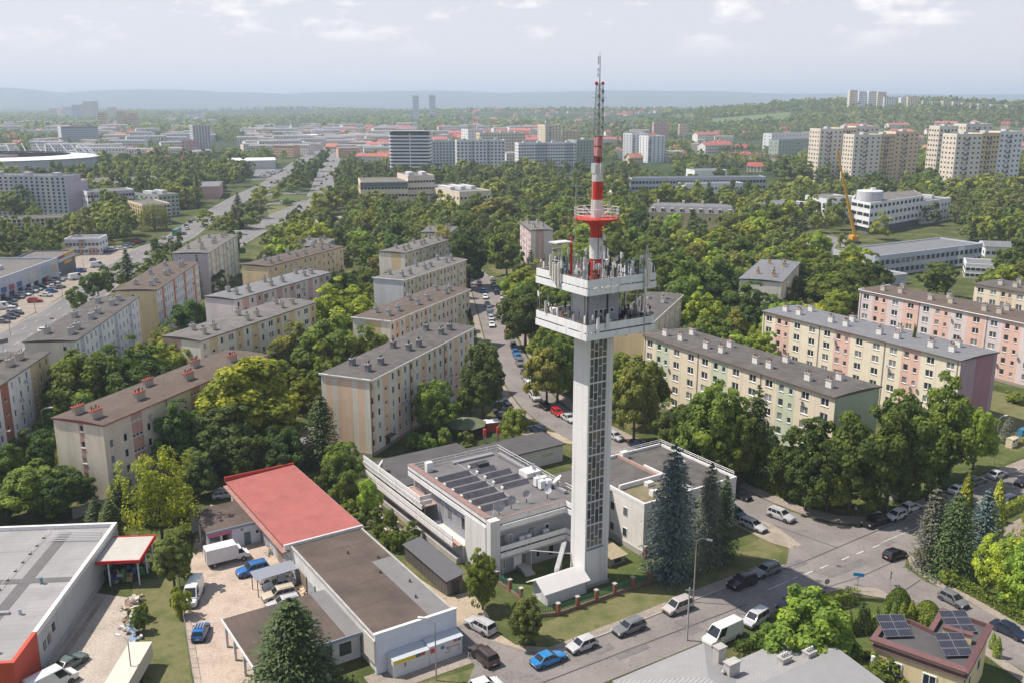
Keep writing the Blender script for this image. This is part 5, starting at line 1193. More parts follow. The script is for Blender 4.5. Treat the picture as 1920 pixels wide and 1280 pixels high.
def rubbish(name, label, pts, n, pal, flat=0.3, size=(0.2,1.0)):
    b = MB()
    xs = [p[0] for p in pts]; ys = [p[1] for p in pts]; cx, cy = sum(xs)/len(xs), sum(ys)/len(ys)
    for i in range(n):
        p = r4.choice(pts); t = r4.random()*0.95; x = cx+(p[0]-cx)*t+r4.uniform(-.4,.4); y = cy+(p[1]-cy)*t+r4.uniform(-.4,.4)
        h = (1-t)*0.9*flat*3; s_ = r4.uniform(*size); c = r4.randrange(len(pal)); an = r4.uniform(0,3.1); lx, ly = s_, s_*r4.uniform(0.15,0.7); hz = r4.uniform(0.05,0.3); tx, ty = r4.uniform(-.5,.5), r4.uniform(-.4,.4)
        n0 = len(b.v); b.obox(0,0,0,hz,lx,ly,an,c)
        b.v[n0:] = [(vx+x, vy+y, max(0.01, vz+h*r4.random()*0.2+h*0.8+vx*tx+vy*ty)) for vx,vy,vz in b.v[n0:]]
    o = b.build(name, [mat('waste_%d_%d_%d' % tuple(int(q*100) for q in c), c, 0.9, var=0.15, scale=3) for c in pal]); tag(o, label, 'rubbish', kind='stuff'); return o
rubbish('timber_waste', 'heap of waste timber and boards beside the loading lane', [(-52.49,113.39),(-52.15,116.19),(-50.51,116.48),(-49.53,112.04),(-50.19,109.4),(-51.18,114.08)], 130, [(0.42,0.32,0.22),(0.50,0.45,0.38),(0.28,0.19,0.12),(0.55,0.55,0.54)])
rubbish('plastic_waste', 'pale plastic sheets thrown beside the loading lane', [(-50.63,108.76),(-49.61,110.05),(-47.08,105.65),(-46.38,102.12)], 46, [(0.5,0.52,0.55),(0.25,0.33,0.42),(0.55,0.5,0.44)])
rubbish('rubble_heap', 'heap of broken bricks and white rubble between the garages and station', [(-25.99,147.04),(-23.77,149.24),(-18.9,142.81),(-16.4,135.91),(-18.69,134.04),(-22.28,138.79)], 420, [(0.46,0.24,0.15),(0.5,0.42,0.36),(0.62,0.60,0.57),(0.30,0.34,0.40),(0.36,0.30,0.25),(0.62,0.60,0.57)], 0.35, (0.2,0.8))
rubbish('yard_scrap', 'scrap and pallets lying against the garage doors', [(-38.22,134.04),(-35.68,130.45),(-33.86,127.87),(-36.47,128.72)], 70, [(0.36,0.27,0.19),(0.24,0.25,0.27),(0.45,0.42,0.38)])
rubbish('pallet_wood', 'pale pallet boards behind the parked cars in the yard', [(-30.32,119.12),(-28.75,119.87),(-27.55,118.38),(-29.22,116.48)], 60, [(0.50,0.40,0.27),(0.56,0.47,0.33)], 0.12, (0.5,1.3))
# container truck body parked in the lane
tr = thing('box_trailer', 'long cream-roofed box trailer parked at the bottom of the loading lane', 'trailer', (*(-44.41,94.24), 0), R(93))
BT = mat('trailer_cream', (0.60,0.54,0.45), 0.7, var=0.05, scale=0.5, stain=0.1); MB().box(-8.3,6.4,-1.3,1.3,0.9,2.9).build('box_body', BT, tr)
MB().box(-8.35,6.45,-1.35,1.35,2.9,2.96).build('roof_panel', mat('trailer_roof', (0.62,0.55,0.46), 0.7, var=0.06, scale=0.4), tr); MB().box(-7,4,-0.5,0.5,0.55,0.9).build('chassis', M_DARK, tr)
for x in (-6,-4.8,2.5):
    for y in (-1.05,1.05): 
        wq = MB().lathe(0,0,[(0.45,-0.14),(0.48,-0.1),(0.48,0.1),(0.45,0.14)],14).build('wheel', M_BLACK, tr, (x,y,0.48)); wq.rotation_euler = (math.pi/2,0,0)
# metal fence between bank and yard
mf = thing('mesh_fence', 'grey metal panel fence between the dry bank and the paved yard', 'fence', (0,0,0))
pa, pb = Vector((-43.78,112.04)), Vector((-36.46,94.61)); pc = Vector((-47.84,122.17))
for (p,q) in ((pa,pb),(pc,pa)):
    L = (q-p).length; d = (q-p)/L; n = int(L/2.2)
    for i in range(n+1):
        c = p+d*min(L,i*2.2); MB().tube((c.x,c.y,0),(c.x,c.y,1.7),0.05,6).build('post', M_GALV, mf)
        if i < n:
            e = c+d*2.1; b = MB()
            for z in (0.15,1.6): b.tube((c.x,c.y,z),(e.x,e.y,z),0.025,4)
            for j in range(14):
                t = c+d*(2.1*j/14); b.tube((t.x,t.y,0.15),(t.x,t.y,1.6),0.012,4)
            b.build('mesh_panel', M_GALV, mf)
# precast concrete wall behind the supermarket
cw_ = thing('concrete_panel_wall', 'grey precast concrete panel wall behind the supermarket', 'wall', (0,0,0))
P0, P1, P2 = Vector((-71.61,141.38)), Vector((-65.58,148.13)), Vector((-63.49,151.5))
for p,q in ((P0,P1),(P1,P2)):
    L = (q-p).length; d = (q-p)/L; n = max(1,int(L/2)); an = math.atan2(d.y,d.x)
    for i in range(n):
        c = p+d*(i*L/n+L/n/2); MB().obox(0,0,0,1.9,L/n-0.14,0.07,an).build('concrete_panel', M_CONC, cw_, (c.x,c.y,0)); c = p+d*(i*L/n); MB().obox(0,0,0,2.05,0.14,0.16,an).build('concrete_post', M_CONC, cw_, (c.x,c.y,0))

# ------------------------------------------------------------ house with pale metal roof at the bottom edge
h1 = thing('metal_roofed_house', 'house with pale grey metal hip roof and tall chimneys at the bottom edge', 'house', (*S(-17,-26.2), 0), SA)
footprint(S(-17,-46), SA, 24, 20, 0.5)
M_HR = mat('pale_metal_roof', (0.315,0.31,0.31), 0.5, var=0.05, scale=0.6, metal=0.15)
MB().box(0.6,13.4,-19,-0.6,0,5.0).build('wall', facing((0.52,0.48,0.42),'house_wall'), h1); MB().box(13.4,22.5,-24,-5.2,0,5.0).build('wall', facing((0.52,0.48,0.42),'house_wall'), h1)
rf = MB(); rf.face([(0,0,5.0),(0,-20,5.0),(6.8,-12,7.2),(6.8,-7.5,7.2)]); rf.face([(0,0,5.0),(6.8,-7.5,7.2),(13.6,0,5.0)]); rf.face([(13.6,0,5.0),(6.8,-7.5,7.2),(6.8,-12,7.2),(13.6,-20,5.0)]); rf.face([(0,-20,5),(13.6,-20,5),(6.8,-12,7.2)]); rf.face([(0,0,4.85),(13.6,0,4.85),(13.6,-20,4.85),(0,-20,4.85)])
for p,q in (((0,0),(13.6,0)),((0,0),(0,-20))): rf.face([(*p,4.85),(*q,4.85),(*q,5.0),(*p,5.0)])
ro = rf.build('hip_roof', M_HR, h1)
rf = MB(); rf.face([(8.5,-4.6,5.0),(23.2,-4.6,5.0),(23.2,-11,6.9),(8.5,-11,6.9)]); rf.face([(8.5,-11,6.9),(23.2,-11,6.9),(23.2,-24,5.0),(8.5,-24,5.0)]); rf.face([(8.5,-4.6,4.85),(8.5,-24,4.85),(23.2,-24,4.85),(23.2,-4.6,4.85)]); rf.face([(23.2,-4.6,4.85),(23.2,-24,4.85),(23.2,-24,5),(23.2,-11,6.9),(23.2,-4.6,5)]); rf.face([(8.5,-4.6,4.85),(23.2,-4.6,4.85),(23.2,-4.6,5.0),(8.5,-4.6,5.0)])
ro2 = rf.build('wing_roof', M_HR, h1)
sm_ = MB()
for i in range(34):     # standing seams of the hip faces
    x = 0.4*i
    z1 = 5.0+2.2*min(x,13.6-x)/6.8; y1 = -7.5*min(x,13.6-x)/6.8
    sm_.face([(x,0,5.005),(x+0.03,0,5.045),(x+0.03,y1,z1+0.045),(x,y1,z1+0.005)])
for i in range(48):
    y = -0.42*i; t = min(1, -y/7.5, (20+y)/8.0); sm_.face([(0,y,5.005),(0,y+0.03,5.045),(6.8*t,y+0.03,5.045+2.2*t),(6.8*t,y,5.005+2.2*t)])
for i in range(37):
    x = 8.5+0.4*i; sm_.face([(x,-4.6,5.005),(x+0.03,-4.6,5.045),(x+0.03,-11,6.945),(x,-11,6.905)])
k = sm_.build('standing_seams', M_HR, ro); k['kind'] = 'stuff'
for (x,y,z,h,l) in ((11.6,-4.4,5.2,2.3,1.2),(10.6,-7.2,5.6,1.9,1.6),(16.6,-9.2,6.2,0.9,1.4),(19.5,-10.2,6.5,0.8,1.3)):
    c = MB().box(x-l/2,x+l/2,y-0.45,y+0.45,z,z+h).build('chimney', mat('chimney_pale_stone', (0.46,0.44,0.41), 0.9, var=0.15, scale=2, stain=0.3), h1); MB().box(x-l/2-0.08,x+l/2+0.08,y-0.53,y+0.53,z+h,z+h+0.12).build('cap', M_CONC, c)
    for j in range(3):
        if h < 1.5: MB().lathe(x-0.4+j*0.4,y,[(0.1,z+h+.1),(0.1,z+h+.45),(0.16,z+h+.47),(0.02,z+h+.6)],7).build('chimney_pot', M_GALV, c)
MB().lathe(9.6,-7.0,[(0.15,5.6),(0.15,6.6),(0.28,6.62),(0.05,6.9)],9).build('roof_vent', M_GALV, h1)
MB().tube((0.1,0.08,4.9),(13.6,0.08,4.9),0.08,6).build('gutter', M_DARK, h1)

# ------------------------------------------------------------ yellow house with solar panels
yp = [(40.88,95.58), (44.94,100.98), (47.49,99.68), (48.71,98), (52.17,102.55), (56.56,98.46), (49.11,88.9)]
yo = (sum(p[0] for p in yp)/7, sum(p[1] for p in yp)/7)
yl = [(p[0]-yo[0], p[1]-yo[1]) for p in yp]
yl = yl[::-1] if sum(yl[i][0]*yl[(i+1)%7][1]-yl[(i+1)%7][0]*yl[i][1] for i in range(7)) < 0 else yl
h2 = thing('flat_roofed_house', 'pale yellow flat-roofed house with maroon eaves and solar panels at the lower right', 'house', (*yo, 0))
FOOT.append([(p[0],p[1]) for p in yp])
def grow(pts, d):
    n = len(pts); out = []
    for i in range(n):
        a, b, c = Vector(pts[i-1]), Vector(pts[i]), Vector(pts[(i+1)%n]); t1 = (b-a).normalized(); t2 = (c-b).normalized(); n1 = Vector((t1.y,-t1.x)); n2 = Vector((t2.y,-t2.x)); q = n1+n2; q = q/max(0.3,q.dot(n1)); out.append(tuple(b+q*d))
    return out
M_YW = facing((0.72,0.60,0.36),'house_yellow', stain=0.05); M_MAR = mat('maroon_tiles', (0.15,0.078,0.078), 0.7, var=0.12, scale=2)
MB().prism(grow(yl,-0.45),0,6.0).build('wall', M_YW, h2); MB().prism(grow(yl,-0.5),6.0,6.25).build('roof', ROOFM['dark'], h2)
inner = grow(yl,-0.7)
for i in range(7):
    j = (i+1)%7
    b = MB(); p,q,r,s_ = yl[i],yl[j],inner[j],inner[i]
    b.face([(*p,6.5),(*q,6.5),(*r,6.75),(*s_,6.75)]); b.face([(*p,6.3),(*q,6.3),(*q,6.5),(*p,6.5)]); b.face([(*s_,6.25),(*s_,6.75),(*r,6.75),(*r,6.25)]); b.face([(*p,6.3),(*s_,6.2),(*r,6.2),(*q,6.3)]); b.build('eave_tiles', M_MAR, h2)
    e = MB(); g0, g1 = grow(yl,-0.2), grow(yl,-0.46); e.face([(*g0[i],5.5),(*g0[j],5.5),(*g1[j],5.9),(*g1[i],5.9)]); e.face([(*g0[i],5.42),(*g0[j],5.42),(*g0[j],5.5),(*g0[i],5.5)]); e.build('string_course', M_MAR, h2)
def along(p, q, t): return (p[0]+(q[0]-p[0])*t, p[1]+(q[1]-p[1])*t)
lens = [(math.dist(yl[i], yl[(i+1)%7]), i) for i in range(7)]
for (tg, i0) in ((0.70, None),):
    # street-side long wall: the edge between the left front corner and the right front corner
    f0 = Vector((yp[0][0]-yo[0], yp[0][1]-yo[1])); f1 = Vector((yp[6][0]-yo[0], yp[6][1]-yo[1])); d = (f1-f0).normalized(); nn = Vector((d.y,-d.x)); L = (f1-f0).length; an = math.atan2(d.y,d.x)
    for t in (0.28, 0.63):
        c = f0+d*L*t+nn*(-0.42)
        w = MB().box(-0.75,0.75,-0.08,0.06,2.9,4.5).build('window', M_PVC, h2, (c.x,c.y,0), an); MB().box(-0.62,-0.05,-0.10,-0.07,3.05,4.4).build('pane', M_GLASS, w); MB().box(0.05,0.62,-0.10,-0.07,3.05,4.4).build('pane', M_GLASS, w); MB().box(-0.9,0.9,-0.25,0,2.75,2.9).build('sill', M_MAR, w)
    f2 = Vector((yp[5][0]-yo[0], yp[5][1]-yo[1])); d2 = (f2-f1).normalized(); L2 = (f2-f1).length; an2 = math.atan2(d2.y,d2.x); n2_ = Vector((d2.y,-d2.x))
    for t in (0.25,0.62):
        c = f1+d2*L2*t+n2_*(-0.42); w = MB().box(-0.6,0.6,-0.08,0.06,2.9,4.4).build('window', M_PVC, h2, (c.x,c.y,0), an2); MB().box(-0.5,0.5,-0.10,-0.07,3.0,4.3).build('pane', M_GLASS, w)
    c = f1+d*(-0.35)+nn*(-0.36); MB().tube((c.x,c.y,0),(c.x,c.y,6.2),0.06,6).build('downpipe', M_DARK, h2)
    c = f0+d*1.0+nn*1.4
    MB().tube((c.x,c.y,0),(c.x,c.y,5.4),0.22,12).build('porch_column', M_BAND, h2)
c0 = Vector((51.04,95.86))-Vector(yo); MB().obox(c0.x,c0.y,6.25,7.3,3.0,0.6,R(-35)).build('chimney', M_YW, h2); MB().obox(c0.x,c0.y,7.3,7.5,3.2,0.8,R(-35)).build('chimney_cap', M_MAR, h2)
MP = mat('solar_cell_blue_black', (0.035,0.035,0.05), 0.18, spec=0.6, var=0.1, scale=3)
for i,(u,txt) in enumerate((((44.4,97.47),'nearest the hedge on the left'),((52.14,98.4),'at the back right of the roof'),((49.51,93.59),'at the front beside the chimney'))):
    t = thing('solar_panel_array', 'rack of six solar panels on the yellow house, '+txt, 'solar panels', (u[0],u[1],6.25), R(3), 'solar panels on the yellow house')
    for rw in range(3):
        for cl in range(2):
            y0, y1 = -1.5+rw*1.0, -0.54+rw*1.0; x0, x1 = -1.65+cl*1.66, -0.03+cl*1.66; z = lambda y: 0.35+(y+1.5)*0.36
            b = MB(); b.face([(x0,y0,z(y0)),(x1,y0,z(y0)),(x1,y1,z(y1)),(x0,y1,z(y1))]); b.face([(x0,y0,z(y0)-0.05),(x0,y1,z(y1)-0.05),(x1,y1,z(y1)-0.05),(x1,y0,z(y0)-0.05)]); p = b.build('solar_panel', MP, t)
            f = MB(); w_ = 0.035
            for (xa,xb,ya,yb) in ((x0,x1,y0,y0+w_),(x0,x1,y1-w_,y1),(x0,x0+w_,y0+w_,y1-w_),(x1-w_,x1,y0+w_,y1-w_)): f.face([(xa,ya,z(ya)+0.008),(xb,ya,z(ya)+0.008),(xb,yb,z(yb)+0.008),(xa,yb,z(yb)+0.008)])
            for gx in (1,2,3,4,5): 
                xx = x0+(x1-x0)*gx/6; f.face([(xx-0.006,y0,z(y0)+0.004),(xx+0.006,y0,z(y0)+0.004),(xx+0.006,y1,z(y1)+0.004),(xx-0.006,y1,z(y1)+0.004)])
            f.build('panel_frame', M_GALV, p)
    for x in (-1.2,1.2): 
        MB().tube((x,1.2,0),(x,1.2,1.3),0.04,5).build('rack_leg', M_GALV, t); MB().tube((x,-1.2,0),(x,-1.2,0.42),0.04,5).build('rack_leg', M_GALV, t)

# ------------------------------------------------------------ garden gazebo, red and white grill kiosk, recycling bins
gz = thing('garden_tent', 'dark green canvas tent roof in the garden behind the station', 'tent', (*(-9.31,182.09), 0), R(20))
b = MB(); n = 8; rr0 = 4.2
for i in range(n):
    a0,a1 = 2*math.pi*i/n,2*math.pi*(i+1)/n; b.face([(rr0*math.cos(a0),rr0*math.sin(a0),2.2),(rr0*math.cos(a1),rr0*math.sin(a1),2.2),(0,0,3.6)])
b.build('canvas_roof', mat('canvas_olive', (0.14,0.16,0.095), 0.9, var=0.08, scale=1), gz)
for i in range(8): a0 = 2*math.pi*i/8; MB().tube((3.9*math.cos(a0),3.9*math.sin(a0),0),(3.9*math.cos(a0),3.9*math.sin(a0),2.25),0.06,5).build('post', mat('wood_post', (0.2,0.12,0.07), 0.8), gz)
for i,(px,lab) in enumerate((((-5.43,176.49),'red gate pillar with lantern behind the station, nearer the tent'),((-2.78,177.71),'red gate pillar behind the station, nearer the pine'))):
    t = thing('gate_pillar', lab, 'pillar', (*px,0), 0, 'red gate pillars'); MB().box(-0.25,0.25,-0.25,0.25,0,1.6).build('shaft', mat('pillar_pale', (0.45,0.33,0.27), 0.8), t); MB().lathe(0,0,[(0.34,1.6),(0.36,1.7),(0.36,2.9),(0.28,3.0)],10).build('red_drum', mat('drum_red', (0.5,0.06,0.06), 0.5), t)
t = thing('white_red_stall', 'small white and red stall with awning behind the station', 'stall', (*(-4.2,184.02),0), R(20)); MB().box(-1.3,1.3,-0.9,0.9,0,1.9).build('counter_box', mat('stall_red', (0.5,0.08,0.06), 0.6), t); MB().box(-1.6,1.6,-1.3,1.1,2.0,2.15).build('awning', M_BAND, t)
for i,(px,c,lab) in enumerate((((98.7,174.69),(0.62,0.55,0.38),'cream clothes-collection bin on the grass by the right-hand pavement'),((102.82,176.49),(0.65,0.55,0.05),'yellow recycling bin at the right edge'),((104.09,181.13),(0.05,0.22,0.42),'blue recycling bin at the right edge'))):
    t = thing('recycling_bin', lab, 'bin', (*px,0), SA+R(5), 'recycling bins'); k = 1.0 if i == 0 else 0.75
    b = MB(); b.box(-1.2*k,1.2*k,-0.65*k,0.65*k,0,1.75*k); b.build('body', mat('bin_%d' % i, c, 0.6, var=0.06, scale=1), t)
    b = MB(); b.face([(-1.25*k,-0.7*k,1.75*k),(1.25*k,-0.7*k,1.75*k),(1.25*k,0,2.1*k),(-1.25*k,0,2.1*k)]); b.face([(-1.25*k,0,2.1*k),(1.25*k,0,2.1*k),(1.25*k,0.7*k,1.75*k),(-1.25*k,0.7*k,1.75*k)]); b.face([(-1.25*k,-0.7*k,1.75*k),(-1.25*k,0,2.1*k),(-1.25*k,0.7*k,1.75*k)]); b.face([(1.25*k,-0.7*k,1.75*k),(1.25*k,0.7*k,1.75*k),(1.25*k,0,2.1*k)]); b.build('lid', mat('bin_%d' % i, c), t)
    for x in (-0.6*k,0.6*k): MB().box(x-0.35*k,x+0.35*k,-0.68*k,-0.64*k,1.2*k,1.55*k).build('slot', M_DARK, t)
t = thing('concrete_enclosure', 'grey concrete bin enclosure in the shade under the big trees', 'enclosure', (*S(63,-4.5),0), SA); 
for (x0,x1,y0,y1) in ((-2.6,2.6,-1.8,-1.65),(-2.6,-2.45,-1.65,1.8),(2.45,2.6,-1.65,1.8)): MB().box(x0,x1,y0,y1,0,1.7).build('panel', M_CONC, t)
t = thing('brick_hut', 'tiny brick hut with mossy roof between tower and wing', 'hut', (*S(6.6,3.2),0), SA); MB().box(-1.3,1.3,-1.6,1.6,0,1.3).build('wall', M_CONC, t); b = MB(); b.face([(-1.7,-2,1.3),(1.7,-2,1.3),(1.7,2,1.75),(-1.7,2,1.75)]); b.face([(-1.7,-2,1.18),(-1.7,2,1.63),(1.7,2,1.63),(1.7,-2,1.18)]); b.face([(-1.7,-2,1.18),(1.7,-2,1.18),(1.7,-2,1.3),(-1.7,-2,1.3)]); b.build('roof', mat('mossy_sheet', (0.28,0.22,0.13), 0.95, scale=3, col2=(0.38,0.33,0.25), bump=0.4), t); MB().box(-0.6,0.6,-1.63,-1.59,0.3,1.1).build('opening', M_DARK, t)

# ------------------------------------------------------------ street lamps and signs
def lamp(label, base, h, arm, ang, group='street lamps', two=False):
    t = thing('street_lamp', label, 'street lamp', (*base,0), ang, group)
    MB().tube((0,0,0),(0,0,h),0.10,7,r2=0.06).build('pole', mat('lamp_pole', (0.30,0.27,0.24), 0.7, var=0.1, scale=1), t)
    for s_ in ((1,-1) if two else (1,)):
        b = MB(); b.tube((0,0,h-0.02),(s_*arm*0.5,0,h+0.45),0.045,6); b.tube((s_*arm*0.5,0,h+0.45),(s_*arm,0,h+0.5),0.045,6); b.build('arm', M_GALV, t)
        MB().box(min(s_*arm,s_*(arm+0.75)),max(s_*arm,s_*(arm+0.75)),-0.16,0.16,h+0.42,h+0.58).build('lamp_head', M_ANT, t)
    return t
lamp('street lamp on the verge in front of the blue spruces', (24.69,115.06), 9.2, 1.4, R(-30))
lamp('street lamp beside the back street behind the right wing', (44.78,156.21), 8.6, 1.0, R(200))
lamp('street lamp at the right edge beside the cream bin', (90.36,165.12), 9.0, 1.2, R(20))
lamp('street lamp in front of the garage kiosk', S(-29.6,-9.2), 7.6, 1.3, R(170))
lamp('street lamp beside the mural block at the left edge', (-90.01,170.63), 8.8, 1.4, R(10))
lamp('street lamp under the trees at the far left edge', (-91.15,157.43), 8.8, 1.2, R(10))
lamp('street lamp under the big dark trees by the parked white hatchback', S(54.6,-9.4), 8.5, 1.0, R(-80))
lamp('double street lamp by the west road beyond the ochre end wall', (-172.65,455.47), 11, 1.6, R(20), two=True)
lamp('street lamp in the supermarket loading lane', (-43.97,95.63), 6.2, 1.0, R(160))
for i,(u,v) in enumerate(((67,596),(118,563),(160,533),(10,630))): lamp('street lamp on the grass strip of the mall car park, %s from the left' % ordinal([1,2,3,0][i]), (-145.54,264.38) if i == 3 else [(-152.85,294.06),(-154.19,315.8),(-159.35,344.98)][i], 9, 1.0, R(-60))
def sign(label, base, h, plates, ang, post=0.04):
    t = thing('road_sign', label, 'sign', (*base,0), ang, 'road signs'); MB().tube((0,0,0),(0,0,h),post,6).build('post', M_GALV, t)
    for (kind,z,r,c) in plates:
        b = MB()
        if kind == 'round': b.tube((0,-0.06,z),(0,-0.03,z),r,16)
        elif kind == 'ring': b.tube((0,-0.085,z),(0,-0.061,z),r,16)
        elif kind == 'rect': b.box(-r*1.7,r*1.7,-0.07,-0.04,z-r*0.6,z+r*0.6)
        b.build('plate', mat('sign_%d_%d_%d' % tuple(int(q*100) for q in c), c, 0.45), t)
    return t
sign('blue street-name sign standing on the corner pavement', (48.01,117.93), 2.9, [('rect',2.6,0.42,(0.02,0.30,0.60))], R(-15))
sign('round road sign at the street corner seen edge-on', (43.07,116.19), 2.9, [('round',2.5,0.36,(0.04,0.05,0.09)),('ring',2.5,0.26,(0.45,0.46,0.5))], R(10))
sign('double sign with dark plates standing at the mouth of the side street', (53.18,119.57), 2.2, [('round',1.35,0.33,(0.03,0.035,0.04)),('rect',2.0,0.26,(0.03,0.035,0.04))], R(80))  # round and rectangular plate on one post, both the same near-black
sign('red, white and blue street sign in front of the big dark trees', (48.61,144.26), 2.7, [('rect',2.3,0.40,(0.06,0.07,0.22)),('round',2.7,0.28,(0.45,0.05,0.06))], R(30), 0.06)
sign('grey overhead sign beside the west road at the left edge', (-136.82,244.21), 4.2, [('rect',3.6,0.9,(0.12,0.12,0.13))], R(60), 0.07)
sign('small red road sign on the west road island', (-140.48,279.19), 2.2, [('rect',1.8,0.35,(0.40,0.08,0.09))], R(40))
t = thing('utility_pole', 'short concrete utility pole with wires behind the metal-roofed house', 'pole', (*(22.12,105.65),0)); MB().tube((0,0,0),(0,0,7.4),0.13,7,r2=0.09).build('shaft', M_CONC, t); MB().box(-0.5,0.5,-0.05,0.05,7.0,7.1).build('crossbar', M_GALV, t)

# ------------------------------------------------------------ middle-distance and far buildings
def fb(label, pl, pr, depth, H, storeys=0, bays=0, sbays=0, wall='white', roof='light', name='building', cat='building', group=None, win=(1.5,1.35), parapet=0.5, z=0.0, bands=(), gable=0.0, side='', stair=False, pens=0, balc=()):
    """rectangular building: front edge pl-pr, depth away from the viewer; window rows on the front and both ends"""
    pl = Vector(pl); pr = Vector(pr); d = pr-pl; L = d.length; an = math.atan2(d.y, d.x)
    t = thing(name, label, cat, (pl.x, pl.y, z), an, group); footprint((pl.x,pl.y), an, L, depth, 2.0)
    cols = [WC[wall]]+[WC[b[3]] for b in bands]+([WC[side]] if side else [])
    w = MB(); w.box(0,L,0,depth,-3,H)
    if side:
        w.box(L,L+0.12,0.02,depth-0.02,-3,H-0.02,len(cols)-1); w.box(-0.12,0,0.02,depth-0.02,-3,H-0.02,len(cols)-1)
    for i,(x0,x1,(za,zb),_) in enumerate(bands): w.box(x0*L,x1*L,-0.1,0,za*H,zb*H,i+1)
    w.build('wall', cols, t)
    r = MB()
    if gable:
        gable_roof(r,-0.5,L+0.5,-0.6,depth+0.6,H,0.2,gable); r.build('roof', [ROOFM.get(roof) or MATS[roof], WC['grey']], t)
    else:
        r.box(0.35,L-0.35,0.35,depth-0.35,H-0.1,H+0.02); r.build('roof', ROOFM.get(roof) or MATS[roof], t)
        if parapet:
            p = MB()
            for (x0,x1,y0,y1) in ((-0.03,L+0.03,-0.03,0.35),(-0.03,L+0.03,depth-0.35,depth+0.03),(-0.03,0.35,0.35,depth-0.35),(L-0.35,L+0.03,0.35,depth-0.35)): p.box(x0,x1,y0,y1,H-0.1,H+parapet)
            p.build('parapet', WC[wall], t)
    if storeys:
        g = MB(); sh = H/(storeys+0.25)
        def grid(n, length, P, mxl):
            for i in range(n):
                c = length*(i+0.5)/n
                for f in range(storeys):
                    z0 = sh*f+0.32*sh; ww = min(win[0], length/n*0.8)
                    a, b = c-ww/2, c+ww/2
                    for (u0,u1,v0,v1,dd,m) in ((a-0.1,b+0.1,z0-0.1,z0+win[1]+0.1,0.05,1),(a,b,z0,z0+win[1],0.09,0)):
                        g.face([P(u0,-dd,v0),P(u1,-dd,v0),P(u1,-dd,v1),P(u0,-dd,v1)], m)
                        if m: 
                            g.face([P(u0,0,v0),P(u1,0,v0),P(u1,-dd,v0),P(u0,-dd,v0)],m); g.face([P(u0,0,v1),P(u0,-dd,v1),P(u1,-dd,v1),P(u1,0,v1)],m)
        if bays: grid(bays, L, lambda s,dd,z_: (s,dd-(0.11 if bands else 0),z_), 0)
        if sbays:
            grid(sbays, depth, lambda s,dd,z_: (dd-(0.13 if side else 0),depth-s,z_), 0); grid(sbays, depth, lambda s,dd,z_: (L-dd+(0.13 if side else 0),s,z_), 0)
        o = g.build('window_rows', [M_GLASSD, M_PVC], t); o['kind'] = 'stuff'
    for fx in balc:       # stacks of balconies
        for f in range(1, storeys):
            sh = H/(storeys+0.25); MB().box(fx*L-1.5,fx*L+1.5,-1.2,0,sh*f+0.15,sh*f+1.15).build('balcony', WC['darkgrey'] if f % 3 else WC['bluegrey'], t)
    for i in range(pens):
        x = L*(i+0.5)/pens; MB().box(x-1.6,x+1.6,depth*0.3,depth*0.62,H,H+1.9).build('roof_housing', WC['grey'], t)
    return t
def zt(u, v, p): 
    """height of a point seen at the given picture height above a ground point (used while surveying)"""
    return v
# big beige office, its taller wing, and the beige neighbour
fb('long beige office building with dark glazed top storey left of the avenue', (-90.62,566.87), (-62.93,572.43), 32, 18.76, 4, 14, 6, 'cream', 'light', bands=((0,1,(0.80,0.99),'darkgrey'),), side='tan')
fb('taller beige wing adjoining the long beige office building', (-63.07,575.25), (-47.39,580.97), 28, 21.68, 5, 9, 5, 'beige', 'light', pens=2)
fb('cream institute with cluttered grey roof beside the beige offices', (-30.62,550.8), (-12.41,561.41), 52, 14.39, 3, 8, 12, 'cream', 'sheet', pens=3)
# striped office tower
tp = thing('striped_office_tower', 'office tower of white bands and dark glass with rounded corners', 'building', (*(-108.33,842.53), 0), R(-2))
ow = (Vector((-72.38,842.53))-Vector((-108.33,842.53))).length; oh = 38.36; nf = 13
def rrect(x0,x1,y0,y1,r,n=4):
    out = []
    for cx,cy,a0 in ((x1-r,y0+r,-90),(x1-r,y1-r,0),(x0+r,y1-r,90),(x0+r,y0+r,180)):
        for i in range(n+1): a = R(a0+90*i/n); out.append((cx+r*math.cos(a), cy+r*math.sin(a)))
    return out
FOOT.append([(-109.65,830.75),(-69.06,830.75),(-77.17,949.95),(-126.67,949.95)])
gsl = mat('tower_dark_glass', (0.03,0.035,0.045), 0.15, spec=0.6)
for f in range(nf):
    z = oh*f/nf; MB().prism(rrect(0.5,ow-0.5,0.5,21.5,2.5),z+oh/nf*0.5,z+oh/nf).build('glass_band', gsl, tp); MB().prism(rrect(0,ow,0,22,3),z,z+oh/nf*0.5).build('white_band', M_BAND, tp)
MB().prism(rrect(0.6,ow-0.6,0.6,21.4,2.5),oh,oh+1.8).build('roof_storey', gsl, tp); MB().box(3,ow-4,5,17,oh+1.8,oh+2.3).build('roof', WC['grey'], tp)
for x in (0.52*ow,): MB().box(x-0.4,x+0.4,-0.12,0.4,0,oh).build('pilaster', M_BAND, tp)
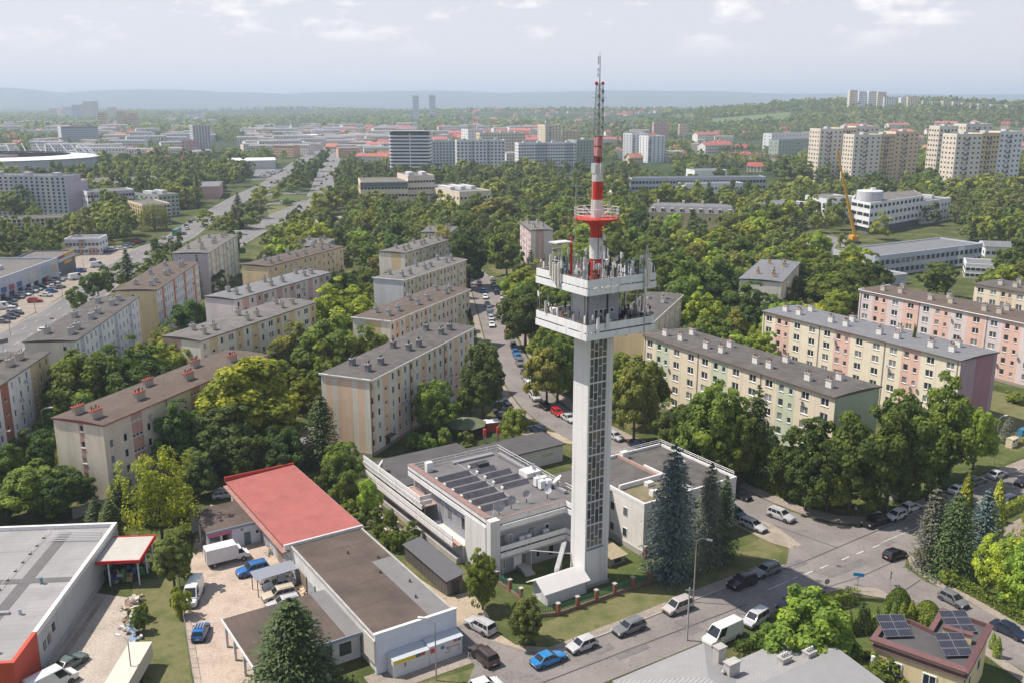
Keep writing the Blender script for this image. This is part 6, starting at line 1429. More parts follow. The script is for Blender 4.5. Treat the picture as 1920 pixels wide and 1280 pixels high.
# slabs and point blocks behind it
fb('pale grey stepped apartment tower right of the striped office tower', (-48.73,842.53), (-6.19,848.54), 16, 32.17, 11, 13, 3, 'white', 'light', bands=((0.30,0.36,(0,1),'bluegrey'),(0.62,0.70,(0,1),'bluegrey')), pens=3, cat='apartment block')
fb('long pale blue-white slab block behind the mast', (6.1,906.66), (61.93,920.65), 14, 27.09, 9, 22, 3, 'white', 'light', bands=((0.3,0.5,(0,1),'bluegrey'),(0.8,0.95,(0,1),'bluegrey')), pens=4, cat='apartment block')
fb('pale sage end section of the long slab block', (62.66,927.81), (84.49,942.46), 14, 29.23, 10, 7, 3, 'sage', 'light', pens=1, cat='apartment block', side='sage')
fb('grey slab block between striped tower and stepped tower', (-79.48,920.65), (-52,927.81), 13, 28.51, 10, 9, 3, 'grey', 'light', pens=2, cat='apartment block')
fb('weathered grey slab block behind the stepped apartment tower', (-36.49,1088.07), (15.48,1108.16), 14, 30.57, 9, 16, 3, 'beige', 'light', side='ochre', pens=3, cat='apartment block')
fb('small white block behind the grey slab blocks', (-58.8,1285.8), (-34.79,1299.65), 20, 29, 8, 6, 3, 'white', 'light', cat='apartment block')
fb('cream point block left of the mast top', (41.41,1196.4), (62.05,1208.41), 18, 37.11, 11, 5, 3, 'cream', 'light', balc=(0.3,), cat='apartment block')
fb('pale ochre point block beside the cream point block', (63.35,1220.66), (86.7,1233.16), 18, 29.26, 9, 5, 3, 'apricot', 'light', cat='apartment block', side='grey')
fb('white windowless-fronted twin block right of the mast, left one', (135.04,1078.29), (153.89,1088.07), 18, 30.31, 10, 4, 3, 'white', 'light', balc=(0.12,), cat='apartment block', side='grey')
fb('white windowless-fronted twin block right of the mast, right one', (149.17,1049.97), (168.83,1059.24), 18, 28.71, 10, 4, 3, 'white', 'light', balc=(0.1,), cat='apartment block')
fb('pink house-sized block on the green right of the mast', (250.73,1701.93), (277.22,1701.93), 20, 28.58, 5, 5, 3, 'pinkish', 'light', cat='apartment block')
fb('orange-walled block beyond the white twin blocks', (296.15,1701.93), (312.23,1701.93), 14, 25.82, 6, 3, 3, 'apricot', 'light', cat='apartment block')
# cream tower clusters on the right
def cluster(rows, which):
    for (u, w, h, side, wall, lab) in rows: pass
for (pl,pr,dep,H,wall,side,lab) in (
 ((297.22,830.75),(319.47,836.6),16,44.59,'ivory','cream','back tower of the left cream cluster'),
 ((255.91,797.29),(276.1,802.69),16,43.3,'ivory','beige','leftmost cream tower block with a column of balconies'),
 ((280.04,813.69),(293.21,819.3),16,43.71,'cream','beige','ochre stair wing of the leftmost cream tower block'),
 ((269.94,756.59),(293.06,761.45),16,39.95,'ivory','beige','front cream tower block of the left cluster'),
 ((297.01,771.37),(310.05,776.42),16,39.86,'ochre','beige','ochre middle wing of the left tower cluster'),
 ((310.27,776.42),(331.39,781.54),16,41.79,'apricot','beige','tan right-hand tower of the left cluster'),
 ((381.49,808.15),(406.91,813.69),16,46.92,'ivory','beige','yellow back tower of the right cluster'),
 ((332.21,747.04),(348.66,751.78),12,46.75,'ivory','beige','pale yellow left tower of the right cluster'),
 ((318.17,686.27),(338.28,690.29),16,42.74,'ivory','beige','front cream tower of the right cluster'),
 ((340.42,694.35),(354.79,698.46),16,43.22,'ochre','beige','ochre middle wing of the right tower cluster'),
 ((354.99,698.46),(373.89,702.62),16,44.22,'white','beige','white right tower of the right cluster')):
    fb(lab, pl, pr, dep, H, 12, 5, 4, wall, 'light', 'tower_block', 'apartment block', 'cream tower blocks at the right', pens=1, side=side, balc=(0.42,))
# white hospital with round drum, wings, yellow crane
hp = thing('hospital_building', 'white flat-roofed hospital with round drum on its roof', 'building', (*(181.75,478.14), 0), 0)
ho = Vector((181.75,478.14)); HH = 15.99; pts = [Vector(q)-ho for q in ((178.65,496.63),(181.75,478.14),(226.19,518.86),(232.68,548.21),(188.97,521.18))]
FOOT.append([tuple(q+ho) for q in pts])
MB().prism([tuple(p) for p in pts],3.2,HH).build('wall', WC['white'], hp); MB().prism(grow([tuple(p) for p in pts],-1.5),0,3.2).build('ground_floor', WC['darkgrey'], hp); MB().prism(grow([tuple(p) for p in pts],-0.5),HH,HH+0.1).build('roof', ROOFM['light'], hp)
g = MB()
for (i,n) in ((0,3),(1,13)):
    p,q = pts[i],pts[i+1]; d = (q-p); nn = Vector((d.y,-d.x)).normalized()
    for k in range(n):
        for f in range(3):
            z0 = 4.6+f*(HH-3.6)/3; a = p+d*((k+0.12 if i else k+0.05)/n); b = p+d*((k+0.72 if i else k+0.95)/n); h = 1.9
            for m,e,o_ in ((1,0.0,0.06),(0,0.12,0.10)):
                aa = a+d.normalized()*e+nn*o_; bb = b-d.normalized()*e+nn*o_; g.face([(*aa,z0+e),(*bb,z0+e),(*bb,z0+h-e),(*aa,z0+h-e)],m)
o = g.build('window_rows', [M_GLASSD,M_PVC], hp); o['kind'] = 'stuff'
dc = (pts[0]+pts[1])*0.5+Vector((6.5,6)); MB().lathe(dc.x,dc.y,[(6.6,HH),(6.6,HH+4.6),(6.3,HH+4.9)],28).build('roof_drum', WC['grey'], hp)
MB().lathe(dc.x,dc.y,[(6.0,HH+4.0),(6.0,HH+4.65)],24).build('drum_roof', ROOFM['dark'], hp); MB().box(dc.x+1,dc.x+3,dc.y,dc.y+2,HH+4.6,HH+6.2).build('roof_housing', WC['white'], hp)
BLOCKERS.append([(166.25,474.21),(181.03,476.17),(244.77,518.86),(210.38,438.1),(169.16,398.41),(146.3,398.41)])
fb('white east wing of the hospital with paired windows', (226.34,518.86), (250.19,538.07), 22, 12.23, 3, 8, 4, 'white', 'light', pens=2)
fb('white west wing of the hospital behind conifers', (171.84,540.57), (176.94,530.71), 26, 12.39, 3, 3, 4, 'white', 'light')
fb('low white annex of the hospital on its far left', (148.2,525.9), (171.54,540.57), 18, 9.34, 2, 7, 3, 'white', 'sheet')
fb('white link building behind the hospital conifers', (186.22,561.41), (205.98,569.64), 18, 9.85, 2, 7, 2, 'white', 'light')
cr = thing('mobile_crane', 'yellow telescopic crane boom rising in front of the hospital', 'crane', (*(165.04,450.12), 0), R(0))
CY = mat('crane_yellow', (0.62,0.33,0.03), 0.5, var=0.06, scale=1); c0 = Vector((165.04,450.12)); top = 153.09
tz = 43.39; e = Vector((top-c0.x,0,tz-3))
for i,(a_,b_,r_) in enumerate(((0,0.42,0.85),(0.42,0.74,0.66),(0.74,1.0,0.48))): MB().tube(Vector((0,0,3))+e*a_,Vector((0,0,3))+e*b_,r_,4).build('boom_section', CY, cr)
MB().box(-1.6,1.6,-1.4,4.2,1.2,3.2).build('crane_cab', CY, cr); MB().box(-1.4,1.4,-5,5.5,0.6,1.2).build('chassis', M_DARK, cr)
for y in (-4,-2,2,4):
    for x in (-1.3,1.3): q = MB().lathe(0,0,[(0.6,-0.2),(0.6,0.2)],12).build('wheel', M_BLACK, cr, (x,y,0.6)); q.rotation_euler = (0,math.pi/2,0)
# schools and offices in the middle distance
fb('long low grey school with flat roof right of the trees', (138.71,355.88), (196.75,390.21), 20, 8.0, 2, 22, 4, 'bluegrey', 'sheet', win=(2.0,1.9), bands=((0.76,0.82,(0,1),'white'),(0.0,0.04,(0,1),'white')), pens=0)
fb('white school gym with ribbon windows at the right edge', (174.53,357), (191.03,350.35), 14, 5.2, 2, 10, 3, 'white', 'sheet', win=(3.0,1.0))
fb('grey mansard annex beyond the school gym', (206.7,406.94), (217.81,404.06), 12, 4.5, 1, 5, 2, 'white', 'sheet', gable=1.6)
fb('low dark shed roof in front of the school', (132.35,336.71), (147.4,344.98), 10, 3.4, 0, 0, 0, 'grey', 'sheet')
fb('long two-storey office with glazed upper floor right of the mast', (89.76,711.09), (193.76,724.17), 14, 9.62, 2, 40, 3, 'bluegrey', 'light', win=(2.6,2.2), parapet=0.6)
fb('lower white office wing in front of the glazed office', (121.27,663.09), (164.41,674.49), 12, 9.36, 2, 16, 3, 'white', 'sheet')
fb('pavilion with saw-tooth roof behind the glazed office', (155.32,808.15), (183.8,813.69), 20, 8.51, 1, 9, 2, 'white', 'sheet')
BLOCKERS.append([(87.13,702.62),(194.64,719.75),(170.66,621.03),(75.69,608.14)]); BLOCKERS.append([(70.72,507.51),(113.72,482.13),(105.19,438.1),(63.7,455.47)])
mn = thing('mansard_villa', 'long ochre villa with grey mansard roof and white dormers', 'house', (*(73.65,511.99), 0), R(-14)); mL = (Vector((112.43,486.19))-Vector((73.65,511.99))).length; FOOT.append([(70.41,503.1),(112.27,478.14),(127.58,545.64),(79.8,572.43)])
MB().box(0,mL,0,14,0,7.5).build('wall', WC['ochre'], mn)
b = MB(); lo = [(-0.4,-0.4),(mL+0.4,-0.4),(mL+0.4,14.4),(-0.4,14.4)]; hi = [(2,2),(mL-2,2),(mL-2,12),(2,12)]
for i in range(4): j = (i+1)%4; b.face([(*lo[i],7.5),(*lo[j],7.5),(*hi[j],11),(*hi[i],11)])
b.face([(*hi[0],11),(*hi[1],11),(mL-6,7,12.2),(6,7,12.2)]); b.face([(*hi[2],11),(*hi[3],11),(6,7,12.2),(mL-6,7,12.2)]); b.face([(*hi[1],11),(*hi[2],11),(mL-6,7,12.2)]); b.face([(*hi[3],11),(*hi[0],11),(6,7,12.2)]); b.build('mansard_roof', ROOFM['sheet'], mn)
for i in range(9): 
    x = 3+i*(mL-6)/8; q = MB().box(x-0.9,x+0.9,-0.2,1.9,7.8,10).build('dormer', WC['cream'], mn); MB().box(x-0.6,x+0.6,-0.24,-0.19,8.1,9.6).build('pane', M_GLASSD, q); w = MB().box(x-0.7,x+0.7,-0.06,0,3.6,5.6).build('window', M_PVC, mn); MB().box(x-0.55,x+0.55,-0.09,-0.05,3.75,5.45).build('pane', M_GLASSD, w)
for x in (5,mL*0.4,mL*0.62,mL-8): MB().box(x-0.7,x+0.7,6,7.2,11,13.6).build('chimney', WC['cream'], mn)
# left side: panel block, brick-striped hall, mall and neighbours
fb('tall blue-grey panel block at the left edge with lilac end wall', (-373.06,572.43), (-259.06,550.8), 14, 23.47, 11, 34, 0, 'bluegrey', 'light', side='lilac', bands=((0.62,0.70,(0,1),'grey'),(0.86,0.92,(0,1),'grey')), pens=6, cat='apartment block')
fb('lilac panel-built end section of the blue-grey block', (-260.09,553.42), (-252.34,564.13), 13, 20.06, 0, 0, 0, 'lilac', 'light', cat='apartment block')
fb('white block with brick-red stair strips behind the lilac end wall', (-247.49,550.8), (-226.54,566.87), 15, 14.45, 4, 16, 3, 'white', 'light', bands=((0.08,0.15,(0,1),'brick'),(0.55,0.62,(0,1),'brick'),(0,1,(0.82,0.98),'lilac')), cat='apartment block')
fb('hall with long pale sheet roof behind the brick-striped block', (-297.57,663.09), (-255.46,686.27), 40, 9.04, 0, 0, 0, 'grey', 'light', gable=3.0)
fb('white flats with cluttered roof beside the willow', (-206.24,550.8), (-198,561.41), 30, 12.52, 5, 5, 6, 'sage', 'light', cat='apartment block', pens=2)
fb('cream and ochre flats behind the big willow', (-200.88,511.99), (-188.97,521.18), 26, 11.1, 5, 8, 6, 'cream', 'light', cat='apartment block', side='ochre')
fb('low roof-line block in front of the blue-grey panel block', (-287.39,466.54), (-219.57,494.5), 12, 7.35, 4, 34, 3, 'beige', 'grey', cat='apartment block')
fb('rose-pink windowless hall near the avenue', (-219.55,655.7), (-204,659.37), 42, 8.44, 0, 0, 0, 'pinkish', 'sheet', gable=0.6)
fb('ochre shed behind the rose-pink hall', (-253.33,756.59), (-239.93,761.45), 22, 5.05, 0, 0, 0, 'tan', 'light')
fb('white-roofed market hall behind the car lot', (-287.28,942.46), (-237.63,957.56), 28, 8.38, 0, 0, 0, 'grey', 'white_sheet_roof', gable=2.0) if mat('white_sheet_roof', (0.70,0.69,0.68), 0.6) else None
fb('concrete tower block under construction left of the avenue', (-367.87,1108.16), (-351.24,1118.48), 16, 38.64, 14, 6, 4, 'grey', 'light', win=(1.2,1.8), cat='tower', side='grey')
fb('shorter construction block wrapped in pink sheeting', (-378.67,1098.02), (-360.65,1103.07), 14, 22.22, 6, 5, 3, 'pinkish', 'light', bands=((0.2,0.3,(0,1),'lilac'),(0.62,0.72,(0,1),'lilac')), cat='tower')
fb('small two-storey building with orange and white panels', (-197.06,411.34), (-182.61,412.83), 12, 6.89, 2, 9, 3, 'white', 'sheet', bands=((0,0.18,(0.5,0.8),'orange'),(0.40,0.58,(0.45,0.98),'orange'),(0.40,0.50,(0,0.4),'orange'),(0.68,0.95,(0.05,0.45),'orange'),(0,1,(0.82,0.99),'grey')))
ml = fb('retail mall with flat grey roof, blue-grey front and shop signs at the left edge', (-172.64,265.67), (-174.53,357), 62, 7.2, 0, 0, 0, 'bluegrey', 'light', parapet=0.7)
Lm = (Vector((-174.53,357))-Vector((-172.64,265.67))).length
for i,(x0,x1,z0,z1,c) in enumerate(((0.52,0.56,2.6,4.4,(0.05,0.12,0.30)),(0.58,0.62,2.6,4.4,(0.30,0.08,0.10)),(0.64,0.68,2.6,4.4,(0.05,0.12,0.30)),(0.745,0.80,2.4,6.2,(0.55,0.53,0.52)),(0.85,0.93,3.2,6.4,(0.30,0.40,0.46)),(0.93,0.985,2.6,5.8,(0.42,0.36,0.28)),(0.875,0.90,0.2,2.6,(0.40,0.07,0.09)),(0.91,0.96,0.2,2.4,(0.42,0.43,0.44)),(0.30,0.36,2.6,5.2,(0.30,0.12,0.08)))):
    MB().box(x0*Lm,x1*Lm,-0.12,-0.02,z0,z1).build('shop_sign', mat('shop_sign_%d' % i, c, 0.5, var=0.25, scale=1.2), ml)
for i in range(14): MB().box(Lm*(0.05+i*0.066),Lm*(0.085+i*0.066),-0.08,-0.02,0.2,2.3).build('shop_front', gsl, ml)
for (x,y) in ((0.75,10),(0.6,22),(0.8,40),(0.55,45),(0.9,30)): MB().box(x*Lm-1.8,x*Lm+1.8,y,y+3,7.2,8.6).build('roof_unit', M_GREYP, ml)
en = fb('black glazed mall entrance with yellow and red sign on top', (-175.48,359.28), (-177.82,378.5), 16, 7.0, 0, 0, 0, 'darkgrey', 'light', parapet=0.5); Le = (Vector((-177.82,378.5))-Vector((-175.48,359.28))).length
MB().box(Le*0.35,Le*0.95,-0.3,0,6.8,8.0).build('shop_sign', mat('sign_yellow', (0.62,0.36,0.04), 0.5), en); MB().box(Le*0.1,Le*0.34,-0.3,0,6.8,7.7).build('shop_sign', mat('sign_dkred', (0.25,0.03,0.03), 0.5), en); MB().box(Le*0.3,Le*0.75,-0.3,0,3.8,5.0).build('shop_sign', mat('sign_yellow', (0.62,0.36,0.04)), en)
MB().box(0,Le,-0.25,0,5.3,6.6).build('fascia', WC['grey'], en)
# stadium
sd_ = thing('stadium', 'oval stadium with white ring roof and leaning masts at the left edge', 'stadium', (*(-551.47,965.3), 0)); q0 = Vector((-551.47,965.3)); rx = (Vector((-424.96,965.3))-q0).length; ry = rx*0.72; FOOT.append([(-509.82,781.54),(-355.15,808.15),(-534.09,1220.66),(-806.36,1245.92)])
def ering(r0, z0, r1, z1, n=56, m=None, nm='ring'):
    b = MB()
    for i in range(n):
        a0,a1 = 2*math.pi*i/n,2*math.pi*(i+1)/n; f = lambda r,a,z: (rx*r*math.cos(a),ry*r*math.sin(a),z)
        b.face([f(r0,a0,z0),f(r0,a1,z0),f(r1,a1,z1),f(r1,a0,z1)])
    return b.build(nm, m, sd_)
ering(1.0,0,1.0,11,m=WC['bluegrey'],nm='outer_wall'); ering(1.02,11.5,0.80,13.5,m=M_BAND,nm='ring_roof'); ering(0.80,13.2,1.02,11.2,m=WC['grey'],nm='roof_underside'); ering(0.97,11,0.6,2,m=mat('seats_maroon', (0.20,0.12,0.12), 0.8, var=0.2, scale=0.3),nm='stands'); ering(1.02,11.2,1.02,11.5,m=M_BAND,nm='roof_edge'); ering(0.6,0.5,0.0,0.5,m=G_LAWN,nm='pitch')
for i in range(20):
    a = R(15+i*8.5); c = Vector((rx*1.0*math.cos(a),ry*math.sin(a),11)); MB().tube(c,(rx*0.93*math.cos(a),ry*0.93*math.sin(a),21),0.5,5).build('roof_mast', M_BAND, sd_)
# shopping centre beyond the avenue
fb('white shopping centre hall with green roof edge far along the avenue', (-485.65,1979.15), (-351.97,2045.69), 60, 11.98, 0, 0, 0, 'white', 'light', bands=((0,1,(0.6,0.98),'shop_green'),)) if WC.setdefault('shop_green', facing((0.14,0.38,0.10),'shop_green')) else None
WC['shop_white'] = facing((0.72,0.71,0.70),'shop_white', stain=0.03)
fb('white flat-roofed shopping hall right of the avenue end', (-266.38,1569.71), (-204.37,1633.18), 70, 10.51, 0, 0, 0, 'shop_white', 'white_sheet_roof')
fb('low white shopping canopy before the green-edged hall', (-375.6,1655.47), (-324.3,1726.14), 50, 7.4, 0, 0, 0, 'shop_white', 'white_sheet_roof')
sp = thing('green_spire_portal', 'white pointed entrance spire on the green-edged shopping hall', 'spire', (*(-447.67,1947.47), 0)); b = MB(); k = 7.0
for i in range(4): a0,a1 = R(45+90*i),R(135+90*i); b.face([(k*math.cos(a0),k*math.sin(a0),8),(k*math.cos(a1),k*math.sin(a1),8),(0,0,24)])
b.box(-5,5,-5,5,0,8); b.build('spire_body', WC['shop_white'], sp)
fb('pale slab block with red roof line behind the stadium', (-666.97,1422.12), (-626.9,1456.38), 16, 28.92, 9, 18, 3, 'bluegrey', 'light', bands=((0,1,(0.95,1.0),'brick'),), cat='apartment block', side='white')
for (u0,u1,vt,vb,c,lab) in ((186,199,212,246,'apricot','left one of three orange-brown tower blocks on the far left plain'),(220,235,209,246,'apricot','middle one of three orange-brown tower blocks on the far left plain'),(241,255,213,246,'apricot','right one of three orange-brown tower blocks on the far left plain')): pass
FARB = [
 ((-925.04,2154.24),(-909.5,2154.24),18,40.65,'apricot','left one of three orange-brown tower blocks on the far left plain'),
 ((-883.21,2154.24),(-866.48,2154.24),18,44.11,'apricot','middle one of three orange-brown tower blocks on the far left plain'),
 ((-858.11,2154.24),(-842.58,2154.24),18,39.49,'apricot','right one of three orange-brown tower blocks on the far left plain'),
 ((-1560.99,3518.95),(-1522.07,3518.95),40,64.12,'beige','tallest grey-brown tower of the far left city'),
 ((-1648.98,3622.94),(-1620.93,3622.94),40,52.46,'bluegrey','dark slab tower left of the tallest far left tower'),
 ((-1788.23,3850.43),(-1762.69,3850.43),40,43.38,'white','white tower far left beyond the dark slab tower'),
 ((-1843.58,3850.43),(-1813.78,3850.43),40,37.2,'cream','cream tower pair at the far left city edge'),
 ((-1516.74,3622.94),(-1496.71,3622.94),40,42.78,'cream','thin cream tower beside the construction crane far left'),
 ((-1102.52,3239.8),(-1043.36,3239.8),30,22.66,'white','white office block far left of the construction tower'),
]
for (pl,pr,dep,H,wc,lab) in FARB: fb(lab, pl, pr, dep, H, 8, 4, 2, wc, 'light', 'far_tower', 'tower block', win=(2.2,1.6))
for (u,w,d,z1,lab) in ((780,13,3000,86,'left one of two grey tower blocks on the horizon'),(811,13,3000,88,'right one of two grey tower blocks on the horizon')):
    x = (u-960)/1760*(0.969*d+16); z0 = th(x,d); fb(lab, (x-9,d), (x+9,d), 18, z1-4-z0, 12, 5, 3, 'white', 'light', 'far_tower', 'tower block', 'twin grey towers on the horizon', z=z0, win=(2.4,1.8))
# white flats on the wooded rise at the upper right
rf_ = random.Random(11)
for i,(u,wpx,vt) in enumerate(((1595,14,171),(1612,14,173),(1630,14,173),(1648,16,174),(1664,22,184),(1693,18,184),(1708,22,183),(1735,20,190),(1752,16,194),(1772,18,190),(1790,16,191),(1806,14,195),(1822,14,196),(1840,22,201),(1865,24,203),(1890,14,204))):
    d = 2350-9*i; x = (u-960)/1760*(0.969*d+16); z0 = th(x,d); wm_ = wpx/1760*(0.969*d+16); zt_ = 66+(190-vt)/1760*(0.969*d+16)*1.03
    fb('white block of flats on the distant wooded rise, %s from the left' % ordinal(i), (x-wm_/2,d), (x+wm_/2,d), 16, max(12,zt_-z0), 7, 5, 2, 'white' if i % 3 else 'cream', 'light', 'far_flats', 'apartment block', 'white flats on the far rise', z=z0, win=(2.0,1.5))

# far houses: one mesh per kind, every house an object of its own
HK = []
for i,(wc,rc,w,d,h,p) in enumerate((((0.76,0.75,0.72),(0.34,0.10,0.07),11,9,5.5,3.6),((0.64,0.57,0.46),(0.30,0.085,0.06),13,10,6,4),((0.76,0.75,0.72),(0.17,0.15,0.15),12,9,5.5,3.5),((0.60,0.48,0.40),(0.40,0.16,0.10),16,10,7,4),((0.70,0.64,0.57),(0.28,0.27,0.27),34,12,11,1.0),((0.74,0.71,0.68),(0.40,0.13,0.11),40,12,9.5,3.2),((0.74,0.72,0.71),(0.26,0.25,0.26),46,13,13,1.0),((0.60,0.40,0.28),(0.25,0.2,0.19),30,12,13,1.2))):
    b = MB(); b.box(-w/2,w/2,-d/2,d/2,-6,h,0)
    b.face([(-w/2-.5,-d/2-.5,h),(w/2+.5,-d/2-.5,h),(w/2+.5,0,h+p),(-w/2-.5,0,h+p)],1); b.face([(w/2+.5,d/2+.5,h),(-w/2-.5,d/2+.5,h),(-w/2-.5,0,h+p),(w/2+.5,0,h+p)],1); b.face([(-w/2,-d/2,h),(-w/2,0,h+p),(-w/2,d/2,h)],0); b.face([(w/2,-d/2,h),(w/2,d/2,h),(w/2,0,h+p)],0)
    nw = max(3,int(w/3)); nf_ = max(2,int(h/3))
    for k in range(nw):
        for f in range(nf_):
            x = -w/2+w*(k+0.5)/nw; z = 1.2+f*3; b.box(x-0.65,x+0.65,-d/2-0.06,-d/2-0.01,z,z+1.3,2)
    for k in range(max(2,nw//3)): x = -w/2+w*(k+0.5)/max(2,nw//3); b.box(x-0.5,x+0.5,0.8,1.6,h+p*0.4,h+p+0.9,0)
    HK.append(b.mesh('far_house', [mat('far_wall_%d' % i, wc, 0.9, var=0.06, scale=0.2), mat('far_roof_%d' % i, rc, 0.85, var=0.15, scale=0.3), M_GLASSD]))
ZONES = [
 ('building from the left beyond the shopping centre', 'blocks beyond the shopping centre', (470,770), (1150,2300), 125, (4,6,7,4,6,3)),
 ('house from the left in the suburb behind the striped tower', 'houses behind the striped tower', (690,1010), (1000,2200), 105, (0,2,1,3,0,5,4,6)),
 ('house from the left on the hillside by the mast tip', 'houses on the hillside by the mast', (850,1230), (2100,3900), 75, (0,1,0,3,2)),
 ('house from the left beyond the trees right of the mast', 'red-roofed houses right of the mast', (1130,1500), (1000,1900), 36, (0,1,5,3,4)),
 ('house from the left below the distant white flats', 'red-roofed terraces below the white flats', (1440,1930), (1100,1900), 62, (5,0,1,5,3)),
 ('building from the left on the hazy far left plain', 'hazy town buildings far left', (-40,400), (1000,3200), 155, (4,6,4,2,3,0,6)),
]
FARH = []; FARL = {}
HW = ['white red-roofed','cream red-roofed','white dark-roofed','tan orange-roofed','long tan flat-roofed','long pale red-roofed','long pale dark-roofed','brick-coloured']
for (lab,grp,(u0,u1),(d0,d1),n,kinds) in ZONES:
    k = 0; tries = 0
    while k < n and tries < n*12:
        tries += 1
        d = d0+(d1-d0)*rf_.random()**1.2; u = rf_.uniform(u0,u1); x = (u-960)/1760*(0.969*d+16)
        if any(abs(x-px) < 24 and abs(d-py) < 24 for px,py in FARH): continue
        bad = False
        for pts_,hw in ROADS:
            if any(math.hypot(x-p[0],d-p[1]) < hw+18 for p in pts_[::3]): bad = True; break
        if bad: continue
        FARH.append((x,d)); hk = rf_.choice(kinds); o = link('far_block' if hk > 3 else 'far_house', HK[hk], None, (x,d,th(x,d)), rf_.choice([0.1,0.3,-0.2,0.5,-0.5,1.4])+rf_.uniform(-.1,.1)); o.scale = (rf_.uniform(0.85,1.2),)*3
        tag(o, None, 'house', grp); FARL.setdefault((HW[hk],lab), []).append((x/d, o)); k += 1
for (w_,l_),v in FARL.items():
    v.sort(key=lambda q_: q_[0])
    for i,(_,o) in enumerate(v): o['label'] = '%s %s %s' % (ordinal(i), w_, l_)
fm = MB(); gu = np.linspace(1335,1480,16); gd = np.linspace(2150,2330,10)
def fpt(u,d): x = (u-960)/1760*(0.969*d+16); return (x, d, th(x,d)+1.2)
for i in range(15):
    for j in range(9): fm.face([fpt(gu[i],gd[j]), fpt(gu[i+1],gd[j]), fpt(gu[i+1],gd[j+1]), fpt(gu[i],gd[j+1])])
tag(fm.build('field', mat('crop_field', (0.115,0.155,0.06), 0.95, var=0.1, scale=0.02)), kind='structure'); BLOCKERS.append([fpt(1335,2150)[:2], fpt(1480,2150)[:2], fpt(1480,2330)[:2], fpt(1335,2330)[:2]])
# near red terraces below the tower clusters
for i in range(7):
    x0 = Vector((245.97,1078.29)); x1 = Vector((281.73,1031.89)); c = x0+(x1-x0)*(i/6)
    o = link('terrace_house', HK[1], None, (c.x,c.y,0), 1.15); tag(o, 'red-roofed terraced house in the row above the glazed office, %s from the left' % ordinal(i), 'house', 'red terrace above the office')
fb('red-roofed house behind the office roof', (227.08,920.65), (241.76,913.6), 10, 5, 2, 5, 2, 'yellow', 'red_roof_far', gable=3.4, cat='house', name='house') if mat('red_roof_far', (0.36,0.09,0.07), 0.8) else None
fb('pale green slab behind the leftmost cream tower', (308.41,1108.16), (366.32,1150.61), 14, 22.22, 5, 12, 2, 'sage', 'light', cat='apartment block', balc=(0.5,0.8))
fb('second pale green slab farther behind the leftmost cream tower', (351.49,1299.65), (423.88,1358.17), 14, 23.15, 5, 12, 2, 'white', 'light', cat='apartment block')

# ------------------------------------------------------------ trees
def leaf_mat(name, trans=0.3, rough=0.7):
    m = bpy.data.materials.new(name); m.use_nodes = True; n = m.node_tree; n.nodes.clear()
    out = n.nodes.new('ShaderNodeOutputMaterial'); oi = n.nodes.new('ShaderNodeObjectInfo'); at = n.nodes.new('ShaderNodeAttribute'); at.attribute_name = 'tint'
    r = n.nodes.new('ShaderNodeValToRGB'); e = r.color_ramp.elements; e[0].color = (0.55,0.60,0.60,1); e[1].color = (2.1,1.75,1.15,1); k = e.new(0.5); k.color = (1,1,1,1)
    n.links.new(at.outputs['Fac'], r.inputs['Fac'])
    mx = n.nodes.new('ShaderNodeMix'); mx.data_type = 'RGBA'; mx.blend_type = 'MULTIPLY'; mx.inputs['Factor'].default_value = 1; mx.clamp_result = False
    n.links.new(oi.outputs['Color'], mx.inputs['A']); n.links.new(r.outputs['Color'], mx.inputs['B'])
    df = n.nodes.new('ShaderNodeBsdfPrincipled'); df.inputs['Roughness'].default_value = rough; df.inputs['Specular IOR Level'].default_value = 0.25; tr = n.nodes.new('ShaderNodeBsdfTranslucent')
    n.links.new(mx.outputs['Result'], df.inputs['Base Color'])
    m3 = n.nodes.new('ShaderNodeMix'); m3.data_type = 'RGBA'; m3.blend_type = 'MULTIPLY'; m3.inputs['Factor'].default_value = 1; m3.inputs['B'].default_value = (1.25,1.35,0.6,1); m3.clamp_result = False
    n.links.new(mx.outputs['Result'], m3.inputs['A']); n.links.new(m3.outputs['Result'], tr.inputs['Color'])
    ms = n.nodes.new('ShaderNodeMixShader'); ms.inputs['Fac'].default_value = trans
    n.links.new(df.outputs[0], ms.inputs[1]); n.links.new(tr.outputs[0], ms.inputs[2]); n.links.new(ms.outputs[0], out.inputs[0]); return m
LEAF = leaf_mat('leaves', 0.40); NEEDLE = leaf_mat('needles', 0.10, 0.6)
BARK = mat('bark', (0.10,0.075,0.055), 0.95, var=0.25, scale=3)
def unit(v): return v/np.maximum(1e-9, np.linalg.norm(v, axis=-1, keepdims=True))
def cards(pos, nor, size, rg, aspect=0.7, align=None):
    """one small leaf-spray quad at every position"""
    n = len(pos); nor = unit(nor)
    t = rg.normal(size=(n,3)) if align is None else align
    t = unit(t - nor*np.sum(t*nor, -1, keepdims=True)); b = np.cross(nor, t)
    s = (size*rg.uniform(0.7, 1.3, n))[:, None]; bend = nor*s*rg.uniform(-0.25, 0.1, n)[:, None]
    v = np.stack([pos - t*s + bend, pos - b*s*aspect, pos + t*s + bend, pos + b*s*aspect], 1)
    return v.reshape(-1, 3), rg.random(n)
def sph(n, rg): return unit(rg.normal(size=(n,3)))
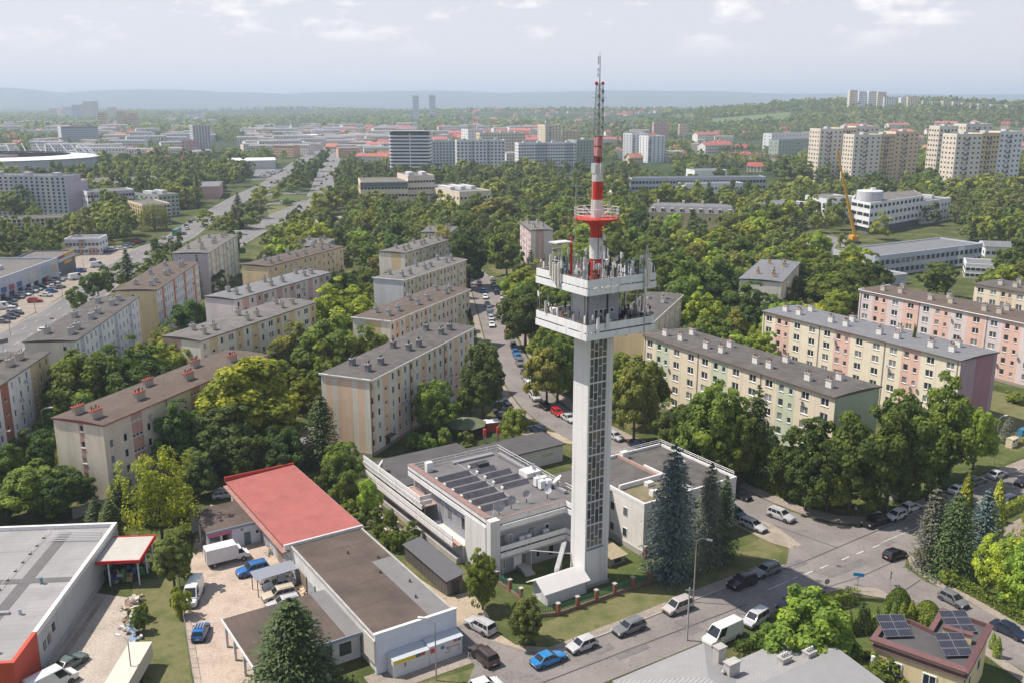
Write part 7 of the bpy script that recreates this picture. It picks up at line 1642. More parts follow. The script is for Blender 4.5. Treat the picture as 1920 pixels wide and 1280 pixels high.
def crown_broad(seed, Hh=10., Rr=4., base=0.2, clumps=62, leaves=95, size=0.36, top=1.0, tint_clump=0.5, flat=0.85, cr=(0.20,0.37), lumpy=1.0):
    rg = np.random.default_rng(seed); cz = Hh*(base+1)/2; rz = Hh*(1-base)/2
    d = sph(clumps*3, rg); d = d[(d[:,2] > -0.75)][:clumps]
    ax = sph(7, rg); lump = 1 + lumpy*(0.20*np.sin(3.0*(d@ax[0])+1.0) + 0.15*np.sin(5*(d@ax[1])) + 0.12*np.sin(8*(d@ax[2])))
    f = rg.uniform(0.50, 0.84, len(d))*lump
    taper = 1 - (1-top)*np.clip(d[:,2], 0, 1)
    c = np.stack([d[:,0]*Rr*f*taper, d[:,1]*Rr*f*taper, cz + d[:,2]*rz*f], 1)
    P, N, T = [], [], []
    for i in range(len(c)):
        rc = Rr*rg.uniform(*cr); n = int(leaves*(rc/Rr/0.28)**2)
        q = unit(sph(n, rg)*1.0 + d[i]*0.75 + np.array([0,0,0.25])); rr = rg.uniform(0.62, 1.08, n)[:,None]
        p = c[i] + q*rr*rc*np.array([1,1,flat]); P.append(p); N.append(q + 0.55*sph(n, rg) + np.array([0,0,0.25])); T.append(np.full(n, rg.random()))
    # thin inner foliage so that the crown is not hollow
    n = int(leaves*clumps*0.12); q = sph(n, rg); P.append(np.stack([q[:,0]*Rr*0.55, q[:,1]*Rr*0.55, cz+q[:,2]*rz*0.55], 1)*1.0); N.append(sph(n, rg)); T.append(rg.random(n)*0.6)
    P = np.concatenate(P); N = np.concatenate(N); T = np.concatenate(T)
    v, t = cards(P, N, size, rg); return v, np.clip(T*tint_clump + t*(1-tint_clump), 0, 1)
def crown_spruce(seed, Hh=12., Rr=3., whorls=34, per=11, seg=9, size=0.30, droop=0.35, base=0.04, power=0.85):
    rg = np.random.default_rng(seed); P, N, A, T = [], [], [], []
    for w in range(whorls):
        t = w/(whorls-1); z = Hh*(base+(1-base)*t); R0 = Rr*(1-t)**power*rg.uniform(0.86,1.1)+0.12
        for k in range(per if t < 0.85 else 6):
            a = 2*math.pi*(k+rg.random()*0.8)/per + w*2.4; rl = R0*rg.uniform(0.75,1.15); tb = rg.random()
            s = (np.arange(seg)+rg.random(seg))/seg; dz = -droop*rl*(s**1.3)*(1-0.6*t)+0.16*rl*s**3
            dirv = np.array([math.cos(a), math.sin(a), 0]); side = np.array([-math.sin(a), math.cos(a), 0])
            off = rg.normal(size=seg)*0.17*rl*(0.3+s*0.7)
            p = dirv*(s*rl)[:,None] + side*off[:,None]; p[:,2] += z + dz - np.abs(off)*0.45
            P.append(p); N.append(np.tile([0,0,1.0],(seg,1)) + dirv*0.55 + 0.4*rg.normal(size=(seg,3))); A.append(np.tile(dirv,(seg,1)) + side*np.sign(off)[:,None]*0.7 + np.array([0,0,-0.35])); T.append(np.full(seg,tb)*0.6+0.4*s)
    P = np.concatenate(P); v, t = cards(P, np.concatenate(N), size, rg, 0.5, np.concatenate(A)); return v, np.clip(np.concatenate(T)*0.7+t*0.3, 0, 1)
def crown_column(seed, Hh=4., Rr=0.6, n=1500, size=0.11, point=0.6):
    rg = np.random.default_rng(seed); z = rg.random(n); r = Rr*np.minimum(1, (1-z)**point*1.25)*np.minimum(1, 0.55+z*3)*rg.uniform(0.75,1.08,n); a = rg.random(n)*6.283
    P = np.stack([r*np.cos(a), r*np.sin(a), z*Hh], 1); N = np.stack([np.cos(a), np.sin(a), np.full(n,0.35)], 1)+0.4*rg.normal(size=(n,3)); v, t = cards(P, N, size, rg, 0.5, np.tile([0,0,1.0],(n,1))+0.3*rg.normal(size=(n,3))); return v, t
def crown_willow(seed, Hh=10., Rr=4.6, strands=330, seg=13, size=0.30):
    rg = np.random.default_rng(seed); P, N, T = [], [], []
    for i in range(strands):
        d = unit(rg.normal(size=3)); d[2] = abs(d[2])*0.9; c = np.array([d[0]*Rr*0.85, d[1]*Rr*0.85, Hh*0.55+d[2]*Hh*0.42])*rg.uniform(0.75,1.0); ln = rg.uniform(0.25,0.62)*Hh; s = np.arange(seg)/seg
        p = c + np.outer(s*ln, [0,0,-1]) + np.outer(s, [d[0]*0.6,d[1]*0.6,0]) + rg.normal(size=(seg,3))*0.12; p[:,2] = np.maximum(p[:,2], 0.4); P.append(p); N.append(np.tile(d,(seg,1))+0.5*rg.normal(size=(seg,3))); T.append(np.full(seg, rg.random()))
    P = np.concatenate(P); v, t = cards(P, np.concatenate(N), size, rg, 0.35, np.tile([0,0,1.0],(len(P),1))); return v, np.clip(np.concatenate(T)*0.6+t*0.4,0,1)
def quad_mesh(name, v, tint, m):
    n = len(v)//4; me = bpy.data.meshes.new(name); me.vertices.add(len(v)); me.vertices.foreach_set('co', np.ascontiguousarray(v, np.float32).ravel()); me.loops.add(n*4); me.loops.foreach_set('vertex_index', np.arange(n*4, dtype=np.int32)); me.polygons.add(n); me.polygons.foreach_set('loop_start', np.arange(0, n*4, 4, dtype=np.int32)); me.polygons.foreach_set('loop_total', np.full(n, 4, np.int32)); me.materials.append(m)
    at = me.attributes.new('tint', 'FLOAT', 'FACE'); at.data.foreach_set('value', np.ascontiguousarray(tint, np.float32)); me.update(calc_edges=True); return me
def trunk_mesh(seed, Hh, r, limbs=6, spread=2.6, straight=False):
    q = random.Random(seed); b = MB(); top = Hh*(0.97 if straight else 0.55)
    b.tube((0,0,-0.2),(0,0,Hh*0.18),r,8,0,r*0.8); b.tube((0,0,Hh*0.18),(q.uniform(-.15,.15),q.uniform(-.15,.15),top),r*0.8,7,0,r*(0.1 if straight else 0.4))
    if not straight:
        for i in range(limbs):
            a = 2*math.pi*i/limbs+q.uniform(-.4,.4); z0 = Hh*q.uniform(0.18,0.48); e = (spread*math.cos(a)*q.uniform(.6,1),spread*math.sin(a)*q.uniform(.6,1),z0+Hh*q.uniform(0.2,0.38)); b.tube((0,0,z0),e,r*0.4,5,0,r*0.1)
    return b.mesh('trunk', BARK, True)
PROTO = {}      # kind -> list of (crown mesh, trunk mesh, nominal height, nominal width)
def proto(kind, items): PROTO[kind] = items
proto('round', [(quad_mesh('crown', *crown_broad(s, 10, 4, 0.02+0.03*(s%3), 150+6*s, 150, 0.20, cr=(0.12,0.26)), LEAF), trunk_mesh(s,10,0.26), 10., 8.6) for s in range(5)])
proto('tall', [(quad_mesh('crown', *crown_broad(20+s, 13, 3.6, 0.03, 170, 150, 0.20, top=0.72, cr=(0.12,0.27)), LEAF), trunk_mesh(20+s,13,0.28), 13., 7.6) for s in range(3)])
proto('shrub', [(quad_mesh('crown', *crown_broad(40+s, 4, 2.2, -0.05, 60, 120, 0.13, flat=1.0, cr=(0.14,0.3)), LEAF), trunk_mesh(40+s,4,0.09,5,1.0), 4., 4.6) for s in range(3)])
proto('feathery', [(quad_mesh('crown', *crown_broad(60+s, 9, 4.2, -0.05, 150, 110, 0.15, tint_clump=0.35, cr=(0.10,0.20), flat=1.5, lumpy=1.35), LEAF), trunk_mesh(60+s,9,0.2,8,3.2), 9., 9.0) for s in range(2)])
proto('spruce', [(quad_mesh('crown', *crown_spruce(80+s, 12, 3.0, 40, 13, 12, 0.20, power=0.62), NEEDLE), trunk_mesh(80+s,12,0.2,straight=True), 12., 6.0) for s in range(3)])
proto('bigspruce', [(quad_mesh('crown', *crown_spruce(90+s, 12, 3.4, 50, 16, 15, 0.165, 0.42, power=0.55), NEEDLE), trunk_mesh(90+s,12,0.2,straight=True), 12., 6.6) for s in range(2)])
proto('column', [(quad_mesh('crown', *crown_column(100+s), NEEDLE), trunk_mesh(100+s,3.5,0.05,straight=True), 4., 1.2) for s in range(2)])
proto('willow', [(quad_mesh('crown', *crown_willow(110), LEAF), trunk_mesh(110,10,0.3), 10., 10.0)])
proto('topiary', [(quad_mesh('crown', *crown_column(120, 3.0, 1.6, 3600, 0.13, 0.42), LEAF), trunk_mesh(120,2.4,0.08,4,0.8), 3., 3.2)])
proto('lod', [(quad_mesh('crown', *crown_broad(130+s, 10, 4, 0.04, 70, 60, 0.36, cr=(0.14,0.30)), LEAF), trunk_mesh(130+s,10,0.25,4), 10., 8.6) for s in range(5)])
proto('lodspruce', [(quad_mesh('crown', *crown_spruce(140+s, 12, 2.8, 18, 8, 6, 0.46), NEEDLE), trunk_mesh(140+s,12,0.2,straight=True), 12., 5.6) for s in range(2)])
TC = {'d':(0.088,0.140,0.033),'m':(0.155,0.217,0.043),'l':(0.275,0.356,0.054),'y':(0.265,0.269,0.028),'p':(0.085,0.042,0.048),'w':(0.243,0.274,0.089),'s':(0.061,0.094,0.032),'b':(0.093,0.125,0.116),'o':(0.201,0.211,0.054),'g':(0.237,0.300,0.046),'e':(0.123,0.166,0.046),'v':(0.113,0.135,0.117)}
KINDS = {'d':('round','dark green leafy tree','tree'),'m':('round','mid-green leafy tree','tree'),'l':('round','bright green leafy tree','tree'),'o':('round','olive-tinged leafy tree','tree'),'g':('tall','fresh green tall tree','tree'),'e':('tall','dark tall leafy tree','tree'),'y':('feathery','yellow-leaved tree','tree'),'p':('round','purple-leaved tree','tree'),'w':('willow','grey-green weeping tree','tree'),'s':('spruce','dark green spruce','spruce'),'b':('spruce','blue-grey spruce','spruce'),'v':('spruce','silvery spruce','spruce'),'S':('bigspruce','large green spruce','spruce'),'B':('bigspruce','large blue spruce','spruce'),'c':('column','clipped narrow conifer','conifer'),'C':('column','golden narrow conifer','conifer'),'k':('shrub','green shrub','shrub'),'K':('topiary','clipped round bush','bush'),'n':('shrub','yellow-green bush','shrub')}
KCOL = {'S':'s','B':'b','c':'m','C':'g','k':'m','K':'m','n':'l'}
NAMES = {'tree':'leafy_tree','spruce':'spruce_tree','conifer':'narrow_conifer','shrub':'garden_shrub','bush':'clipped_bush'}
tr_rng = random.Random(21)
CAND = []
def T(q, kind, pr=False): CAND.append((q[0], q[1], q[2], q[3], kind, True))
# trees one can pick out in the foreground and among the blocks
for q, k in (
 ((-54.28,133.68,14.29,12.28),'y'),((-47.05,118.38,9.31,5.76),'e'),((-43.7,111.37,4.29,2.81),'n'),((-24.98,94.61,12.12,11.38),'S'),
 ((-77.93,142.19,9.9,12.16),'m'),((-72.85,142.19,8.98,9.56),'d'),((-81.57,140.77,6.52,7.77),'d'),((-79.27,156.21,8.38,4.54),'w'),((-75.74,142.19,5.92,7.84),'m'),
 ((-89.34,186,17.32,18.23),'m'),((-77.62,186,18.44,16.56),'d'),((-75.29,200.24,15.77,15.39),'m'),((-83.2,186,12.77,11.08),'d'),((-66.47,150.36,6.87,2.75),'s'),
 ((-59.01,157.43,13.62,9.02),'d'),((-54.21,157.43,7.93,4.01),'b'),((-52.07,159.92,14.79,12.52),'e'),((-48.09,167.83,22.07,19.52),'g'),((-47.01,157.43,10.14,9.52),'d'),((-41.26,157.43,10.64,10),'d'),
 ((-43.5,210.2,18.57,18.55),'m'),((-44.93,246.43,19.43,20.1),'l'),((-50.46,212.3,14.92,12.51),'o'),((-34.7,216.62,13.23,10.85),'m'),((-53.17,284.96,15.98,14.85),'d'),
 ((-35.46,165.12,13.85,9.13),'s'),((-29.66,151.5,9.83,7.82),'m'),((-23.73,142.81,6.6,4.55),'n'),((-27.16,144.89,7.14,5.31),'k'),((-30.84,150.36,6.87,4.58),'k'),
 ((-16.05,180.19,12.44,9.9),'m'),((-6.11,188.7,19.46,10.28),'e'),((-8.92,190.77,10.24,5.68),'m'),((0.21,176.49,7.83,6.57),'m'),((-16.64,172.06,3.63,4.15),'k'),((-19.28,173.52,3.33,3.56),'k'),((-13.2,174.99,3.91,3.79),'k'),((-8.62,174.1,3.67,3.57),'p'),
 ((-27.54,246.43,14.79,15.11),'o'),((-16.65,258.13,13.58,11.28),'d'),((-15.57,336.71,21.44,17.38),'d'),((-25.78,317.59,12.65,4.76),'s'),((-24.77,358.14,18.61,14.36),'o'),
 ((10.25,202.16,16.75,11.34),'m'),((3.66,249.26,18.9,15.24),'d'),((7.77,200.24,14.8,10.66),'o'),((24.27,176.49,17.44,10.1),'o'),((6.91,341.83,12.93,7.47),'b'),((3.01,347.11,12.11,6.78),'p'),((-2.06,358.14,16.56,14.37),'m'),
 ((35.98,157.43,19.5,14.19),'m'),((43.37,157.43,17.84,8.05),'s'),((30.86,165.12,13.43,7.94),'e'),((32.39,156.21,14.51,8.48),'d'),((40.21,155.01,14.42,8.42),'m'),
 ((48.98,144.89,14.59,11.44),'d'),((55.38,142.81,18.48,12.99),'d'),((61.53,142.81,16.23,10.41),'d'),((66.31,148.13,20.13,13.41),'m'),((76.41,156.21,18.41,11.28),'m'),((85.3,162.48,12.65,7.04),'l'),((47.09,149.24,10.19,6.35),'d'),((52.2,143.84,12.21,8.76),'m'),((74.75,155.01,11,8.45),'d'),
 ((22.73,122.17,20.16,9.17),'B'),((28.65,125.7,15.92,6.5),'B'),((31.28,127.36,13.27,5.49),'s'),
 ((60.81,124.4,12.87,6.76),'v'),((62.92,122.17,12.77,8.17),'S'),((67.16,128.72,13.04,3.17),'C'),((69.39,126.69,11.56,6.88),'b'),((74.94,134.04,9.98,2.8),'C'),((66.09,114.78,10.26,7.17),'l'),((67.21,111.37,10.79,6.29),'l'),((75.95,125.37,8.48,4.66),'y'),((67.06,112.04,4.7,4.24),'l'),((61.72,119.87,2.48,2.7),'n'),
 ((35,96.66,11.9,11.72),'l'),((40.45,93.62,5.63,7.25),'m'),((44.73,107.75,4.04,3.01),'s'),((31.44,102.12,4.76,3.91),'k'),
 ((51.31,112.04,3.69,3.39),'K'),((54.01,109.4,3.32,3.46),'K'),((59.36,101.89,2.93,1.11),'c'),((59.82,103.86,2.23,0.93),'c'),((52.86,109.15,1.7,0.9),'c'),((53.52,108.89,1.7,0.9),'c'),((54.2,108.38,1.69,0.89),'c'),
 ((-3.94,113.12,8.77,4.82),'m'),((1.67,104.45,7.03,5.17),'o'),((-15.41,133.68,3.33,3.14),'m'),((-47.79,107.5,3.43,2.32),'k'),((-48.6,110.71,2.34,2.1),'k'),
 ((88.44,200.24,19.62,1.18),'k'),((98.78,176.49,5.61,4.24),'b'),((113.94,202.16,2.52,4.82),'k'),((63.14,284.96,20.11,19.77),'d'),((50.7,270.92,19.23,17.28),'m'),((66.61,258.13,15.4,16.53),'d'),((46.83,292.51,20.59,16.89),'m'),((93.9,317.59,16.69,18.29),'m'),((99.69,284.96,16.81,19.8),'m'),((115.29,300.44,17.62,17.34),'d'),((146.37,317.59,13.02,14.66),'d'),((180.79,459.1,13.07,11.75),'w'),((130.8,478.14,14.92,11.94),'g'),((81.34,290.97,14.08,15.16),'m'),((89.41,292.51,12.95,13.55),'d'),((74.97,294.06,14.38,14.46),'l'),((81.1,277.78,11.55,12.91),'o'),
 ((-138.29,292.51,9.52,7.46),'m'),((-142.69,317.59,10.25,11),'d'),((-142.96,331.73,9.7,9.56),'d'),((-146.41,352.54,11.27,10.13),'s'),((-142.03,358.14,6.67,10.3),'p'),((-148.53,388.87,10.54,10.24),'s'),((-110.59,304.56,8.98,10.58),'d'),((-90.83,258.13,12.36,12.04),'d'),((-107.71,317.59,14.86,3.66),'s'),
 ((-188.61,494.5,15.95,20.19),'w'),((-222.21,572.43,22.43,12.27),'e'),((-200.28,601.89,21.85,8.14),'s'),((-165.81,509.74,9.53,13.3),'p'),((-149.87,478.14,8.16,11.96),'g'),((-147.6,498.77,12.71,11.32),'b'),((-151.86,498.77,9.06,8.5),'s'),((-109.48,425.1,10.96,12.13),'g'),((-89,382.33,13.23,13.13),'o'),((-101.72,322.18,9.45,7.44),'d'),
 ((-170.31,728.63,12.56,13.92),'d'),((-167.36,747.04,14.1,14.26),'e'),((-163.67,761.45,14.36,12.82),'m'),((-173.33,715.4,9.56,12.07),'d'),((-162.54,706.83,10.24,14.32),'w'),((-157.33,719.75,11.21,13.76),'d'),((-177.22,848.54,15.46,13.31),'e'),((-186.82,920.65,14.71,13.39),'e'),((-171.22,808.15,14.31,11.78),'d'),((-197.67,997.5,15.34,12.26),'e'),((-209.8,1078.29,14.78,12.04),'d'),((-168.02,578.09,11.7,9.8),'s'),((-152.82,540.57,9.77,11.02),'e'),((-151.25,550.8,11.18,10.6),'d'),((-146.16,545.64,9.85,9.27),'o'),((-144.55,503.1,9.41,10.85),'s'),((-139.08,498.77,9.06,11.33),'m'),((-144.42,478.14,10.87,10.87),'l'),((-146.67,614.52,4.83,6.94),'k'),
 ((-138.8,756.59,15.94,12.74),'o'),((-62.28,690.29,15.37,10.09),'s'),((-56.64,678.37,14.36,7.63),'s'),((-11.35,498.77,16.92,19.79),'o'),((0,498.77,15.52,19.79),'o')):
    T(q, k)
for i in range(8): T((*S(19.2+i*1.25,-29.2-i*0.42), 3.6, 1.25), 'c')
for i in range(4): T((*S(63+i*1.5,-21.2), 3.2, 1.4), 'c')

def inpoly(x, y, P):
    c = False; n = len(P); j = n-1
    for i in range(n):
        if (P[i][1] > y) != (P[j][1] > y) and x < (P[j][0]-P[i][0])*(y-P[i][1])/(P[j][1]-P[i][1]+1e-12)+P[i][0]: c = not c
        j = i
    return c
FB = [(min(p[0] for p in P), max(p[0] for p in P), min(p[1] for p in P), max(p[1] for p in P), P) for P in FOOT+BLOCKERS]
RP = np.array([(p[0], p[1]-(9 if hw > 7 else 0), hw+(8 if hw > 7 else 0)) for pts_, hw in ROADS for p in pts_])
def clear(x, y, r, road=1.0):
    for a,b,c,d,P in FB:
        if a-r < x < b+r and c-r < y < d+r:
            if inpoly(x, y, P): return False
            for i in range(len(P)):
                p, q = P[i-1], P[i]; L2 = (q[0]-p[0])**2+(q[1]-p[1])**2; t = max(0, min(1, ((x-p[0])*(q[0]-p[0])+(y-p[1])*(q[1]-p[1]))/(L2+1e-9)))
                if math.hypot(x-p[0]-t*(q[0]-p[0]), y-p[1]-t*(q[1]-p[1])) < r: return False
    dd = np.hypot(RP[:,0]-x, RP[:,1]-y)-RP[:,2]
    return float(dd.min()) > r*road+0.5
GRID = {}
def gput(x, y, r): GRID.setdefault((int(x//12), int(y//12)), []).append((x,y,r))
def gfree(x, y, r):
    i, j = int(x//12), int(y//12)
    return not any(math.hypot(x-a,y-b) < (r+c)*0.80 for di in (-1,0,1) for dj in (-1,0,1) for a,b,c in GRID.get((i+di,j+dj),()))
for c in CAND: gput(c[0], c[1], c[3]/2)
def fill(P, n, hr, kinds, seed, aspect=(0.72,0.95), road=0.5, pad=0.45, tries=14):
    q = random.Random(seed); xs = [p[0] for p in P]; ys = [p[1] for p in P]; k = 0
    for _ in range(n*tries):
        if k >= n: break
        x, y = q.uniform(min(xs),max(xs)), q.uniform(min(ys),max(ys))
        if not inpoly(x,y,P): continue
        h = q.uniform(*hr); w = h*q.uniform(*aspect)
        if not gfree(x,y,w/2*0.9) or not clear(x,y,w*pad,road): continue
        CAND.append((x,y,h,w,q.choice(kinds),False)); gput(x,y,w/2); k += 1
# rows and groves between the blocks
fill([(-66,190),(-100,190),(-108,250),(-92,252),(-84,330),(-20,360),(-16,215),(-30,160),(-52,160)], 125, (7,12), 'dmmmloeg', 31, pad=0.42)
fill([(-118,130),(-72,140),(-78,190),(-100,186)], 40, (7,11), 'dmmk', 32)
fill([(-64,140),(-40,152),(-30,165),(-44,172),(-60,156)], 18, (7,12), 'ddse', 33)
fill([(8,200),(2,250),(-2,310),(0,330),(20,340),(26,400),(90,430),(150,380),(110,300),(92,262),(60,215),(44,196),(24,186),(14,192)], 185, (10,16), 'dmmmlloeg', 34, pad=0.40)
fill([(-92,350),(-20,365),(0,385),(30,410),(20,520),(-30,560),(-120,560),(-105,420)], 125, (10,16), 'dmmlloeg', 35)
fill([(62,168),(56,176),(42,182),(32,190),(22,196),(36,178),(48,164)], 14, (6,10), 'dmk', 36)
fill([(92,430),(30,410),(20,520),(60,640),(230,640),(240,440),(150,400)], 150, (11,18), 'dmmlloegs', 37)
fill([(235,430),(200,640),(420,640),(420,440),(300,330),(180,250),(150,300)], 130, (10,16), 'dmmloeg', 38)
fill([(-110,370),(-135,440),(-230,480),(-330,380),(-240,340),(-160,330)], 90, (9,14), 'ddmmw', 39)
fill([(-40,560),(30,520),(60,650),(120,900),(-60,900)], 120, (10,16), 'dmmoe', 40)
fill([(-120,560),(-50,560),(-70,900),(-180,900),(-150,700)], 110, (10,16), 'ddmoe', 41)
fill([(-210,640),(-330,640),(-500,1000),(-230,1020)], 110, (12,18), 'dddme', 42)
fill([(-330,420),(-230,520),(-240,640),(-420,640),(-480,520)], 80, (9,14), 'ddmm', 43)
fill([(62,124),(92,146),(110,150),(100,110),(76,96)], 16, (4,8), 'dmkl', 44)
fill([(100,150),(140,185),(150,165),(118,140)], 10, (5,9), 'dm', 45)
fill([S(-20.5,22),S(-15.2,22),S(-15.2,46),S(-21,52)], 16, (2,4.5), 'knmk', 46, road=0.1)
fill([S(-56,40),S(-44,48),S(-38,60),S(-60,60)], 10, (5,8), 'ds', 47)
fill([S(46.2,4),S(49,-6),S(58,-7.5),S(66,-7),S(60,2)], 12, (2,4), 'kk', 48)

CAND.sort(key=lambda c: -(c[2]*c[3])/(c[0]**2+c[1]**2))
ANCH = [((-66,168),'the beige block with red chimney caps'),((-18,190),'the tan-panelled block'),((-20,236),'the block with one yellow end panel'),((-24,288),'the ochre-striped pale block'),((-30,338),'the farthest pale yellow block'),((-60,218),'the pale and ochre block'),((-66,262),'the rose-pink block'),((-70,315),'the ochre yellow block'),((-104,278),'the white block with ochre end'),((-110,342),'the lilac-ended block'),((-100,222),'the blue-grey striped block'),((-100,165),'the mural block'),((44,180),'the cream and green block'),((78,205),'the salmon and yellow block'),((118,225),'the pink and lilac block'),((150,240),'the apricot block'),((88,285),'the block with orange chimneys'),((36,236),'the block behind the platforms'),((8,388),'the lone rose block'),((10.9,121),'the radio tower'),((24,138),'the station wing'),((-8,140),'the station building'),((-30,125),'the garages'),((-62,112),'the supermarket'),((12,90),'the metal-roofed house'),((50,96),'the solar-panel house'),((70,120),'the corner garden'),((62,146),'the street junction'),((-150,250),'the retail mall'),((-130,440),'the willow and flats'),((190,480),'the hospital'),((150,330),'the grey school'),((95,520),'the mansard villa'),((120,620),'the glazed office'),((300,640),'the cream tower clusters'),((-40,500),'the beige offices'),((-60,640),'the striped office tower'),((20,640),'the long slab block'),((-160,560),'the main avenue'),((-260,640),'the construction tower'),((-330,520),'the blue-grey panel block'),((-6,270),'the back street'),((-280,800),'the market hall')]
def px_u(x, y): return 960+1760*x/(0.969*y+16.3)
MAXN = {'leafy_tree':285,'spruce_tree':120,'garden_shrub':100,'narrow_conifer':60,'clipped_bush':10}
cnt = {}; REST = []; made = []
for (x,y,h,w,k,_) in CAND:
    u_ = px_u(x,y)
    if u_ < -90 or u_ > 2010: continue
    pk, phrase, cat = KINDS[k]; nm = NAMES[cat]
    if cnt.get(nm,0) >= MAXN[nm]: REST.append((x,y,h,w,k)); continue
    cnt[nm] = cnt.get(nm,0)+1
    dist = math.hypot(x,y)
    use = pk
    if dist > 330: use = {'round':'lod','tall':'lod','feathery':'lod','spruce':'lodspruce'}.get(pk, pk)
    cm_, tm_, ph, pw = tr_rng.choice(PROTO[use])
    root = link(nm, None, None, (x,y,0), tr_rng.uniform(0,6.28)); root.empty_display_size = 0.3
    root.scale = (w/pw, w/pw, h/ph); root['category'] = cat
    t = link('trunk', tm_, root); c = link('crown', cm_, root)
    bc = TC[KCOL.get(k,k)]; j = tr_rng.uniform(0.75,1.3); hs_ = tr_rng.uniform(-0.14,0.14)
    c.color = (bc[0]*j*(1+hs_), bc[1]*j, bc[2]*j*(1-hs_), 1)
    a = min(ANCH, key=lambda q: math.hypot(q[0][0]-x, q[0][1]-y))[1]
    made.append((root, phrase, a, u_, cat))
grp = {}
for m in made: grp.setdefault((m[1],m[2]), []).append(m)
for (phrase, a), ms in grp.items():
    ms.sort(key=lambda m: m[3])
    for i, m in enumerate(ms):
        m[0]['label'] = ('%s %s from the left nearest %s' % (ordinal(i), phrase, a)) if len(ms) > 1 else 'lone %s standing nearest %s' % (phrase, a)
        m[0]['group'] = m[4]+'s nearest '+a

# woods and far greenery that read as one mass
def merge(items, lod, name, label, colour, m, seed):
    """items: (x,y,z,h,w); one mesh of low-detail crowns"""
    rg = np.random.default_rng(seed); items = np.array(items, float); V, Tn = [], []
    pv = lod; which = rg.integers(0, len(pv), len(items))
    for k in range(len(pv)):
        it = items[which == k]
        if not len(it): continue
        v, t, ph, pw = pv[k]; a = rg.uniform(0, 6.28, len(it)); ca, sa = np.cos(a)[:,None], np.sin(a)[:,None]; s = (it[:,4]/pw)[:,None]
        X = (v[None,:,0]*ca - v[None,:,1]*sa)*s + it[:,0:1]; Y = (v[None,:,0]*sa + v[None,:,1]*ca)*s + it[:,1:2]; Z = v[None,:,2]*(it[:,3]/ph)[:,None] + it[:,2:3]
        V.append(np.stack([X,Y,Z], -1).reshape(-1,3)); Tn.append(np.clip(np.tile(t, len(it))*0.6 + np.repeat(rg.random(len(it)), len(t))*0.5-0.05, 0, 1))
    o = link(name, quad_mesh(name, np.concatenate(V), np.concatenate(Tn), m)); o.color = (*colour, 1); tag(o, label, 'woods', kind='stuff'); return o
L1 = [(*crown_broad(200+s, 10, 4, 0.04, 22, 15, 0.72), 10., 8.6) for s in range(5)]
L2 = [(*crown_broad(210+s, 10, 4, 0.05, 9, 4, 1.6), 10., 8.6) for s in range(5)]
L3 = [(*crown_broad(220+s, 10, 4, 0.05, 5, 2, 2.4), 10., 8.6) for s in range(4)]
PAL = [('d',(0.105,0.143,0.040)),('m',(0.154,0.206,0.051)),('l',(0.234,0.270,0.065)),('o',(0.151,0.172,0.062))]
bins = {0:[[],[],[],[]],1:[[],[],[],[]],2:[[],[],[],[]]}
for (x,y,h,w,k) in REST: bins[0][{'d':0,'e':0,'s':0,'m':1,'g':2,'l':2,'o':3,'w':2}.get(k,1)].append((x,y,0,h,w))
q = np.random.default_rng(77)
def vnoise(x, y, s, ph): return np.sin(x/s+ph)*np.cos(y/(s*1.27)-ph*1.7)+0.6*np.sin((x+y)/(s*0.53)+2*ph)+0.4*np.cos((x-1.3*y)/(s*0.31)+ph)
def scatter(d0, d1, n, hr, lv, thr, clearr):
    u = q.uniform(-130, 2050, n); d = np.sqrt(q.uniform(d0*d0, d1*d1, n)); x = (u-960)/1760*(0.969*d+16.3)
    ns = vnoise(x, d, 130 if d1 < 2500 else 420, 1.3); ok = ns > thr; xs, ds = x[ok], d[ok]; z = terrain_h(xs, ds); hh = q.uniform(hr[0], hr[1], len(xs)); cc = np.clip(((vnoise(xs, ds, 60, 4.0)+2)*1.0+q.uniform(-0.6,0.6,len(xs))).astype(int), 0, 3)
    for i in range(len(xs)):
        if clearr and (not clear(xs[i], ds[i], clearr, 1.0) or any(math.hypot(xs[i]-a, ds[i]-b) < 13 for a, b in FARH)): continue
        if lv == 0 and not gfree(xs[i], ds[i], hh[i]*0.35): continue
        bins[lv][cc[i]].append((xs[i], ds[i], z[i]-0.5, hh[i], hh[i]*q.uniform(0.8,1.1)))
scatter(420, 900, 3600, (9,18), 0, -0.30, 3.5)
scatter(900, 2000, 6800, (8,14), 1, -0.2, 6)
scatter(2000, 5200, 15000, (10,19), 2, -0.45, 1)
u8 = q.uniform(1300, 2040, 4200); d8 = q.uniform(1850, 3400, 4200); x8 = (u8-960)/1760*(0.969*d8+16.3); z8 = terrain_h(x8, d8)
for i in range(len(u8)):      # woods on the rise
    if clear(x8[i], d8[i], 4) : bins[2][i % 4].append((x8[i], d8[i], z8[i]-0.5, q.uniform(8,14), q.uniform(9,14)))
for lv, nm, lab, pl_ in ((0,'woodland','tree masses of the middle distance',L1),(1,'far_woods','far tree cover between the distant houses',L2),(2,'distant_forest','distant forest below the hills',L3)):
    for i in range(4):
        if bins[lv][i]: merge(bins[lv][i], pl_, nm, lab, PAL[i][1], LEAF, lv*10+i)
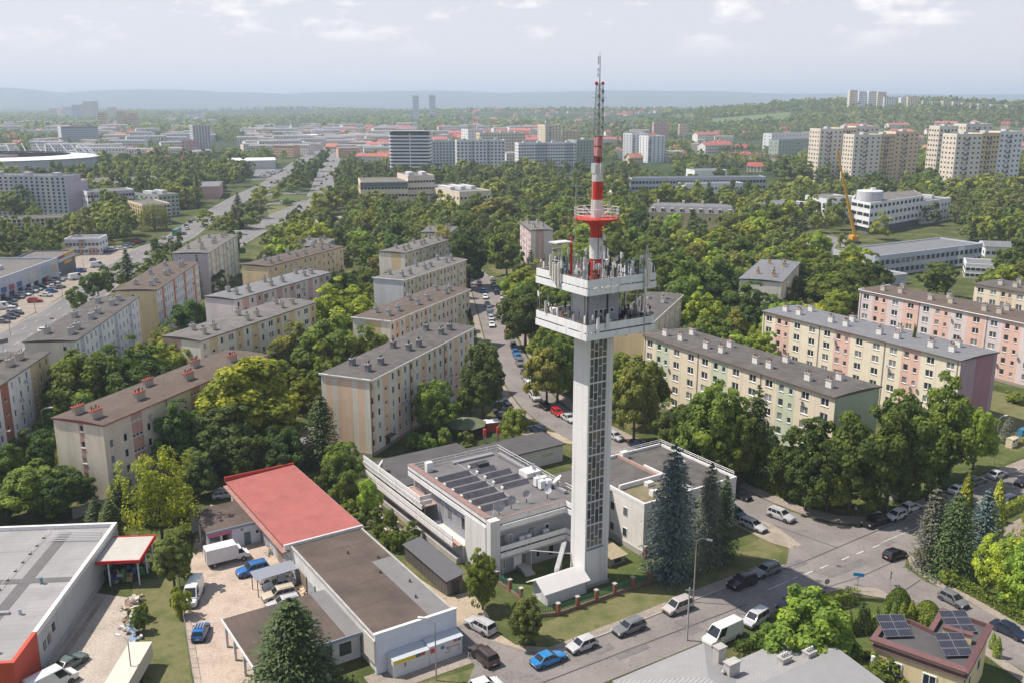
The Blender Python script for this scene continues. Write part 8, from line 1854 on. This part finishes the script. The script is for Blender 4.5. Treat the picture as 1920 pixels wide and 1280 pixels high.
# hedges
def hedge(label, pts, w, h, colour, name='clipped_hedge', n=None):
    rg = np.random.default_rng(len(label)); P, N = [], []
    for (p, r_) in zip(pts[:-1], pts[1:]):
        p = np.array(p); r_ = np.array(r_); d = r_-p; L = np.linalg.norm(d); d = d/L; nn = np.array([-d[1],d[0]]); k = int(L*150)
        s = rg.random(k)*L; f = rg.random(k); side = np.where(f < 0.4, 1, np.where(f < 0.75, 0, -1)); off = np.where(side == 0, rg.uniform(-1,1,k), side)*w/2; z = np.where(side == 0, h, rg.uniform(0.05,1,k)*h)+rg.normal(size=k)*0.06
        xy = p+d*s[:,None]+nn*off[:,None]; P.append(np.column_stack([xy, z])); N.append(np.column_stack([nn*np.where(side==0,0,side)[:,None], np.where(side==0,1.0,0.25)])+0.5*rg.normal(size=(k,3)))
    v, t = cards(np.concatenate(P), np.concatenate(N), 0.15, rg); o = link(name, quad_mesh(name, v, t, LEAF)); o.color = (*colour,1); tag(o, label, 'hedge'); return o
hedge('long clipped green hedge along the side street pavement', [S(46.6,-21.6),S(43.6,-24.4),S(42.3,-28.5),S(41.7,-34),S(40,-43),S(37.2,-57)], 1.3, 1.5, TC['m'])
hedge('clipped hedge along the front street at the right edge', [S(66,-20.2),S(76,-19.6),S(92,-18.9)], 1.2, 1.5, TC['g'])
hedge('thuja hedge in front of the thuja row at the street corner', [S(14,-22.6),S(20,-23.2),S(27,-24.4)], 1.4, 1.9, TC['g'])
hedge('dark hedge behind the metal-roofed house', [S(4,-24.5),S(9,-26),S(12,-27)], 1.2, 1.5, TC['d'])
hedge('low shrubs under the big dark trees along the back street', [S(46.2,18),S(46,6),S(46.8,-1)], 1.8, 1.3, TC['m'], 'roadside_shrubs')

# ------------------------------------------------------------ vehicles
PAINT = obj_colour_mat('car_paint', 0.32, 0.5, 0.0, 0.6)
CGL = mat('car_glass', (0.018,0.022,0.026), 0.05, spec=0.7); RIM = mat('wheel_rim', (0.38,0.38,0.39), 0.35, metal=0.7); HLT = mat('headlight_lens', (0.62,0.64,0.66), 0.15); TLT = mat('tail_light_lens', (0.30,0.012,0.015), 0.25); TRIM = mat('car_black_trim', (0.025,0.025,0.027), 0.6); PLT = mat('number_plate', (0.6,0.6,0.56), 0.5)
CT = {  # L, W, H, belt, nose height, base x0,x1, roof x0,x1, wheelbase
 'hatchback':(4.0,1.74,1.48,0.92,0.74,-1.93,0.95,-1.55,0.22,2.5),'sedan':(4.65,1.80,1.45,0.94,0.74,-1.72,0.98,-1.05,0.18,2.75),'estate':(4.65,1.80,1.50,0.94,0.76,-2.24,0.98,-1.95,0.22,2.75),
 'suv':(4.65,1.88,1.70,1.08,0.92,-2.22,1.0,-1.95,0.30,2.75),'minivan':(4.3,1.80,1.78,1.02,0.86,-2.08,1.25,-1.95,0.50,2.7),'van':(5.8,2.05,2.45,1.25,1.05,-2.86,2.05,-2.82,1.15,3.5)}
CARM = {}
def car_meshes(k):
    if k in CARM: return CARM[k]
    L,W,Hh,bz,nz_,g0,g1,r0,r1,wb = CT[k]; w = W/2
    st = [(-L/2,0.42,bz-0.18,0.80),(-L/2+0.08,0.30,bz-0.04,0.90),(-L/2+0.45,0.22,bz,0.97),(-wb/2,0.20,bz,1.0),(0,0.20,bz,1.0),(g1-0.1,0.20,bz,1.0),(wb/2,0.20,nz_+(bz-nz_)*0.55,0.99),(L/2-0.28,0.22,nz_,0.94),(L/2-0.06,0.30,nz_-0.10,0.84),(L/2,0.40,nz_-0.26,0.74)]
    if k == 'sedan': st[1] = (-L/2+0.08,0.30,bz-0.06,0.88); 
    b = MB(); rings = []
    for x,zl,zt_,f in st:
        y = w*f; rings.append([(x,-y*0.90,zl),(x,-y,zl+0.22),(x,-y,zt_-0.16),(x,-y*0.94,zt_-0.02),(x,-y*0.80,zt_+0.015),(x,0,zt_+0.04),(x,y*0.80,zt_+0.015),(x,y*0.94,zt_-0.02),(x,y,zt_-0.16),(x,y,zl+0.22),(x,y*0.90,zl)])
    n = len(rings[0])
    for r in rings: b.v += r
    for i in range(len(rings)-1):
        for j in range(n): q = (j+1)%n; b.f.append((i*n+j,i*n+q,(i+1)*n+q,(i+1)*n+j)); b.m.append(0)
    b.f.append(tuple(range(n))[::-1]); b.m.append(0); e = (len(rings)-1)*n; b.f.append(tuple(range(e,e+n))); b.m.append(0)
    # cabin
    wb0, wr = w*0.93, w*0.76; zb = bz-0.02; lo = [(g0,-wb0,zb),(g1,-wb0,zb),(g1,wb0,zb),(g0,wb0,zb)]; zr = Hh-0.05
    hi = [(r0,-wr,zr),(r1,-wr,zr),(r1,wr,zr),(r0,wr,zr)]; tp = [(r0+0.18,-wr*0.86,Hh),(r1-0.2,-wr*0.86,Hh),(r1-0.2,wr*0.86,Hh),(r0+0.18,wr*0.86,Hh)]; k0 = len(b.v); b.v += lo+hi+tp
    for (A,B) in ((0,4),(4,8)):
        for i in range(4): j = (i+1)%4; b.f.append((k0+A+i,k0+A+j,k0+B+j,k0+B+i)); b.m.append(0)
    b.f.append((k0+8,k0+9,k0+10,k0+11)); b.m.append(0)
    body = b.mesh('body', PAINT, True)
    # auto smooth by angle so that panels keep their edges
    for p in body.polygons: p.use_smooth = True
    try: body.set_sharp_from_angle(angle=R(32))
    except Exception: pass
    def lerp(p,q,t): return tuple(p[i]+(q[i]-p[i])*t for i in range(3))
    def pane(a,b_,c,d,off,s0=0.06,s1=0.94,t0=0.10,t1=0.92):
        """glass set a little proud of the cabin face a-b (bottom) c-d (top, c above b)"""
        P = lambda s,t: lerp(lerp(a,b_,s),lerp(d,c,s),t); pts = [P(s0,t0),P(s1,t0),P(s1,t1),P(s0,t1)]; nrm = (Vector(pts[1])-Vector(pts[0])).cross(Vector(pts[3])-Vector(pts[0])).normalized()*off; return [tuple(Vector(p)+nrm) for p in pts]
    def gm(nm, pts): m_ = MB(); m_.face(pts); return m_.mesh(nm, CGL)
    parts = [('windscreen', gm('windscreen', pane(lo[1],lo[2],hi[2],hi[1],0.012)))]
    if k != 'van': parts.append(('rear_window', gm('rear_window', pane(lo[3],lo[0],hi[0],hi[3],0.012))))
    for (a,b_,c,d) in ((lo[0],lo[1],hi[1],hi[0]),(lo[2],lo[3],hi[3],hi[2])):
        fl = a is lo[2]
        cuts = ((0.70,0.95),) if k == 'van' else (((0.05,0.27),(0.30,0.60),(0.63,0.93)) if k in ('estate','suv','minivan') else ((0.10,0.48),(0.52,0.93)))
        for (s0,s1) in cuts: 
            if fl: s0, s1 = 1-s1, 1-s0
            parts.append(('side_window', gm('side_window', pane(a,b_,c,d,0.012,s0,s1,0.08,0.90))))
    for s_ in (-1,1):
        m_ = MB(); y = s_*w*0.60; m_.box(L/2-0.14,L/2-0.03,min(y,y+s_*0.30),max(y,y+s_*0.30),nz_-0.26,nz_-0.10); parts.append(('headlight', m_.mesh('headlight', HLT)))
        m_ = MB(); y = s_*w*0.66; m_.box(-L/2-0.012,-L/2+0.10,min(y,y+s_*0.20),max(y,y+s_*0.20),bz-0.34,bz-0.12); parts.append(('tail_light', m_.mesh('tail_light', TLT)))
        m_ = MB(); m_.box(g1-0.45,g1-0.25,min(s_*w,s_*(w+0.16)),max(s_*w,s_*(w+0.16)),bz,bz+0.13); parts.append(('mirror', m_.mesh('mirror', TRIM)))
    m_ = MB(); m_.box(-L/2+0.02,L/2-0.05,-w*0.92,w*0.92,0.16,0.27); parts.append(('underbody', m_.mesh('underbody', TRIM)))
    m_ = MB(); m_.box(L/2-0.05,L/2+0.012,-0.42,0.42,0.42,0.52); parts.append(('grille', m_.mesh('grille', TRIM))); m_ = MB(); m_.box(-L/2-0.02,-L/2,-0.26,0.26,0.52,0.63); parts.append(('number_plate', m_.mesh('number_plate', PLT)))
    if k in ('suv','estate'):
        for s_ in (-1,1): m_ = MB(); m_.tube((r0+0.25,s_*wr*0.82,Hh+0.05),(r1-0.25,s_*wr*0.82,Hh+0.05),0.025,5); parts.append(('roof_rail', m_.mesh('roof_rail', RIM)))
    rw = 0.36 if k in ('suv','van') else 0.32
    ty = MB().lathe(0,0,[(rw*0.62,-0.11),(rw*0.94,-0.11),(rw,-0.07),(rw,0.07),(rw*0.94,0.11),(rw*0.62,0.11)],16).mesh('wheel', M_BLACK, True); rim = MB().lathe(0,0,[(rw*0.62,-0.10),(rw*0.60,0.115),(rw*0.2,0.10)],10).mesh('rim', RIM); arch = MB().lathe(0,0,[(rw*1.16,-0.02),(rw*1.16,0.012)],16).mesh('wheel_arch', TRIM)
    wh = [(sx*wb/2,sy,rw) for sx in (-1,1) for sy in (-1,1)]
    # one-piece version for cars too small to show parts
    one = MB(); mats_ = [PAINT, CGL, M_BLACK]; one.v = list(b.v); one.f = list(b.f); one.m = [0]*len(b.f)
    for nm, me in parts:
        if 'window' in nm or nm == 'windscreen': one.face([tuple(v.co) for v in me.vertices], 1)
    for (x,sy,z) in wh: one.tube((x,sy*(w-0.2),z),(x,sy*(w+0.01),z),rw,10,2)
    CARM[k] = (body, parts, ty, rim, arch, wh, w, one.mesh('car', mats_)); return CARM[k]
CC = {'white':(0.72,0.72,0.71),'silver':(0.46,0.46,0.47),'grey':(0.16,0.165,0.175),'black':(0.012,0.012,0.014),'dark blue':(0.016,0.026,0.06),'blue':(0.012,0.12,0.36),'bright blue':(0.02,0.20,0.48),'red':(0.50,0.012,0.02),'orange':(0.62,0.16,0.05),'beige':(0.50,0.42,0.32),'brown':(0.055,0.035,0.03),'green':(0.10,0.14,0.12),'teal':(0.05,0.11,0.13),'pale blue':(0.30,0.36,0.42),'dark red':(0.16,0.02,0.025),'pinkish silver':(0.44,0.40,0.38)}
KN = {'hatchback':'parked_hatchback','sedan':'parked_sedan','estate':'parked_estate_car','suv':'parked_suv','minivan':'parked_minivan','van':'parked_van'}
KW = {'hatchback':'hatchback','sedan':'saloon car','estate':'estate car','suv':'off-road car','minivan':'minivan','van':'panel van'}
CAR_LOG = []
def car(p, ang, k, colour, row, detail=True, note=None):
    body, parts, ty, rim, arch, wh, w, one = car_meshes(k); c = (*CC[colour],1)
    if detail:
        t = link(KN[k], None, None, (*p,0.03), R(ang)); o = link('body', body, t); o.color = c
        for nm, me in parts: link(nm, me, t)
        for (x,sy,z) in wh:
            q = link('wheel', ty, t, (x,sy*(w-0.10),z)); q.rotation_euler = (-sy*math.pi/2,0,0); link('rim', rim, q); a_ = link('wheel_arch', arch, t, (x,sy*(w-0.005),z)); a_.rotation_euler = (-sy*math.pi/2,0,0)
    else:
        t = link(KN[k].replace('parked','small') , one, None, (*p,0.03), R(ang)); t.color = c
    t['category'] = 'van' if k == 'van' else 'car'; t['group'] = 'cars '+row
    CAR_LOG.append((t, colour, KW[k], row, px_u(*p), note)); return t
def heading(p, away=True):
    best = None
    for pts_, hw in ROADS:
        for a_, b_ in zip(pts_[:-1], pts_[1:]):
            d = math.hypot(p[0]-(a_[0]+b_[0])/2, p[1]-(a_[1]+b_[1])/2)
            if best is None or d < best[0]: best = (d, math.degrees(math.atan2(b_[1]-a_[1], b_[0]-a_[0])))
    return best[1] + (0 if away else 180)
row = 'parked along the far kerb of the front street'
for p,a,k,c in ((S(-16.4,-13.4),33,'sedan','bright blue'),(S(-11.2,-13.2),213,'hatchback','silver'),(S(-3.7,-13.3),213,'estate','grey'),(S(5.0,-13.0),213,'minivan','pinkish silver'),(S(17.2,-12.9),213,'suv','black'),(S(22.6,-12.4),213,'estate','grey')): car(p,a,k,c,row)
row = 'standing on the near side of the front street'
for p,a,k,c in ((S(11.4,-20.8),222,'minivan','silver'),(S(4.8,-21.4),215,'van','white'),(S(18.6,-20.6),213,'sedan','dark blue'),(S(42.6,-19.4),30,'hatchback','black')): car(p,a,k,c,row)
row = 'parked at the street junction beside the right wing'
for p,a,k,c in (((43.91,141.38),-50,'suv','silver'),((38.49,137.82),-52,'estate','silver'),((39.16,150.13),-55,'sedan','black'),((36.78,142.6),-57,'hatchback','teal')): car(p,a,k,c,row)
row = 'parked under the big trees of the front street'
for p,a,k,c in ((S(49.6,-10.6),214,'suv','black'),(S(54.6,-11.0),213,'hatchback','white'),(S(59.6,-10.4),33,'hatchback','white'),(S(66.8,-10.2),33,'hatchback','black'),(S(73.0,-10.4),33,'sedan','white'),(S(79.2,-9.9),33,'estate','grey'),(S(85.2,-10.2),33,'sedan','silver')): car(p,a,k,c,row)
row = 'on the right-hand end of the front street'
for p,a,k,c in ((S(74.5,-18.0),213,'minivan','dark blue'),(S(86.4,-14.6),213,'sedan','black')): car(p,a,k,c,row)
row = 'parked along the hedge of the side street'
for p,a,k,c in (((59.93,114.78),-62,'hatchback','grey'),((63.62,107.13),-58,'sedan','dark blue')): car(p,a,k,c,row)
row = 'on the driveway beside the garages'
for p,a,k,c in (((-4.06,108.13),136,'suv','silver'),((-3.39,101.44),124,'suv','brown'),((-3.09,95.42),30,'hatchback','white')): car(p,a,k,c,row)
row = 'parked in the paved yard by the garages'
for p,a,k,c in (((-37.45,123.12),211,'suv','blue'),((-33.76,121.24),208,'suv','white'),((-32.57,118.82),208,'sedan','silver'),((-31.9,116.05),208,'suv','beige'),((-30.79,113.8),208,'estate','silver'),((-43.64,115.91),-84,'van','white'),((-39.72,106.88),96,'hatchback','blue'),((-45.86,134.04),-85,'van','pale blue')): car(p,a,k,c,row)
rb = bpy.data.objects; 
row = 'near the supermarket'
for p,a,k,c in (((-53.28,99.87),66,'sedan','green'),((-53.38,95.63),55,'van','white')): car(p,a,k,c,row)
row = 'standing behind the big spruce and the garages'
for p,a,k,c in (((-23.25,96.66),25,'hatchback','white'),((-49.21,149.91),20,'estate','pale blue')): car(p,a,k,c,row)
row = 'parked by the beige block with red chimneys'
for p,a,k,c in (((-87.91,168.39),70,'hatchback','white'),((-87.62,165.65),70,'hatchback','pale blue'),((-88.27,171.77),70,'sedan','silver')): car(p,a,k,c,row)
row = 'in the right-hand row of the back street'
for p,k,c in (((0.44,250.99),'hatchback','black'),((1,243.66),'hatchback','blue'),((1.55,239.34),'hatchback','bright blue'),((2.07,233.64),'suv','grey'),((3.18,223.89),'hatchback','dark blue'),((3.52,219.75),'sedan','pale blue'),((4.2,214.44),'hatchback','white'),((5.25,204.91),'suv','silver'),((7.36,198.72),'sedan','black'),((9.86,193.95),'hatchback','red'),((12.08,190.07),'sedan','silver'),((20.8,178.94),'estate','silver')): car(p,heading(p,False),k,c,row)
car((-1.4,266.31), heading((-1.4,266.31),False), 'hatchback', 'orange', 'driving on the back street')
car((24.81,174.1), heading((24.81,174.1),False), 'hatchback', 'dark blue', 'driving on the back street')
row = 'in the left-hand row of the back street'
for p,k,c in (((-12.04,341.83),'hatchback','dark red'),((-10.06,327.84),'hatchback','blue'),((-9.21,317.59),'hatchback','white'),((-8.16,305.4),'sedan','dark blue'),((-7.45,298.02),'hatchback','grey'),((-6.95,290.97),'sedan','teal'),((-6.48,284.96),'hatchback','silver'),((-6.13,276.38),'sedan','white')): car(p,heading(p,False),k,c,row)
row = 'parked where the back street bends away'
for p,k,c in (((-7.7,351.44),'hatchback','white'),((-6.89,340.79),'sedan','teal'),((-6.19,334.7),'hatchback','green'),((-5.47,325.93),'suv','dark blue')): car(p,heading(p),k,c,row)
row = 'in the parking court beside the back street'
for p,a,k,c in (((-2.05,322.18),10,'hatchback','white'),((-1.65,315.8),10,'sedan','white'),((-1.25,307.09),10,'hatchback','silver'),((-0.86,297.22),10,'hatchback','white'),((0.98,278.48),-30,'hatchback','grey'),((2.63,282.05),-20,'hatchback','red')): car(p,a,k,c,row)
row = 'on the small lawn lot behind the station'
for p,a,k,c in (((-3.13,202.16),20,'estate','dark blue'),((-2.25,198.72),20,'suv','dark blue'),((-1.87,195.4),18,'sedan','black'),((-1.38,191.82),18,'hatchback','dark blue'),((-3.37,187),30,'hatchback','red'),((5.27,182.73),120,'suv','dark blue')): car(p,a,k,c,row)
row = 'in the mall car park along the shop fronts'
kk = ['hatchback','sedan','estate','suv','hatchback']; q7 = random.Random(9)
for i,(p,c) in enumerate((((-170.13,312.26),'teal'),((-170.49,317.59),'grey'),((-170.59,322.18),'white'),((-170.78,327.84),'silver'),((-170.79,331.73),'pale blue'),((-170.79,335.7),'black'),((-171,339.76),'dark red'),((-171.1,344.98),'silver'),((-171.32,349.26),'pale blue'),((-169.69,306.24),'grey'))): car(p,-8,kk[i%5],c,row)
row = 'in the second row of the mall car park'
for i,(p,a,k,c) in enumerate((((-162.68,321.25),170,'sedan','white'),((-161.54,311.38),12,'suv','red'),((-163.76,327.84),30,'hatchback','blue'),((-167.19,336.71),40,'sedan','white'),((-164.39,335.7),60,'hatchback','grey'),((-166.64,353.65),60,'van','white'),((-171.69,368.65),40,'minivan','blue'),((-170.2,381.05),40,'van','white'),((-166.81,300.44),20,'van','white'),((-166.5,304.56),10,'suv','black'),((-161.49,297.22),10,'minivan','white'),((-158.39,292.51),5,'sedan','black'),((-157.44,288.69),5,'hatchback','black'),((-157.4,285.7),5,'sedan','dark blue'),((-156.22,280.61),5,'hatchback','grey'))): car(p,a,k,c,row)
row = 'driving on the west road past the mall'
for p,k,c in (((-138.61,269.59),'sedan','white'),((-152.81,321.25),'hatchback','white'),((-178.48,395.64),'sedan','black')): car(p,heading(p),k,c,row)
row = 'queueing on the west road'
for i,(p,c) in enumerate((((-171.75,460.94),'silver'),((-168.99,462.79),'pale blue'),((-167.58,478.14),'grey'),((-172.15,496.63),'white'),((-177.12,509.74),'teal'),((-180.17,525.9),'dark blue'),((-181.86,535.6),'pale blue'),((-182.18,543.1),'white'),((-182.81,550.8),'orange'),((-185.18,564.13),'dark blue'))): car(p,heading(p),kk[i%5],c,row,False)
row = 'on the forecourt by the west road'
for i,(p,c) in enumerate((((-183.04,423.53),'silver'),((-181.74,425.1),'white'),((-179.37,428.28),'white'),((-177.96,431.51),'pale blue'),((-179.73,439.78),'grey'),((-179.62,446.62),'red'),((-178.66,450.12),'black'),((-182.3,418.88),'dark blue'))): car(p,20+i*3,kk[i%5],c,row,False)
row = 'on the main avenue'
for i,(p,c) in enumerate((((-153.37,631.05),'white'),((-147.72,634.46),'black'),((-170.12,682.3),'red'),((-155.71,690.29),'white'),((-155.9,776.42),'black'),((-143.95,719.75),'silver'),((-145.5,747.04),'black'),((-160.18,819.3),'black'),((-168.16,848.54),'grey'),((-168.36,867.08),'silver'),((-186.24,981.14),'black'),((-193.5,742.35),'white'),((-191.33,747.04),'white'),((-199.5,786.72),'black'),((-201.63,813.69),'white'),((-201.96,1078.29),'grey'),((-213.52,906.66),'silver'),((-231.28,1023.07),'white'),((-132.28,637.91),'dark blue'))): car(p,heading(p),kk[i%5],c,row,False)
row = 'in the car dealer lot'
for i in range(36):
    a0, b0 = Vector((-228.5,842.53)), Vector((-217.62,842.53)); c0 = Vector((-250.31,942.46)); x = a0+(b0-a0)*((i%6)/5.0)*0.9+(c0-a0)*((i//6)/5.5)+Vector(((i//6)*3.2,0)); car(tuple(x),80,kk[i%5],q7.choice(['white','silver','pale blue','grey','white']),row,False)
row = 'in the small car park'
for i,p in enumerate(((-104.19,503.1),(-104.22,511.99),(-104.26,521.18),(-100.52,486.19),(-99.52,492.4),(-98.49,498.77),(-101.88,535.6),(-100.65,540.57))): car(p,30,kk[i%5],q7.choice(['white','pale blue','silver','dark blue']),row,False)
row = 'by the far shops'
for i in range(40): 
    a0 = Vector((-290.55,1474.13)); b0 = Vector((-207.86,1569.71)); x = a0+(b0-a0)*((i%20)/19.0)+Vector((0,40.0*(i//20)+q7.uniform(-5,5))); car(tuple(x),90,kk[i%5],q7.choice(['white','silver','grey','red','white']),row,False)
lab = {}
for t,c,k,rw_,u_,_ in CAR_LOG: lab.setdefault((c,k,rw_),[]).append((u_,t))
for (c,k,rw_),v in lab.items():
    v.sort(key=lambda q: q[0])
    for i,(u_,t) in enumerate(v): t['label'] = ('%s %s %s' % (c,k,rw_)) if len(v) == 1 else ('%s %s %s from the left %s' % (ordinal(i),c,k,rw_))
# roof box on the blue hatchback of the yard is part of that car
for o in [o for o in CAR_LOG if o[1] == 'blue' and 'paved yard' in o[3] and o[2] == 'hatchback']:
    for y in (-0.5,-0.17,0.17,0.5): MB().box(-0.9,0.3,y-0.07,y+0.07,1.5,1.62).build('bicycle_rack', M_GALV, o[0])
# white box truck
bt = thing('box_truck', 'white box truck with open rear door in the paved yard', 'truck', (*(-42.04,126.69),0), R(32), None); bx_ = MB().box(-3.2,1.15,-1.08,1.08,0.75,2.95); o = bx_.build('cargo_box', mat('truck_white', (0.70,0.69,0.67), 0.5, var=0.03, scale=1), bt)
MB().box(-3.22,-3.18,-0.35,0.35,0.8,2.7).build('open_doorway', mat('cargo_inside', (0.20,0.12,0.07), 0.9), bt); MB().box(-3.26,-3.2,-1.02,-0.4,0.8,2.85).build('rear_door', M_GREYP, bt)
cb = MB(); cb.prism([(1.2,-0.95),(2.6,-0.95),(2.6,0.95),(1.2,0.95)],0.5,1.25); cb.face([(1.2,-0.95,1.25),(2.45,-0.95,1.25),(1.9,-0.85,2.1),(1.2,-0.85,2.1)]); cb.face([(1.2,0.95,1.25),(1.2,0.85,2.1),(1.9,0.85,2.1),(2.45,0.95,1.25)]); cb.face([(1.2,-0.85,2.1),(1.9,-0.85,2.1),(1.9,0.85,2.1),(1.2,0.85,2.1)]); cb.face([(2.45,-0.95,1.25),(2.45,0.95,1.25),(1.9,0.85,2.1),(1.9,-0.85,2.1)]); cb.box(2.6,3.0,-0.9,0.9,0.5,1.05); cb.build('cab', mat('truck_white', (0.7,0.69,0.67)), bt)
gz_ = MB(); gz_.face([(2.41,-0.8,1.34),(2.41,0.8,1.34),(1.96,0.75,2.03),(1.96,-0.75,2.03)]); gz_.build('windscreen', CGL, bt)
for s_ in (-1,1): q = MB(); q.face([(1.4,s_*0.945,1.34),(2.3,s_*0.945,1.34),(1.85,s_*0.87,2.0),(1.4,s_*0.87,2.0)]); q.build('side_window', CGL, bt); MB().box(2.95,3.02,min(s_*0.5,s_*0.85),max(s_*0.5,s_*0.85),0.7,0.9).build('headlight', HLT, bt)
MB().box(-3.1,2.6,-0.5,0.5,0.42,0.75).build('chassis', TRIM, bt)
for x in (-2.2,2.05):
    for y in (-0.95,0.95): q = MB().lathe(0,0,[(0.36,-0.12),(0.38,-0.08),(0.38,0.08),(0.36,0.12)],14).build('wheel', M_BLACK, bt, (x,y,0.39)); q.rotation_euler = (math.pi/2,0,0); MB().lathe(0,0,[(0.22,-0.13),(0.22,0.13)],10).build('rim', RIM, q)
bus = thing('city_bus', 'teal city bus on the west road behind the trees', 'bus', (*(-171.13,478.14),0), R(heading((-171.13,478.14)))); MB().box(-6,6,-1.25,1.25,0.4,3.0).build('body', mat('bus_teal', (0.05,0.17,0.16), 0.4), bus); MB().box(-5.8,6.02,-1.27,1.27,1.5,2.5).build('window_band', CGL, bus)
for x in (-3.5,3.6):
    for y in (-1.2,1.2): q = MB().lathe(0,0,[(0.48,-0.12),(0.48,0.12)],12).build('wheel', M_BLACK, bus, (x,y,0.48)); q.rotation_euler = (math.pi/2,0,0)
# people
def person(label, p, ang, shirt, trousers, h=1.75, stride=0.25):
    """one skinned figure: legs, trunk, arms and head grown from a joint skeleton"""
    V = [(0,0,0.95),(0,0,1.18),(0,0,1.40),(0,0,1.50),(0.02,0,1.66),(0,-0.10,0.92),(stride*0.5,-0.11,0.50),(stride*0.35,-0.11,0.08),(stride*0.35+0.13,-0.11,0.04),(0,0.10,0.92),(-stride*0.2,0.11,0.50),(-stride*0.75,0.11,0.10),(-stride*0.75+0.13,0.11,0.05),(0,-0.20,1.40),(-0.05,-0.25,1.13),(0.10,-0.25,0.92),(0.14,-0.25,0.83),(0,0.20,1.40),(0.06,0.25,1.14),(0.20,0.23,0.95),(0.24,0.22,0.87),(0.02,0,1.76)]
    E = [(0,1),(1,2),(2,3),(3,4),(4,21),(0,5),(5,6),(6,7),(7,8),(0,9),(9,10),(10,11),(11,12),(2,13),(13,14),(14,15),(15,16),(2,17),(17,18),(18,19),(19,20)]
    Rr = {0:0.15,1:0.14,2:0.15,3:0.06,4:0.095,21:0.08,5:0.10,6:0.065,7:0.045,8:0.04,9:0.10,10:0.065,11:0.045,12:0.04,13:0.07,14:0.05,15:0.035,16:0.035,17:0.07,18:0.05,19:0.035,20:0.035}
    me = bpy.data.meshes.new('person'); me.from_pydata(V, E, []); o = link('person', me, None, (*p,0.02), R(ang), (h/1.84,)*3)
    m1 = o.modifiers.new('skin','SKIN'); 
    for i, sv in enumerate(me.skin_vertices[0].data): sv.radius = (Rr[i], Rr[i]); sv.use_root = (i == 0)
    m2 = o.modifiers.new('smooth','SUBSURF'); m2.levels = m2.render_levels = 2
    m = bpy.data.materials.new('figure_clothes'); m.use_nodes = True; n = m.node_tree; bs_ = n.nodes['Principled BSDF']; t = n.nodes.new('ShaderNodeTexCoord'); s_ = n.nodes.new('ShaderNodeSeparateXYZ'); n.links.new(t.outputs['Object'], s_.inputs[0]); r = n.nodes.new('ShaderNodeValToRGB'); r.color_ramp.interpolation = 'CONSTANT'; mp = n.nodes.new('ShaderNodeMath'); mp.operation = 'DIVIDE'; mp.inputs[1].default_value = 1.9; n.links.new(s_.outputs['Z'], mp.inputs[0]); n.links.new(mp.outputs[0], r.inputs['Fac'])
    e = r.color_ramp.elements; e[0].color = (0.03,0.03,0.03,1); e[1].position = 0.055; e[1].color = (*trousers,1)
    for pos, c in ((0.50,shirt),(0.785,(0.45,0.27,0.19)),(0.905,(0.05,0.035,0.025))): q = e.new(pos); q.color = (*c,1)
    n.links.new(r.outputs['Color'], bs_.inputs['Base Color']); bs_.inputs['Roughness'].default_value = 0.85; me.materials.append(m)
    tag(o, label, 'person', 'people'); return o
person('person in black top and pale trousers walking past the kiosk', S(-24.0,-7.4), 60, (0.02,0.02,0.025), (0.42,0.40,0.38))
person('person in light shirt standing under the big trees by the junction', (56.68,143.01), 200, (0.55,0.55,0.57), (0.05,0.06,0.09), 1.75, 0.1)

# ------------------------------------------------------------ summer haze
hz = MB().box(-30000,30000,-900,34000,-8,275)
hm = bpy.data.materials.new('haze_air'); hm.use_nodes = True; hn = hm.node_tree; hn.nodes.clear()
ho_ = hn.nodes.new('ShaderNodeOutputMaterial'); pv_ = hn.nodes.new('ShaderNodeVolumePrincipled')
pv_.inputs['Color'].default_value = (0.70,0.82,1.0,1); pv_.inputs['Density'].default_value = 0.00014; pv_.inputs['Anisotropy'].default_value = 0.1
hn.links.new(pv_.outputs[0], ho_.inputs['Volume'])
tag(hz.build('haze', hm), 'thin bluish summer haze over the town', 'haze', kind='stuff')
